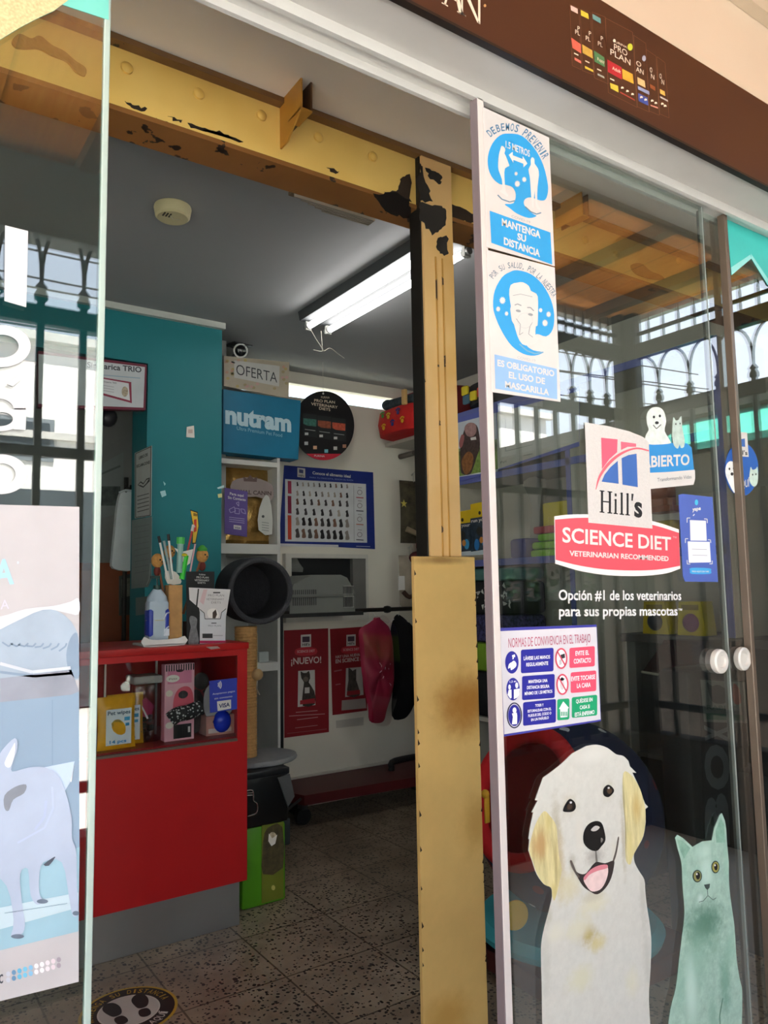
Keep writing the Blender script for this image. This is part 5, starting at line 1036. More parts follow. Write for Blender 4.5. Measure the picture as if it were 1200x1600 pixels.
# cat tree
tx_, ty = 1.655, 3.60
zt0 = zbin+.013
t = thing('cat_tree', 'cat tree with a black plush tunnel on a rope post', 'cat tree', (tx_, ty, zt0))
PLUSH = M('26262a', .95, var=.15, scale=40, bump=.5, bscale=160)
b = MB(); b.lathe([(.0, 0), (.17, 0), (.178, .006), (.18, .014), (.176, .026), (.165, .03), (0, .03)], (tx_+.02, ty, zt0), n=48, sx=1.15, sy=.95); b.build('base', M('7b7c7f', .85, var=.06, scale=30, bump=.3, bscale=140), t)
pcx = PY(384, 1090, ty).x
TOPZ = PY(384, 985, ty).z
ROPE = M('c0945c', .85, var=.14, scale=60, bump=.6, bscale=60)
b = MB(); pr = []; nz = 90
for i in range(nz+1): pr.append((0.054+.0025*abs(math.sin(PI*i/1.0*.5)), zt0+.03+(TOPZ+.02-zt0-.03)*i/nz-0))
b.lathe([(r, z-zt0-.03) for r, z in pr], (pcx, ty, zt0+.03), n=24); b.build('rope_post', ROPE, t)
cc = PY(407, 923, ty-.12); fa = (Vector((.0, 0, 1.45))-cc); fa.z = 0; fa.normalize(); fa = (fa+Vector((.28, 0, -.02))).normalized()
R_ = .163
b = MB(); b.lathe([(R_-.022, 0), (R_-.012, .006), (R_-.002, .0), (R_, -.015), (R_+.002, -.1), (R_, -.28), (R_-.02, -.30), (0, -.305), (0, -.29), (R_-.03, -.28), (R_-.024, -.1), (R_-.024, -.01), (R_-.022, 0)], cc, fa, 48, close=False); b.build('tunnel', PLUSH, t)
b = MB(); b.tube([cc+(Vector((fa.y, -fa.x, 0)).normalized()*math.cos(2*PI*i/40)+Vector((0, 0, 1))*math.sin(2*PI*i/40))*(R_-.012)+fa*.002 for i in range(40)], .014, 10, closed=True); b.build('tunnel_rim', M('3a3a3e', .95, bump=.5, bscale=160), t)
qb = PY(402, 1054, ty-.06)
b = MB(); b.tube([(qb.x, qb.y, qb.z+.2), (qb.x, qb.y, qb.z+.02)], .0015, 5); b.build('toy_string', M('c9b98a'), t)
b = MB(); b.sph(qb, .029, 18); b.build('toy_ball', M('b09468', .7, bump=.3), t)
b = MB(); b.tube([(qb.x, qb.y, qb.z-.02), (qb.x-.004, qb.y, qb.z-.07), (qb.x+.012, qb.y, qb.z-.1)], .003, 5); b.build('toy_feather', M('a59a88'), t)

# ---------------------------------------------------------------- teal wall and what hangs on it
a = Art('wall_plate', 'small white card stuck on the teal wall', 'plate', onY(YT-.004), OUT, [(292, 667), (303, 665), (304, 684), (291, 683)], 'd9d4cd', .003)
a.quadpx('print', 294, 671, 301, 677, M('c0a9a2'), 1); a.done()
for i, (pts, h, lab) in enumerate(((((250, 768), (258, 766), (260, 774), (253, 777)), 'a9d2d8', 'white scrap of tape low on the teal wall'), (((339, 762), (350, 758), (350, 762), (341, 764)), 'b9d5d8', 'thin white scrap on the teal wall edge beside the shelf'), (((340, 772), (347, 771), (347, 777), (341, 778)), 'c9c78a', 'yellowish scrap on the teal wall edge beside the shelf'), (((255, 752), (259, 756), (257, 759)), 'a5d0d6', 'tiny white chip above the tape scrap on the teal wall'))):
    b = MB(); b.prism([PY(x, y_, YT-.001) for x, y_ in pts], (0, -.0006, 0)); tag(b.build('tape_scrap', M(h, .6), smooth=0), lab, 'tape')
XJ = 1.262
a = Art('complaints_notice', 'white notice with an open book drawing on the teal door reveal', 'notice', onX(XJ-.004), (-1, 0, 0), [(210.5, 708), (237, 696), (236, 806), (210.5, 810)], 'c9cac8', .002)
a.line('border', [(212, 709), (236, 698), (235, 805), (212, 808.5), (212, 709)], 1, INK, 1)
a.text('lettering', 'LIBRO DE', (217, 718), (231, 712), 4.5, INK, 1, .03); a.text('lettering', 'RECLAMACIONES', (213.5, 731), (234.5, 724), 4.5, INK, 1, .03)
a.poly('book_drawing', [(215, 758), (220, 752), (224, 755), (229, 748), (234, 746), (234, 752), (229, 757), (224, 762), (219, 760)], INK, 1); a.poly('book_drawing', [(216, 758), (220, 754), (224, 757), (229, 750), (233, 748), (229, 755), (224, 760), (220, 758)], M('c9cac8'), 2)
for k in range(5): a.line('lettering', [(214.5, 776+6*k), (233, 771+6*k)], 1.3, M('5a5a5a'), 1)
a.done()
a = Art('plastic_sleeve', 'grey paper in a plastic sleeve below the book notice', 'notice', onX(XJ-.004), (-1, 0, 0), [(206, 813), (237, 807), (236, 905), (231, 917), (205, 920)], '84908f', .002)
for k in range(9): a.line('lettering', [(210, 824+9*k), (233, 819.5+9*k)], 1.2, M('757f7f'), 1)
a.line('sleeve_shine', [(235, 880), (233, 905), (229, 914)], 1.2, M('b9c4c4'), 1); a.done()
a = Art('small_notice', 'small grey card below the plastic sleeve', 'notice', onX(XJ-.004), (-1, 0, 0), [(212, 934), (236, 931), (236, 958), (212, 962)], '6f8280', .002); a.done()
# light box sign over the passage
ys = YT-.05
a = Art('lightbox_sign', 'white pharmacy light box with a maroon frame above the storeroom passage', 'sign', onY(ys), OUT, [(60, 548), (229.5, 570), (227.5, 641), (60, 636)], '6a2438', .04)
a.poly('white_panel', [(60, 553), (226.5, 573.5), (224, 637), (60, 631)], M('b9bec3', .5), 1)
a.text('lettering', 'Simparica TRIO', (136, 574), (221, 582), 9, M('33373f'), 2, .02)
a.line('lettering', [(160, 586), (219, 591)], 1.6, M('8fa3b5'), 2)
a.poly('box_picture', [(150, 588), (205, 597), (206, 630), (158, 617), (150, 612)], M('8a3048'), 2); a.poly('box_picture', [(150, 590), (201, 599), (203, 626), (158, 613.5), (150, 609)], M('cfd0d4'), 3); a.text('box_picture', 'Simparica TRIO', (162, 597.5), (182, 600), 2.6, M('5a5f6a'), 4, .01); a.ell('box_picture', 195, 612, 5, 8, M('a89a86', .6, var=.4, scale=90), 4)
for k in range(3): a.line('box_picture', [(160, 602+4*k), (178, 605+4*k)], .8, M('9a9aa2'), 4)
a.line('lettering', [(160, 626), (216, 637)], .0, M('8fa3b5'), 2); a.done()
# storeroom glimpsed through the passage
q = PY(197, 766, 4.86)
t = thing('coat_stand', 'thin dark coat stand behind the white coat', 'coat stand', (q.x, 4.86, 0))
b = MB(); b.cyl((q.x, 4.86, 0), (q.x, 4.86, q.z+.08), .014, n=10); b.build('pole', M('2a2622', .5), t)
b = MB(); b.lathe([(.16, 0), (.15, .02), (.02, .03), (0, .03)], (q.x, 4.86, 0), n=24); b.build('base', M('2a2622', .5), t)
b = MB(); b.tube([(q.x, 4.86, q.z+.03), (q.x, 4.80, q.z+.0), (q.x, 4.765, q.z-.01), (q.x, 4.755, q.z+.02)], .008, 6); b.build('hook', M('2a2622', .5), t)
b = MB(); q = PY(196, 800, 4.75)
b.prism(sm([tuple(PY(x, y_, 4.75)) for x, y_ in ((190, 768), (198, 770), (206, 768), (212, 800), (214, 860), (210, 890), (178, 888), (176, 870), (180, 830), (184, 790))], 3), (0, .05, 0))
o = tag(b.build('white_coat', M('cfd6d8', .85, bump=.5, bscale=14)), 'white work coat hanging in the storeroom passage', 'coat')
b = MB(); b.tube([PY(186, 770, 4.74), PY(196, 766, 4.74), PY(206, 767, 4.74)], .008, 6); b.build('collar', M('b9c1c4', .8), o)
a = Art('storeroom_poster', 'faded grey poster in the dark storeroom behind the white coat', 'poster', onY(5.49), OUT, [(150, 730), (193, 706), (193, 800), (150, 812)], '8f9694', .002)
a.quadpx('print', 152, 760, 188, 790, M('5a625f', .7, var=.4, scale=20), 1); a.line('lettering', [(155, 742), (188, 728)], 3, M('6a726f'), 1); a.done()
t = thing('storeroom_chair', 'black padded chair seen in the storeroom passage', 'chair', (.95, 4.6, 0))
b = MB(); b.box(.72, 1.14, 4.68, 4.76, .55, 1.12, bev=.03); b.build('backrest', M('1b1c1e', .6), t)
b = MB(); b.box(.70, 1.14, 4.3, 4.72, .42, .50, bev=.03); b.build('seat', M('1e1f21', .6), t)
for xx in (.73, 1.11):
    for yy in (4.33, 4.69): b = MB(); b.cyl((xx, yy, 0), (xx, yy, .43), .014, n=10); b.build('leg', M('2a2a2c', .3, .6), t)
t = thing('storeroom_cabinet', 'orange brown wooden cupboard in the storeroom', 'cabinet', (1.1, 5.2, 0))
b = MB(); b.box(.95, 1.6, 5.1, 5.45, 0, 1.65); b.build('body', M('8a4a2c', .6), t, smooth=0)
b = MB(); b.box(.97, 1.27, 5.085, 5.1, .05, 1.6); o = b.build('door', M('9a5532', .6), t, smooth=0); b = MB(); b.sph((1.25, 5.08, .9), .014, 10); b.build('knob', M('c0b090', .3, .6), o)
a = Art('storeroom_calendar', 'small dark pinned picture above the chair in the storeroom', 'picture', onY(5.08), OUT, [(186, 900), (212, 895), (212, 960), (186, 962)], '4a4d48', .002); a.poly('print', [(190, 905), (208, 902), (208, 930), (190, 934)], M('8a8a7a', .7, var=.4, scale=30), 1); a.done()
b = MB(); q = PY(169, 652, 4.25); b.sph(q, (.05, .04, .055), 16); b.cyl(q, (q.x, q.y, 2.70), .012, n=10); tag(b.build('black_lamp', M('15161a', .4)), 'small black lamp under the light box in the passage', 'lamp')

# ---------------------------------------------------------------- tall shelf unit right of the teal wall
sx0, sx1, sy = 1.70, PY(438, 860, 4.3).x, 4.3
zsh = PY(400, 850, sy).z
t = thing('shelf_unit', 'white tall shelf unit beside the teal wall under the blue header', 'shelf', ((sx0+sx1)/2, sy, 0))
SHW = M('c5c4c0', .5, var=.03)
b = MB(); b.box(sx1-.02, sx1, sy, YW-.004, 0, 2.28); b.build('side_panel', SHW, t, smooth=0)
b = MB(); b.box(sx0, sx1, YW-.02, YW-.005, 0, 2.28); b.build('back_panel', M('a9a8a4', .6), t, smooth=0)
for z, h in ((zsh, .06), (1.02, .05), (.40, .04), (2.25, .03)): b = MB(); b.box(sx0, sx1-.02, sy, YW-.02, z-h, z); b.build('shelf_board', SHW, t, smooth=0)
b = MB(); b.box(sx1-.003, sx1+.016, sy-.002, sy+.03, .1, 1.32); b.build('edge_strip', M('17181a', .5), t, smooth=0)
b = MB(); q = PY(412, 1038, 4.35); b.box(q.x-.03, q.x+.035, 4.35, 4.4, 1.0, 1.08, bev=.004); tag(b.build('carton', M('a9b0ae', .5)), 'small white carton on the shelf behind the rope post', 'carton')
a = Art('nutram_header', 'blue shelf header with a white pet food wordmark', 'sign', onY(sy-.002), OUT, [(349, 608), (470, 626), (466, 718), (349, 706)], '1a7093', .12)
a.text('lettering', 'nutram', (352, 660), (455, 674), 28, M('b9d3de'), 1, .05); a.text('lettering', 'Ultra Premium Pet Food', (370, 671.5), (441, 683), 6, M('8fb9cc'), 1); a.done()
a = Art('offer_sign', 'flowery paper sign with handwritten capitals standing on the blue header', 'sign', onY(sy-.004), OUT, [(350, 556), (452, 566), (451, 622), (350, 603)], 'b5aa98', .004)
a.poly('white_panel', [(366, 563), (437, 572), (436, 604), (366, 590)], M('c4c3c1'), 1)
a.text('lettering', 'OFERTA', (369, 585), (433, 598), 17, M('34373c'), 2, -.005)
random.seed(2)
for k in range(26):
    px = random.choice([random.uniform(353, 364), random.uniform(439, 449), random.uniform(355, 447)]); dy = (px-350)*.1; py = (random.uniform(559, 562) if random.random() < .5 else random.uniform(593, 601))+dy*1.2 if 364 < px < 439 else random.uniform(562, 600)+dy
    a.ell('flower_print', px, py, 2.6, 2.2, M(random.choice(('c39a86', 'b7a56e', 'c6a09a', 'a99a78'))), 1)
a.done()
# bag of food and payment notice on the shelf
q0, q1 = PY(358, 846, 4.36), PY(428, 850, 4.36)
O = Vector((q0.x, 4.42, zsh+.001)); 
t = thing('pet_food_bag', 'brown and gold foil pet food bag with a crown emblem on the shelf', 'bag', O)
b = MB(); b.pouch(O, Vector((q1.x-q0.x, 0, 0)), Vector((0, .02, .50)), .11, 14, 18, wob=.006); b.build('bag', M('b08a4c', .2, .6, var=.35, scale=14, bump=.9, bscale=22), t)
a = Art('front_print', '', '', onY(4.352), OUT, sm([(363, 752), (395, 746), (425, 758), (424, 782), (400, 776), (365, 776)], 3), '8d7f7d', .001, parent=t)
a.text('lettering', 'ROYAL CANIN', (363, 771), (424, 774), 6.5, M('4a3a36'), 1, .03); a.poly('emblem', [(381, 752), (380, 745), (386, 748), (391, 742), (396, 748), (402, 745), (401, 753)], M('5a4642'), 1)
a.poly('white_panel', sm([(405, 795), (416, 772), (424, 790), (425, 835), (404, 828)], 2), M('b9b9b4'), 1); a.ell('white_panel', 411, 807, 2.2, 2.2, M('3a3a3c'), 2)
for k in range(4): a.line('white_panel', [(409, 816+4*k), (420, 817.5+4*k)], 1.1, M('7f8482'), 2)
a.done()
a = Art('payment_notice', 'purple contactless payment notice leaning on the pet food bag', 'notice', onY(4.335), OUT, [(351, 762), (387, 768), (386, 839), (351, 834)], '5b4a8c', .003)
a.text('lettering', 'Paga aquí', (359, 773), (381, 776.5), 4.2, VINYL, 1, .02); a.text('lettering', 'Sin Contacto', (356, 779), (384, 783), 4.2, VINYL, 1, .02)
for q in (((369, 786), (373, 784), (373, 791)), ((358, 796), (366, 792), (368, 799), (360, 801)), ((376, 795), (382, 796), (384, 803), (378, 801)), ((367, 794), (374, 795), (374, 803), (367, 802))): a.line('hand_symbol', list(q)+[q[0]], 1.0, M('a99fcb'), 1)
for k in range(3): a.line('lettering', [(358, 808+3.2*k), (382, 811+3.2*k)], .9, M('a99fcb'), 1)
a.poly('card_panel', [(365, 820), (377, 821.5), (377, 828), (365, 826.5)], PAPER, 1); a.text('card_panel', 'VISA', (366.5, 825.6), (375.5, 826.8), 3, M('3a3a78'), 2, .02); a.done()

# ---------------------------------------------------------------- back wall
yw = YW-.003
a = Art('round_hanging_sign', 'round black hanging sign with three food packs and a red lower edge', 'sign', onY(4.45), OUT, [(506+47.5*math.cos(2*PI*i/56), 665+54*math.sin(2*PI*i/56)) for i in range(56)], '171617', .004)
c10 = crop(340, 520, 4.573)
a.poly('red_edge', [(506+47.5*math.cos(t_), 665+54*math.sin(t_)) for t_ in [PI*.5-.62+1.24*i/16 for i in range(17)]], M('c02a3c'), 1); a.text('red_edge', 'PURINA', c10(690, 885), c10(765, 888), 3, VINYL, 2, .01)
a.text('lettering', 'PURINA', c10(740, 468), c10(800, 470), 3.4, CRM, 1); a.text('lettering', 'PRO PLAN', c10(690, 492), c10(838, 506), 4.4, CRM, 1, .01); a.text('lettering', 'VETERINARY', c10(668, 516), c10(858, 542), 4.4, CRM, 1, .01); a.text('lettering', 'DIETS', c10(725, 548), c10(805, 560), 4.2, CRM, 1, .01)
for x0, h, y0 in ((608, '3a6a60', 575), (712, '8a4a34', 590), (815, 'b0503a', 605)):
    a.poly('pack_picture', c10((x0, y0), (x0+100, y0+10), (x0+104, y0+175), (x0+4, y0+160)), M('26292a'), 1); a.poly('pack_picture', c10((x0+4, y0+35), (x0+98, y0+45), (x0+96, y0+95), (x0+30, y0+88), (x0+5, y0+75)), M(h, .5, var=.3, scale=60), 2); a.line('pack_picture', c10((x0+15, y0+115), (x0+90, y0+125)), 1.2, M('8a8a88'), 2); a.quadpx('pack_picture', *c10(x0+15, y0+138), *c10(x0+40, y0+156), M('c9c9c6'), 2)
for x, y_, h in ((632, 790, 'c0c0c0'), (695, 820, 'd0a080'), (775, 845, '6fa9b8'), (840, 825, 'b9b9b4'), (905, 810, 'c08a70')): a.quadpx('pack_picture', *c10(x-12, y_-12), *c10(x+14, y_+12), M(h), 2)
a.ell('hang_hole', 505, 615, 1.4, 1.4, VINYL, 1)
hq = PY(505, 614, 4.45); b = MB(); b.tube([hq, (hq.x, hq.y, ZC)], .0012, 5); b.build('string', M('c9c6c0'), a.root); a.done()
c11 = crop(340, 520, 4.573)
a = Art('breed_poster', 'blue poster with rows of small dog pictures on the white back wall', 'poster', onY(yw), OUT, [(444, 727), (583, 738), (586, 858), (436, 850)], '1f2f7c', .002)
a.poly('white_chart', sm(c11((482, 1045), (1060, 1080), (1068, 1500), (482, 1490)), 1), M('c9cacd', .5), 1)
a.poly('logo', c11((570, 963), (626, 970), (626, 1036), (570, 1030)), PAPER, 1); a.poly('logo', c11((582, 975), (612, 980), (612, 1005), (582, 1000)), M('4a4f7a'), 2); a.text('logo', "Hill's", c11(578, 1026), c11(618, 1030), 3.4, INK, 2, .02)
a.text('lettering', 'Conoce el alimento ideal', c11(678, 1010), c11(950, 1036), 4.6, PAPER, 1, .03); a.text('lettering', 'PARA TU MASCOTA, SEGÚN SU RAZA', c11(658, 1038), c11(970, 1060), 2.4, M('8f9fd0'), 1)
for y0, y1, h in ((1058, 1150, 'b0405a'), (1165, 1292, '8a2440'), (1303, 1478, 'c8452f')): a.poly('colour_bar', c11((500, y0), (526, y0+2), (528, y1), (502, y1-2)), M(h), 2)
random.seed(9)
for r, yy in enumerate((1080, 1145, 1205, 1275, 1345, 1430)):
    n = (10, 9, 8, 7, 9, 9)[r]; s = (16, 20, 24, 26, 32, 36)[r]
    for k in range(n):
        x = 570+(925-570)*k/(n-1); y_ = yy+(x-570)*.045; h = random.choice(('2c2a2c', '4a4546', '8a827c', '3a3436', 'a59a90', '7a5a4a', '1f1d1f'))
        a.poly('breed_picture', sm(c11((x-s*.2, y_-s*.8), (x+s*.15, y_-s*.9), (x+s*.25, y_-s*.4), (x+s*.45, y_+s*.4), (x+s*.4, y_+s*.9), (x-s*.35, y_+s*.9), (x-s*.25, y_), (x-s*.45, y_-s*.5)), 2), M(h), 2)
a.line('divider_line', c11((972, 1090), (975, 1490)), .5, M('7a7a80'), 2)
for y_, h in ((1180, 'b04050'), (1275, '3a3a44'), (1372, 'b86a50'), (1482, '44444c')): a.line('side_print', c11((990, y_-4), (1042, y_)), 1.4, M(h), 2); a.ring('side_print', *c11(1015, y_-40), 4, 4, 1, M('8a8488'), 2); a.line('side_print', c11((1002, y_-75), (1030, y_-72)), .9, M('8a8488'), 2)
a.poly('lower_strip', c11((446, 1505), (862, 1515), (864, 1530), (444, 1525)), M('c9cad0'), 1); a.line('lower_strip', c11((990, 1525), (1090, 1528)), 1.2, M('a0a6c4'), 1); a.done()
# wall niche with the pet carrier
n0, n1 = PY(441, 860, YW), PY(571, 985, YW)
zn0, zn1 = 1.235, PY(500, 866, YW).z
t = thing('wall_niche', 'white framed dark niche in the back wall', 'niche', ((n0.x+n1.x)/2, YW-.05, zn0))
X0, X1 = n0.x, n1.x
b = MB(); b.box(X0, X1, YW-.05, YW-.001, zn1-.03, zn1); b.box(X0, X1, YW-.05, YW-.001, zn0, zn0+.05); b.box(X0, X0+.045, YW-.05, YW-.001, zn0+.05, zn1-.03); b.box(X1-.02, X1, YW-.05, YW-.001, zn0+.05, zn1-.03); b.build('frame', M('c9c6be', .6), t, smooth=0)
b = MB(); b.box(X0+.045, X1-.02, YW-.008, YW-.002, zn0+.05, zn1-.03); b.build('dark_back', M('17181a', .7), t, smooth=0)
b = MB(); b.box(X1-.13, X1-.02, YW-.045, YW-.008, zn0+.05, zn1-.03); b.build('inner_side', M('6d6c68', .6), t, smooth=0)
yc = YW-.36
k0, k1 = PY(454, 945, yc), PY(556, 945, yc)
zs_ = PY(500, 957, yc+.05).z
t = thing('niche_shelf', 'thin dark shelf carrying the grey pet carrier', 'shelf', ((k0.x+k1.x)/2, yc+.15, zs_-.02))
b = MB(); b.box(k0.x-.05, k1.x+.06, yc, YW-.05, zs_-.025, zs_-.002); b.build('board', M('2e2e2e', .5), t, smooth=0)
t = thing('pet_carrier', 'grey plastic pet carrier with a wire door on the niche shelf', 'pet carrier', ((k0.x+k1.x)/2, yc+.15, zs_))
CARR = M('787a76', .5, var=.04)
zc_t = PY(520, 898, yc).z; Y0, Y1 = yc+.01, YW-.06
b = MB(); A = [(k0.x+.0, Y0, zs_), (k1.x, Y0, zs_), (k1.x, Y0, zs_+.13), (k1.x-.06, Y0, zc_t-.02), (k1.x-.11, Y0, zc_t), (k0.x+.16, Y0, zc_t-.0), (k0.x+.03, Y0, zc_t-.06), (k0.x, Y0, zs_+.12)]
b.prism(A, (0, Y1-Y0, 0)); b.build('shell', CARR, t, smooth=0)
b = MB(); b.box(k0.x-.005, k1.x+.006, Y0-.008, Y1, zs_+.10, zs_+.12, bev=.004); b.build('seam_rim', M('6a6c68', .5), t)
xa_, xb_ = PY(525, 925, Y0).x, PY(552, 925, Y0).x
b = MB(); b.box(xb_-.08, xb_-.005, Y0-.004, Y0+.002, zs_+.03, zs_+.17); o = b.build('door_opening', M('1c1d1d', .6), t, smooth=0)
b = MB()
for k in range(7): b.tube([(xb_-.076+.011*k, Y0-.008, zs_+.03), (xb_-.076+.011*k, Y0-.008, zs_+.17)], .002, 5)
for z in (.03, .10, .17): b.tube([(xb_-.082, Y0-.009, zs_+z), (xb_-.002, Y0-.009, zs_+z)], .0025, 5)
b.build('wire_door', M('b9bab6', .3, .6), t)
b = MB()
for k in range(12): b.box(k0.x+.02+.015*k, k0.x+.027+.015*k, Y0-.003, Y0+.001, zs_+.05, zs_+.15)
b.build('side_vent', M('4a4c4a', .6), t, smooth=0)
a = Art('wall_socket', 'grey double socket plate in the dark niche', 'socket', onY(YW-.009), OUT, [(445, 866), (462, 868), (468, 880), (474, 888), (473, 894), (445, 893)], '6f706c', .004); a.ell('hole', 452, 874, 1.5, 2, INK, 1); a.ell('hole', 450, 881, 1.5, 2, INK, 1); a.done()
# red posters
c12 = crop(430, 850, 3.478)
yp = YW-.004
REDP2 = M('8c1c24', .5, var=.1, scale=3)
a = Art('new_food_poster', 'red poster of a new cat food with a cat, under the wall niche', 'poster', onY(yp), OUT, c12((48, 470), (288, 458), (292, 1022), (50, 1054)), '8c1c24', .002, mat=REDP2)
def hill(a, cx, cy, s):
    a.poly('logo', c12((cx-28*s, cy-40*s), (cx+28*s, cy-44*s), (cx+28*s, cy+24*s), (cx-28*s, cy+28*s)), PAPER, 1); a.poly('logo', c12((cx-20*s, cy-30*s), (cx+20*s, cy-32*s), (cx+20*s, cy-2), (cx-20*s, cy)), M('4a3a48'), 2); a.text('logo', "Hill's", c12(cx-20*s, cy+20*s), c12(cx+20*s, cy+17*s), 4, INK, 2, .02)
    a.poly('banner', sm(c12((cx-56*s, cy+38*s), (cx, cy+26*s), (cx+56*s, cy+34*s), (cx+56*s, cy+64*s), (cx, cy+74*s), (cx-56*s, cy+68*s)), 2), M('c0303c'), 2); a.text('banner', 'SCIENCE DIET', c12(cx-48*s, cy+58*s), c12(cx+48*s, cy+52*s), 4, M('e0b9b9'), 3, .01)
hill(a, 167, 534, 1.0)
a.text('lettering', '¡NUEVO!', c12(86, 655), c12(250, 645), 10.5, M('d9c9c6'), 1, .02)
a.poly('pack_picture', c12((125, 690), (215, 684), (218, 875), (122, 886)), M('c9c6c2'), 1); a.poly('cat_picture', sm(c12((138, 692), (150, 700), (170, 700), (184, 690), (190, 730), (182, 752), (212, 800), (215, 870), (150, 880), (150, 800), (156, 752), (142, 730)), 2), M('3f3833', .7, var=.35, scale=40), 2); a.ell('cat_picture', *c12(166, 735), 4, 4, M('6a5e54'), 3)
a.poly('pack_picture', c12((135, 850), (215, 838), (216, 865), (134, 872)), M('a82a34'), 3); a.poly('pack_picture', c12((160, 780), (186, 778), (186, 810), (160, 812)), PAPER, 3)
for k, (x0, x1) in enumerate(((112, 230), (75, 270), (118, 232))): a.line('small_print', c12((x0, 915+20*k), (x1, 905+18*k)), 1.2, M('b9888a'), 1)
a.line('small_print', c12((108, 1000), (230, 985)), .8, M('b9888a'), 1); a.line('small_print', c12((65, 1030), (280, 1005)), .6, M('a07070'), 1); a.done()
a = Art('science_poster', 'red poster half hidden by the red wrapped garment', 'poster', onY(yp), OUT, c12((298, 462), (500, 448), (500, 905), (312, 930)), '8c1c24', .002, mat=REDP2)
hill(a, 412, 530, .9)
a.text('lettering', 'HAY UNA NUEVA', c12(328, 622), c12(460, 608), 4.6, M('cdb9b6'), 1, .02); a.text('lettering', 'EN SCIENCE DIET', c12(328, 648), c12(510, 628), 6, M('cdb9b6'), 1, .03)
a.poly('pack_picture', c12((385, 675), (470, 668), (480, 820), (380, 832)), M('b9b2ad'), 1); a.poly('cat_picture', sm(c12((398, 672), (420, 690), (440, 680), (440, 740), (460, 820), (392, 826), (398, 740)), 2), M('4d443f', .7, var=.35, scale=40), 2); a.poly('pack_picture', c12((362, 850), (490, 838), (495, 892), (360, 905)), M('a59a94'), 1); a.poly('pack_picture', c12((390, 800), (460, 792), (462, 815), (388, 824)), M('9a2a30'), 3)
a.line('small_print', c12((320, 692), (362, 684)), 2, M('a9686a'), 1); a.line('small_print', c12((328, 765), (355, 760)), 1.6, M('a9686a'), 1); a.done()
b = MB(); b.prism([PY(*c12(x, y_), YW-.002) for x, y_ in ((330, 960), (480, 940), (480, 985), (332, 1000))], (0, -.001, 0)); tag(b.build('caption_paper', M('b9b5ac', .7), smooth=0), 'strip of white paper below the half hidden red poster', 'paper')
a = None
# clothes rail
yr = 4.42
ra, rb = PY(440, 958, yr), PY(652, 954, yr)
t = thing('clothes_rail', 'dark metal clothes rail in front of the back wall', 'rail', ra)
rz_ = ra.z
b = MB(); b.cyl((2.17, yr, rz_), (3.655, yr, rz_), .014, n=14); b.build('rod', M('2f2d2a', .4, .6), t)
b = MB(); b.lathe([(.03, 0), (.03, .006), (.018, .012)], (2.162, yr, rz_), (1, 0, 0), 16); b.build('wall_flange', M('26251f', .4, .6), t)
q = PY(605, 952, yr); b = MB(); b.lathe([(.022, -.02), (.026, 0), (.022, .02)], (q.x, yr, rz_), (1, 0, 0), 14); b.build('clamp', M('1d1c1a', .4), t)
def garment(lab, name, outline, y, mat, hook, depth=.05, film=None):
    pts = [tuple(PY(x, y_, y)) for x, y_ in outline]
    q = PY(*hook, y)
    t = thing(name, lab, 'garment', (q.x, y, min(p[2] for p in pts)))
    b = MB(); sp = sm(pts, 3); cx = sum(p[0] for p in sp)/len(sp); cz = sum(p[2] for p in sp)/len(sp)
    rings = []
    for k, (sc, dy) in enumerate(((1, 0), (.93, -.35), (.75, -.7), (.45, -.95), (.1, -1.0))): rings.append([b.bm.verts.new((cx+(p[0]-cx)*sc, y+dy*depth*(1+.25*math.sin(17*p[2]+9*p[0])), cz+(p[2]-cz)*sc)) for p in sp])
    b.use(mat); n = len(sp)
    for A, B in zip(rings, rings[1:]):
        for i in range(n): f = b.bm.faces.new((A[i], A[(i+1) % n], B[(i+1) % n], B[i])); f.material_index = b.mi
    f = b.bm.faces.new(rings[-1]); f.material_index = b.mi; f = b.bm.faces.new(list(reversed(rings[0]))); f.material_index = b.mi
    b.build('cloth', None, t, smooth=60)
    b = MB(); hz = q.z; b.tube([(q.x-.09, y, hz-.05), (q.x, y, hz-.005), (q.x+.09, y, hz-.05)], .004, 6); b.tube(sm([(q.x, y, hz-.005), (q.x, yr, hz+.03), (q.x+.012, yr, rz_+.018), (q.x-.01, yr, rz_+.02)], 3, False), .002, 5); b.build('hanger', M('c9c6c2', .4), t)
    if film:
        b = MB(); n2 = len(sp)
        big = [(cx+(p[0]-cx)*1.06, y-depth*1.35, cz+(p[2]-cz)*1.03) for p in sp]
        b.face(big); 
        o = b.build('plastic_wrap', FILM, t, smooth=0)
        b = MB(); random.seed(4)
        for k in range(9):
            x = random.uniform(592, 612); y_ = random.uniform(1035, 1075); c = PY(x, y_, y-depth*1.4); d_ = Vector((random.uniform(-1, 1), 0, random.uniform(-1, 1)))*.02; b.tube([c, c+d_], .0015, 4)
        b.build('wrap_crease', M('d8b9c2', .2), t)
garment('red garment in clear plastic on the clothes rail', 'red_garment', ((589, 963), (600, 972), (610, 985), (614, 1020), (616, 1060), (610, 1090), (604, 1110), (600, 1126), (590, 1130), (577, 1126), (575, 1105), (570, 1080), (565, 1050), (562, 1010), (561, 985), (575, 974)), 4.36, M('8e1434', .5, var=.12, scale=10, bump=.5, bscale=12), (589, 963), .05, True)
garment('black garment next to the red wrapped one on the clothes rail', 'black_garment', ((620, 960), (634, 968), (648, 985), (656, 1030), (650, 1090), (640, 1115), (628, 1124), (612, 1118), (614, 1060), (610, 1000), (612, 975)), 4.44, M('141314', .95, bump=.4, bscale=14, spec=.1), (622, 962), .04)
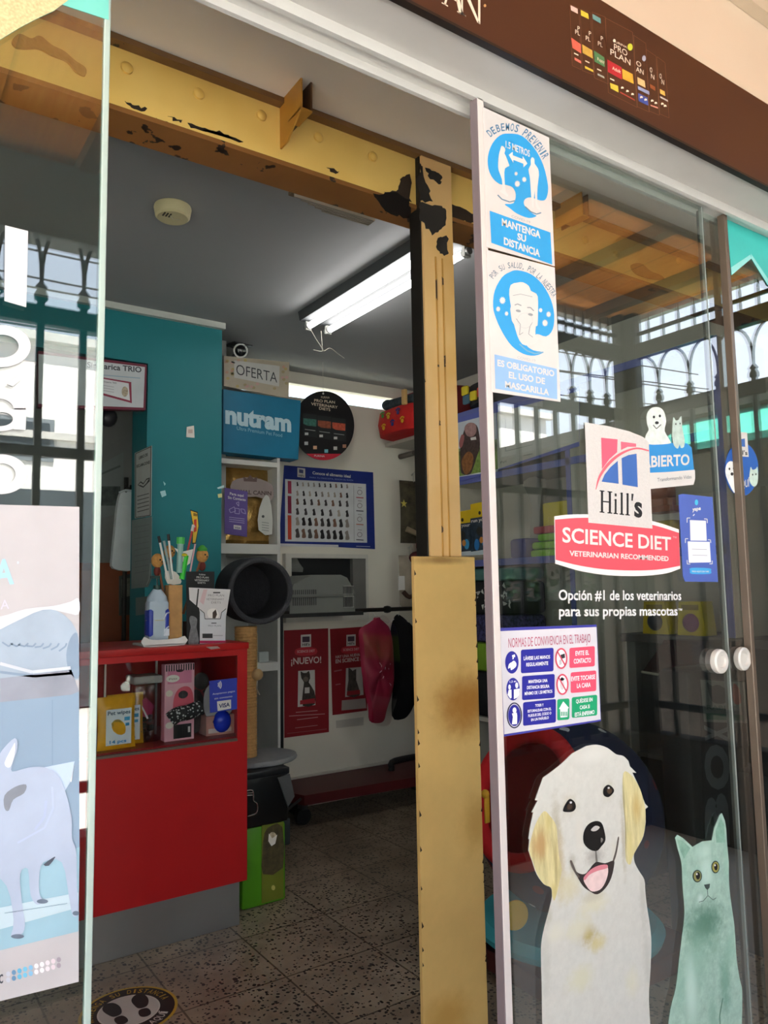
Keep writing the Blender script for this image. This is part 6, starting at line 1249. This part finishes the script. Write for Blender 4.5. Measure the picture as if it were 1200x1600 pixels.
# red flat trolley
t = thing('flat_trolley', 'dark red flatbed trolley with a black loop handle along the back wall', 'trolley', (2.8, 4.45, 0))
zt1 = .20; pf = [PZ(462, 1275, zt1), PZ(478, 1295, zt1), PZ(655, 1255, zt1), PZ(655, 1215, zt1)]
pf = [(2.36, 4.70, zt1), (2.25, 4.50, zt1), (2.32, 4.30, zt1), (3.55, 4.22, zt1), (3.55, 4.68, zt1)]
b = MB(); b.prism(pf, (0, 0, -.06)); b.build('deck', M('4f1416', .5, var=.1), t, smooth=0)
for x, y in ((2.36, 4.40), (2.42, 4.6), (3.4, 4.3), (3.4, 4.6)):
    b = MB(); b.cyl((x, y-.02, .05), (x, y+.02, .05), .05, n=18); w_ = b.build('caster', M('1a1a1b', .6), t); b = MB(); b.box(x-.02, x+.02, y-.03, y+.03, .09, .14); b.build('fork', M('4a4a4c', .4, .6), w_, smooth=0)
q0, q1 = PY(612, 1225, 4.5), PY(612, 1190, 4.5)
b = MB(); b.tube(sm([(q0.x, 4.5, zt1), (q0.x, 4.5, q1.z-.04), (q0.x+.03, 4.5, q1.z), (q0.x+.35, 4.5, q1.z), (q0.x+.4, 4.5, q1.z-.05), (q0.x+.4, 4.5, zt1)], 4, False), .022, 10); b.build('handle', M('151516', .5), t)
b = MB(); b.tube([(2.26, 4.48, zt1-.02), (2.16, 4.27, .24), (2.08, 4.25, .28)], .01, 8); b.tube([(2.33, 4.34, zt1-.02), (2.18, 4.27, .14)], .008, 8); b.build('tow_bar', M('222222', .5), t)
b = MB(); b.box(1.98, 2.12, 4.10, 4.24, 0, .15, bev=.01); tag(b.build('grey_box', M('3f464a', .6)), 'small dark grey box on the floor before the trolley', 'box')

# floor sticker
q = PZ(204, 1583, .001); 
a = Art('floor_sticker', 'round yellow and black floor sticker with two shoe prints', 'sticker', lambda x, y: Vector((q.x+x, q.y+.02-y, .0012)), (0, 0, 1), [(.165*math.cos(2*PI*i/48), .165*math.sin(2*PI*i/48)) for i in range(48)], 'b8962e', .001)
a.ell('black_ring', 0, 0, .155, .155, M('1b1a19', .5), 1, n=48); a.ell('white_disc', 0, 0, .105, .105, M('c9c5bd', .5), 2, n=48); a.ell('white_disc', 0, 0, .1, .1, M('b9b6b0'), 3)
YT2 = M('b8962e', .5)
def arct(s, a0, a1, r, h, flip):
    path = [(r*math.cos(a0+(a1-a0)*k/40), -r*math.sin(a0+(a1-a0)*k/40)) for k in range(41)]
    a.arc_text('lettering', s, path, h, YT2 if not flip else M('c9c5bd'), 2, .01, .8)
arct('MANTENGA SU DISTANCIA', PI*1.02, -.02, .118, .028, 0); arct('ESPERE AQUÍ', -PI*.80, -PI*.20, .142, .028, 1)
def shoe(cx, cy, k):
    c_, s_ = math.cos(k), math.sin(k)
    for pts in ([(-.018, -.075), (.0, -.09), (.022, -.078), (.03, -.045), (.025, -.01), (.012, .012), (-.012, .012), (-.022, -.015), (-.026, -.05)], [(-.012, .022), (.012, .022), (.02, .045), (.016, .07), (0, .078), (-.016, .07), (-.02, .045)]):
        a.poly('shoe_print', [(cx+x*c_-y*s_, cy+x*s_+y*c_) for x, y in sm(pts, 3)], M('161515', .5), 4)
    
shoe(-.045, .0, -.1); shoe(.045, .0, .1); a.done()
# ---------------------------------------------------------------- shelving along the right wall
XS = 3.25
LIL = M('5f66a0', .5)
def shz(px, py): return PX(px, py, XS)
t = thing('wall_shelving', 'long white shelving with lilac edges holding pet beds and toys', 'shelf', (3.45, 3.6, 0))
SW = M('bdb8ad', .6, var=.03)
def board(y0, y1, z, h=.025, edge=True):
    b = MB(); b.box(XS+.006, 3.655, y0, y1, z-h, z); o = b.build('shelf_board', SW, t, smooth=0)
    if edge: b = MB(); b.box(XS, XS+.006, y0, y1, z-h-.012, z+.004); b.build('shelf_edge', LIL, o, smooth=0)
board(2.0, 4.02, 2.16); board(4.02, 4.72, 2.545, edge=False); board(2.0, 4.1, 2.60, edge=True); board(2.0, 4.1, 1.62); board(2.95, 4.08, PX(752, 1120, XS).z-.002, edge=False)
for y in (2.0, 2.92, 4.10): b = MB(); b.box(XS+.006, 3.655, y-.012, y+.012, 1.2 if y < 2.9 else 0, 2.6); b.build('upright', SW, t, smooth=0); b = MB(); b.box(XS, XS+.006, y-.016, y+.016, 1.2, 2.6); b.build('upright_edge', LIL, t, smooth=0)
q = PX(635, 702, 3.4); b = MB(); b.cyl((3.4, 4.73, 2.46), (3.4, 4.55, 2.46), .02, n=14); b.build('bracket_peg', M('6a6258', .6), t)
a = Art('shelf_picture', 'long printed shelf panel with a child and dog sitting in grass', 'picture', onX(XS-.004), (-1, 0, 0), [(700, 656), (905, 604), (905, 697), (704, 757)], '5a62a8', .003)
a.poly('photo_print', [(703, 664), (775, 645), (778, 736), (707, 747)], M('c3c8cf', .5, var=.04), 1); a.poly('photo_print', [(706, 708), (725, 704), (740, 702), (777, 690), (778, 733), (707, 746)], M('7d9648', .7, var=.35, scale=40), 2)
a.poly('photo_print', [(706, 704), (777, 686), (777, 700), (706, 716)], M('8fa06a', .7, var=.25, scale=30), 2)
cc_ = crop(560, 580, 5.332)
a.poly('dog_picture', sm(cc_((850, 640), (862, 560), (880, 500), (900, 450), (940, 430), (985, 450), (1005, 510), (1015, 590), (1005, 660), (985, 720), (960, 800), (930, 860), (860, 850), (850, 760)), 3), M('4a3a36', .7, var=.3, scale=50), 3)
a.poly('dog_picture', sm(cc_((895, 520), (885, 470), (920, 430), (975, 440), (985, 500), (960, 540), (920, 545)), 3), M('a5807c', .7, var=.2, scale=40), 4); a.poly('dog_picture', sm(cc_((840, 600), (860, 530), (885, 540), (870, 620), (850, 640)), 2), M('a0605e'), 4); a.poly('dog_picture', cc_((935, 555), (980, 545), (985, 570), (940, 575)), M('d9d6d0'), 5)
a.poly('dog_picture', sm(cc_((860, 760), (890, 690), (930, 670), (960, 720), (940, 820), (890, 860)), 3), M('8a5a32', .7, var=.3, scale=50), 4)
a.poly('white_panel', [(776, 645), (905, 611), (905, 690), (778, 733)], M('b3b0a8', .5), 1); a.line('panel_line', [(790, 655), (790, 705), (832, 695)], .7, M('6a6a6a'), 2); a.text('panel_line', 'Pet', (782, 725), (792, 722), 4, M('5a5a5a'), 2); a.line('panel_line', [(818, 712), (832, 709)], 1.2, M('7a7a7a'), 2); a.done()
# pet beds on top
def bed(name, lab, y0, y1, z0, h, col, dx=0):
    XS = globals()['XS']+dx
    t = thing(name, lab, 'pet bed', (XS+.18, (y0+y1)/2, z0))
    cy = (y0+y1)/2; ly = (y1-y0)/2; n = 40
    path = []
    for i in range(n):
        u = 2*PI*i/n; c_, s_ = math.cos(u), math.sin(u)
        path.append((XS+.17+.17*math.copysign(abs(c_)**.55, c_), cy+(ly-.06)*math.copysign(abs(s_)**.55, s_), z0+h*.5))
    b = MB(); v = []
    b.use(col)
    prof = [(0, -.5), (.05, -.42), (.065, 0), (.05, .40), (.0, .5), (-.05, .40), (-.06, 0), (-.04, -.45)]
    rings = []
    for i in range(n):
        c = Vector((XS+.17, cy, 0)); p = Vector(path[i]); d = Vector((p.x-c.x, p.y-c.y, 0)).normalized()
        rings.append([b.bm.verts.new(p+d*o_+Vector((0, 0, hh*h))) for o_, hh in prof])
    for i in range(n):
        A, B = rings[i], rings[(i+1) % n]
        for j in range(len(prof)): f = b.bm.faces.new((A[j], A[(j+1) % len(prof)], B[(j+1) % len(prof)], B[j])); f.material_index = b.mi
    b.build('bolster', None, t, smooth=60)
    b = MB(); b.box(XS+.02, XS+.32, y0+.05, y1-.05, z0, z0+h*.35, bev=.03); b.build('cushion', col, t)
    return t
REDF = M('c0201e', .85, var=.1, scale=14, bump=.3, bscale=40)
zb_ = 2.546
tb = bed('pet_bed', 'red pet bed printed with coloured paws on the end of the top shelf', 4.16, 4.68, zb_, .21, REDF, -.10)
b = MB()
def paw(b, c, s, h):
    b.use(M(h, .8)); b.lathe([(s*.6, 0), (s*.55, .003), (0, .004)], c, (-1, 0, 0), 14)
    for k in range(4): b.lathe([(s*.26, 0), (s*.22, .003), (0, .004)], c+Vector((0, s*(-.75+.5*k), s*(.75+.25*(k in (1, 2))))), (-1, 0, 0), 10)
for y, z, h in ((4.50, .15, '3f8a3a'), (4.49, .06, 'd8a21e'), (4.43, .13, 'c9a020'), (4.38, .07, '2a2f7a'), (4.31, .14, '3a2a6a'), (4.26, .07, 'd8a21e')): paw(b, Vector((XS-.163, y, zb_+z)), .026, h)
b.build('paw_print', None, tb)
b = MB(); b.sph((XS-.08, 4.55, zb_+.25), (.045, .05, .04), 14); b.tube([(XS-.08, 4.55, zb_+.25), (XS-.07, 4.4, zb_+.245), (XS-.05, 4.25, zb_+.245)], .035, 10); o = tag(b.build('folded_blanket', M('3a4448', .9, var=.5, scale=40)), 'dark patterned blanket rolled on the red paw bed', 'blanket')
b = MB(); b.box(XS-.17, XS-.14, 4.22, 4.26, zb_+.18, zb_+.29, bev=.008); tag(b.build('bone_toy', M('cfa76a', .7)), 'tan bone toy leaning on the red paw bed', 'toy')
b = MB(); b.box(XS+.06, 3.6, 4.15, 4.70, zb_+.222, zb_+.36, bev=.05); tag(b.build('pet_cushion', M('8a1c28', .9, bump=.3)), 'dark red cushion stacked above the paw bed', 'cushion')
bed('pet_bed', 'dark red pet bed on the top shelf between post and jamb', 3.80, 4.06, 2.605, .20, M('5e1215', .85, bump=.3))
def roll(px0, px1, py, h, hh, lab, name='folded_blanket', cat='blanket', mat=None, r=.05):
    a_, c_ = PX(px0, py, XS+.03), PX(px1, py, XS+.03)
    b = MB(); b.box(XS+.0, XS+.25, min(a_.y, c_.y), max(a_.y, c_.y), a_.z, a_.z+hh, bev=min(hh*.4, .03)); return tag(b.build(name, mat or M(h, .9, bump=.3, bscale=40)), lab, cat)
bb = bed('pet_bed', 'black pet bed with yellow and red patches on the top shelf beside the jamb', 3.26, 3.78, 2.605, .16, M('2a2a2a', .9, var=.5, scale=12))
b = MB()
for y, z, h in ((3.70, .11, 'c9b52a'), (3.62, .06, 'c9b52a'), (3.55, .07, 'b03a2c'), (3.47, .11, '3f7a4a'), (3.69, .05, '4a6a7a')): b.use(M(h, .8)); b.box(XS-.068, XS-.06, y-.03, y+.03, 2.605+z-.03, 2.605+z+.03, bev=.01)
b.build('patch', None, bb)
b = MB(); b.sph((XS+.05, 3.60, 2.825), (.06, .07, .07), 14); b.sph((XS+.05, 3.63, 2.905), .04, 12); tag(b.build('plush_toy', M('5a7a70', .9, bump=.4)), 'teal plush toy on the patched black bed', 'toy')
# harness cards hanging on the back wall
def pack(lab, px, py, w_, h_, mat, y, extra=None):
    q = PY(px, py, y); t = thing('harness_bundle', lab, 'harness', (q.x, y, q.z-h_))
    b = MB(); b.pouch((q.x-w_/2, y, q.z-h_), (w_, 0, 0), (0, 0, h_), .12, wob=.012); b.build('fabric', mat, t, smooth=60)
    b = MB(); b.tube(sm([(q.x, y, q.z-.01), (q.x, y, q.z+.05), (q.x+.02, y+.02, q.z+.07), (q.x+.03, y+.06, q.z+.05)], 3, False), .003, 5); b.tube([(q.x+.03, y, q.z), (q.x+.035, y+.02, q.z+.08), (q.x+.04, y+.08, q.z+.06)], .003, 5); b.build('wire_hook', M('b9b9b4', .3, .6), t)
    if extra: extra(t, q, y)
CAMO = M('3a3426', .9, var=.75, scale=16, bump=.3)
def ex1(t, q, y):
    b = MB(); c = PY(631, 787, y-.07); pts = []
    for i in range(10): r = .03 if i % 2 == 0 else .012; pts.append((c.x+r*math.sin(2*PI*i/10), c.y, c.z+r*math.cos(2*PI*i/10)))
    b.prism(pts, (0, -.003, 0)); b.build('star_patch', M('b5a54a'), t, smooth=0)
    b = MB(); b.tube([(q.x-.10, y-.04, q.z-.36), (q.x, y-.06, q.z-.40), (q.x+.08, y-.05, q.z-.3)], .022, 8); b.build('trim_band', M('8a7a62', .9), t)
    b = MB(); b.sph((q.x+.08, y-.01, q.z-.47), (.07, .05, .09), 14); b.build('red_lining', M('7a1614', .9), t)
    b = MB(); b.box(q.x+.02, q.x+.06, y-.075, y-.07, q.z-.07, q.z-.03); b.build('hang_tag', PAPER, t, smooth=0)
pack('camouflage pet harness with a yellow star hanging by the back corner, upper of two', 646, 752, .26, .46, CAMO, 4.52, ex1)
def ex2(t, q, y):
    b = MB(); c = PY(627, 911, y-.07); b.box(c.x-.028, c.x+.028, c.y-.004, c.y, c.z-.05, c.z+.05); b.build('hang_tag', PAPER, t, smooth=0)
    b = MB(); b.sph((q.x+.04, y-.03, q.z-.02), (.06, .05, .05), 12); b.build('collar', M('4a1a1c', .9), t)
    b = MB(); b.tube(sm([(q.x-.1, y-.05, q.z-.26), (q.x-.06, y-.07, q.z-.30), (q.x+.02, y-.06, q.z-.27)], 3, False), .016, 8); b.build('strap', M('3a2418', .9), t)
pack('beige pet jacket with a white tag hanging by the back corner, lower of two', 640, 868, .20, .40, M('94887a', .9, var=.2, bump=.4), 4.52, ex2)
# toy cards behind the post
def toycard(pt0, pt1, pb1, pb0, lab, group):
    a = Art('toy_pack', lab, 'toy pack', onX(XS+.01), (-1, 0, 0), [pt0, pt1, pb1, pb0], 'd8b41e', .004, group=group)
    x0, y0 = pt0; x1, y1 = pt1; H0 = pb0[1]-y0; H1 = pb1[1]-y1
    L = lambda u, v: (x0+(x1-x0)*u, (y0+(y1-y0)*u)+(H0+(H1-H0)*u)*v)
    a.poly('printed_panel', [L(0, .28), L(1, .28), L(1, 1), L(0, 1)], M('2c3a48', .4, var=.4, scale=40), 1); a.text('lettering', 'run your', L(.05, .36), L(.95, .36), 5, PAPER, 2, .03)
    a.ell('printed_panel', *L(.5, .55), 5, 7, M('30302c'), 2); a.ell('printed_panel', *L(.35, .8), 4, 9, M('2a6fae'), 2); a.ell('printed_panel', *L(.75, .75), 4, 8, M('3a8fc0'), 2); a.ell('printed_panel', *L(.6, .72), 3, 5, M('c9853a'), 3); a.poly('printed_panel', [L(.0, .93), L(1, .9), L(1, 1), L(0, 1)], M('c2ccd0'), 2); a.ell('hang_hole', *L(.5, .2), 2, 3, INK, 1); a.done()
toycard((709, 801), (736, 796), (736, 868), (711, 868), 'yellow topped toy pack hung next to the steel post', 'yellow topped toy packs'); toycard((735, 788), (764, 782), (764, 866), (737, 868), 'yellow topped toy pack hung against the white jamb', 'yellow topped toy packs')
# stacked cushions under them
lv = [PX(752, y_, XS).z for y_ in (874, 908, 960, 1004, 1050, 1120)]; lv[0] = min(lv[0], 1.575)
for k, (lab, mt) in enumerate((('teal cushion at the top of the stack behind the post', M('4f7a74', .9, bump=.3)), ('black and white patterned cushion in the stack behind the post', None), ('purple speckled cushion in the stack behind the post', M('343258', .9, var=.9, scale=60)), ('lime green cushion in the stack behind the post', M('7fa52a', .9, bump=.3)), ('black cushion at the bottom of the stack behind the post', M('1c1c1e', .9, bump=.3)))):
    b = MB(); y0_, y1_ = PX(800, 950, XS).y, PX(700, 950, XS).y
    b.box(XS+.01, XS+.30, y0_, y1_, lv[k+1], lv[k]-.002, bev=.03); o = tag(b.build('pet_cushion', mt or M('1c1c1c', .9)), lab, 'cushion')
    if k == 1:
        b = MB(); random.seed(8); b.use(M('c5c5c0', .9))
        for n_ in range(46):
            y_ = random.uniform(y0_+.02, y1_-.02); z_ = random.uniform(lv[2]+.03, lv[1]-.03); r_ = random.uniform(.006, .016); a_ = random.uniform(0, PI)
            b.prism([(XS+.0095, y_+r_*s1*math.cos(a_+t1), z_+r_*s1*math.sin(a_+t1)) for s1, t1 in ((1.6, 0), (.6, 1.3), (1.3, 2.4), (.5, 3.6), (1.2, 5.0))], (-.001, 0, 0))
        p_ = b.build('white_print', None, o, smooth=0); p_['kind'] = 'stuff'
# goods on the middle shelf, seen through the glass
def block(px0, px1, pyb, hgt, h, lab, name='folded_blanket', cat='blanket', dep=.22, off=.03, mat=None, grp=None):
    a_, c_ = PX(px0, pyb, XS+off), PX(px1, pyb, XS+off); z = 1.621
    b = MB(); y0, y1 = min(a_.y, c_.y), max(a_.y, c_.y); b.box(XS+off, XS+off+dep, y0, y1, z, z+hgt, bev=min(.02, hgt*.3)); return b
b = block(796, 822, 860, .12, '4a4878', ''); tag(b.build('folded_blanket', M('4a4878', .9, bump=.3)), 'purple folded blanket on the middle shelf behind the glass', 'blanket')
q = PX(856, 866, XS+.03)
for k, (dz, w_) in enumerate(((0, .22), (.045, .20), (.09, .12))): b = MB(); b.box(XS+.02, XS+.24, q.y-w_*.6, q.y+w_*.6, 1.621+dz, 1.621+dz+.043, bev=.014); tag(b.build('folded_towel', M('7fb52e', .9, bump=.3)), ('lime green folded towel, bottom of its stack behind the glass', 'lime green folded towel, second of its stack behind the glass', 'lime green folded towel, topmost of its stack behind the glass')[k], 'towel', 'lime green towels')
q = PX(868, 830, XS+.1); b = MB(); b.box(XS+.08, XS+.2, q.y-.14, q.y+.08, 1.76, 1.94, bev=.01); tag(b.build('toy_pack', M('c9b51e', .5)), 'yellow pack upright above the lime towels', 'toy pack')
q = PX(850, 825, XS+.04); b = MB(); b.box(XS+.03, XS+.1, q.y-.1, q.y+.08, 1.757, 1.80, bev=.01); tag(b.build('toy_pack', M('b0303a', .5)), 'small red pack lying on the lime towels', 'toy pack')
q = PX(836, 800, XS+.15); b = MB(); b.prism(sm([(XS+.15, q.y+.05, 1.75), (XS+.15, q.y+.03, 1.95), (XS+.15, q.y+.09, 2.1), (XS+.15, q.y-.06, 2.1), (XS+.15, q.y-.04, 1.9), (XS+.15, q.y-.02, 1.75)], 3), (.04, 0, 0)); tag(b.build('hanging_leash', M('9a948a', .7)), 'grey leash loop hanging under the upper shelf behind the glass', 'leash')
for px, py, h, lab in ((1040, 835, 'b09a3a', 'ochre pack on the shelf beside the payment sticker'), (1030, 770, '8a4a2a', 'brown toy on the shelf behind the banner edge')):
    q = PX(px, py, XS+.1); b = MB(); b.box(XS+.08, XS+.16, q.y-.06, q.y+.06, q.z-.07, q.z+.07, bev=.012); b.box(XS+.07, XS+.2, q.y-.08, q.y+.08, q.z-.1, q.z-.07); tag(b.build('toy_pack', M(h, .6)), lab, 'toy pack')
# display counter at the right with goods on it
t = thing('display_counter', 'grey shop counter behind the glass door with pulls', 'counter', (3.45, 2.1, 0))
zc_ = 1.205
b = MB(); b.box(XS-.02, 3.65, 1.36, 2.60, zc_-.04, zc_, bev=.004); b.build('top', M('4e4c48', .5), t, smooth=0)
b = MB(); b.box(XS+.03, 3.65, 2.55, 2.6, 0, zc_-.04); b.box(XS+.03, 3.65, 1.36, 1.41, 0, zc_-.04); b.build('side_panel', M('77756e', .6), t, smooth=0)
b = MB(); b.box(XS+.2, 3.65, 1.41, 2.55, 0, zc_-.04); b.build('body', M('3a3937', .6), t, smooth=0)
b = MB(); b.box(XS+.01, XS+.2, 1.41, 2.55, .60, .62); b.build('shelf', M('4a4946', .6), t, smooth=0)
def balls(px, h, lab):
    q = PX(px, 984, XS+.03); z = zc_+.001
    t = thing('ball_pack', lab, 'toy pack', (XS+.04, q.y, z), 'yellow ball packs on the grey counter')
    b = MB(); b.prism([(XS+.03, q.y-.075, z), (XS+.03, q.y-.06, z+.16), (XS+.03, q.y+.06, z+.16), (XS+.03, q.y+.075, z)], (.09, 0, 0)); b.build('carton', M('b5a01e', .5), t, smooth=0)
    b = MB(); b.sph((XS+.035, q.y, z+.06), (.028, .045, .045), 20); b.build('ball', M(h, .4), t)
    b = MB(); b.box(XS+.026, XS+.03, q.y-.045, q.y+.045, z+.12, z+.145); b.build('label', M('7a6a1a'), t, smooth=0)
balls(1024, '22262c', 'yellow ball pack with a dark ball on the grey counter'); balls(1080, '6a2a5a', 'yellow ball pack with a purple ball on the grey counter')
# clear bin under the top
q = PX(1060, 1050, XS-.02); 
t = thing('clear_hood', 'transparent plastic display hood with a bright lower lip at the grey counter', 'display hood', (XS-.1, q.y, .9))
p = [PX(*v, XS-.12) for v in ((1038, 1000), (1140, 1003), (1128, 1062), (1003, 1050))]
b = MB(); b.prism(p, (.1, 0, 0)); b.build('hood', glass_mat('smoky_plastic', (.62, .60, .56, 1), .06, .1), t, smooth=0)
b = MB(); b.tube(sm([tuple(p[3]), tuple((p[3]*2+p[2])/3-Vector((.01, 0, .005))), tuple((p[3]+p[2]*2)/3-Vector((.01, 0, .002))), tuple(p[2])], 5, False), .006, 8); b.build('lip', M('b9b3a0', .3, .3), t)
# big sack with lettering standing on the floor
ys_ = 1.92
sx0_, sx1_ = PY(1084, 1200, ys_).x, PY(1150, 1200, ys_).x
zt_s = PY(1110, 1055, ys_).z
t = thing('feed_sack', 'tall dark feed sack with white lettering and a rabbit drawing behind the cat decal', 'sack', ((sx0_+sx1_)/2, ys_+.09, 0))
b = MB(); b.box(sx0_-.01, sx1_+.03, ys_, ys_+.15, 0, zt_s+.03, bev=.03); b.build('sack', M('1b1b1a', .6, var=.1, bump=.3), t)
a = Art('front_print', '', '', onY(ys_-.003), OUT, [(1093, 1060), (1165, 1064), (1180, 1520), (1108, 1520)], '1a1a19', .002, parent=t)
DK = M('55575a', .5)
a.poly('upper_print', [(1094, 1062), (1164, 1066), (1168, 1130), (1100, 1128)], M('5a5c58', .5, var=.1), 1); a.poly('rabbit_drawing', sm([(1108, 1085), (1104, 1066), (1112, 1072), (1122, 1070), (1136, 1080), (1134, 1098), (1115, 1098)], 3), M('2a2a28'), 2); a.poly('rabbit_drawing', sm([(1146, 1068), (1154, 1075), (1158, 1098), (1148, 1100), (1144, 1085)], 2), M('7a2422'), 2)
a.text('lettering', 'RABBIT', (1104, 1108), (1150, 1110), 7, M('2f3f38'), 2, .03); a.poly('lettering', [(1102, 1114), (1160, 1117), (1162, 1126), (1103, 1124)], M('2f4a3c'), 2)
# big letters reading upwards
for ch, y0, y1 in (('B', 1320, 1240), ('O', 1235, 1165), ('X', 1160, 1135)):
    a.text('big_lettering', ch, (1138, y0), (1136, y1), 38, DK, 1, .05, upv=(-36, -2))
a.done()
b = MB(); b.box(PY(1160, 1200, 1.75).x+.1, 3.2, 1.5, 1.85, 0, .7, bev=.01); tag(b.build('carton', M('2a2c2c', .6)), 'dark carton on the floor beside the lettered sack', 'carton')
# igloo bed on a pile of bedding
NAVY_F = bpy.data.materials.new('navy_print'); NAVY_F.use_nodes = True; _n = NAVY_F.node_tree; _b = _n.nodes['Principled BSDF']; _b.inputs['Roughness'].default_value = .9
_v = _n.nodes.new('ShaderNodeTexVoronoi'); _v.inputs['Scale'].default_value = 13; _tc = _n.nodes.new('ShaderNodeTexCoord'); _sep = _n.nodes.new('ShaderNodeSeparateColor')
_lt = _n.nodes.new('ShaderNodeMath'); _lt.operation = 'LESS_THAN'; _lt.inputs[1].default_value = .3
_r = _n.nodes.new('ShaderNodeValToRGB'); _r.color_ramp.interpolation = 'CONSTANT'; _r.color_ramp.elements[0].color = lin('c9cbd2'); _r.color_ramp.elements[1].position = .12; _r.color_ramp.elements[1].color = lin('7a1a1c'); _e = _r.color_ramp.elements.new(.32); _e.color = lin('1a1f3f')
_mx = _n.nodes.new('ShaderNodeMixRGB'); _mx.inputs[1].default_value = lin('1a1f3f')
_n.links.new(_tc.outputs['Object'], _v.inputs[0]); _n.links.new(_v.outputs['Color'], _sep.inputs[0]); _n.links.new(_sep.outputs[0], _r.inputs[0]); _n.links.new(_v.outputs['Distance'], _lt.inputs[0]); _n.links.new(_lt.outputs[0], _mx.inputs[0]); _n.links.new(_r.outputs[0], _mx.inputs[2]); _n.links.new(_mx.outputs[0], _b.inputs[0])
cen = PY(886, 1272, 2.2); RI = .365
t = thing('igloo_bed', 'navy printed igloo pet bed with a red lined opening', 'pet bed', (cen.x, cen.y, cen.z-RI))
axd = Vector((-1, .0, .46)).normalized()
th0 = math.radians(43)
def sphprof(r, a0, a1, n): return [(r*math.sin(a0+(a1-a0)*i/n), r*math.cos(a0+(a1-a0)*i/n)) for i in range(n+1)]
b = MB(); b.lathe(sphprof(RI, th0, PI, 18), cen, axd, 40, close=False); b.build('shell', NAVY_F, t, smooth=60)
b = MB(); b.lathe(sphprof(RI-.035, th0, PI, 16), cen, axd, 40, close=False); b.build('lining', M('b0161a', .9, bump=.2), t, smooth=60)
b = MB(); e1 = axd.orthogonal().normalized(); e2 = axd.cross(e1)
b.tube([cen+axd*(RI-.018)*math.cos(th0)+(e1*math.cos(2*PI*i/40)+e2*math.sin(2*PI*i/40))*(RI-.015)*math.sin(th0) for i in range(40)], .034, 12, closed=True); b.build('red_rim', M('c01a20', .85, bump=.2), t, smooth=60)
q = PY(760, 1255, 2.2); b = MB(); b.box(q.x-.012, q.x+.012, q.y-.006, q.y+.002, q.z-.07, q.z+.03, bev=.004); b.sph((q.x-.008, q.y-.004, q.z+.035), .016, 10); b.build('yellow_tag', M('d9a02a', .6), t)
zb2 = cen.z-RI+.012
t = thing('pet_bed', 'teal pet bed with a yellow badge under the igloo bed', 'pet bed', (cen.x-.02, cen.y, zb2-.092))
b = MB(); b.lathe([(0, 0), (.30, 0), (.35, .02), (.36, .045), (.33, .075), (.2, .068), (0, .065)], (cen.x-.02, cen.y, zb2-.092), n=44); b.build('cushion', M('3fa9b5', .8, var=.08, bump=.25, bscale=12), t)
q = PY(805, 1430, cen.y-.37); b = MB(); b.lathe([(.045, 0), (.043, .004), (0, .005)], q, (-.3, -1, 0), 20); o = b.build('yellow_badge', M('c9a02a', .6), t)
zf = zb2-.094
t = thing('low_crate', 'dark red low crate on the floor under the pile of pet beds', 'crate', (cen.x, cen.y, 0))
b = MB(); b.box(cen.x-.36, cen.x+.34, cen.y-.34, cen.y+.36, .03, zf, bev=.004); b.build('box', M('4a1718', .6), t, smooth=0)
for dx in (-.32, .30):
    for dy in (-.3, .3): b = MB(); b.box(cen.x+dx-.03, cen.x+dx+.03, cen.y+dy-.03, cen.y+dy+.03, 0, .03); b.build('foot', M('1a1a1a'), t, smooth=0)
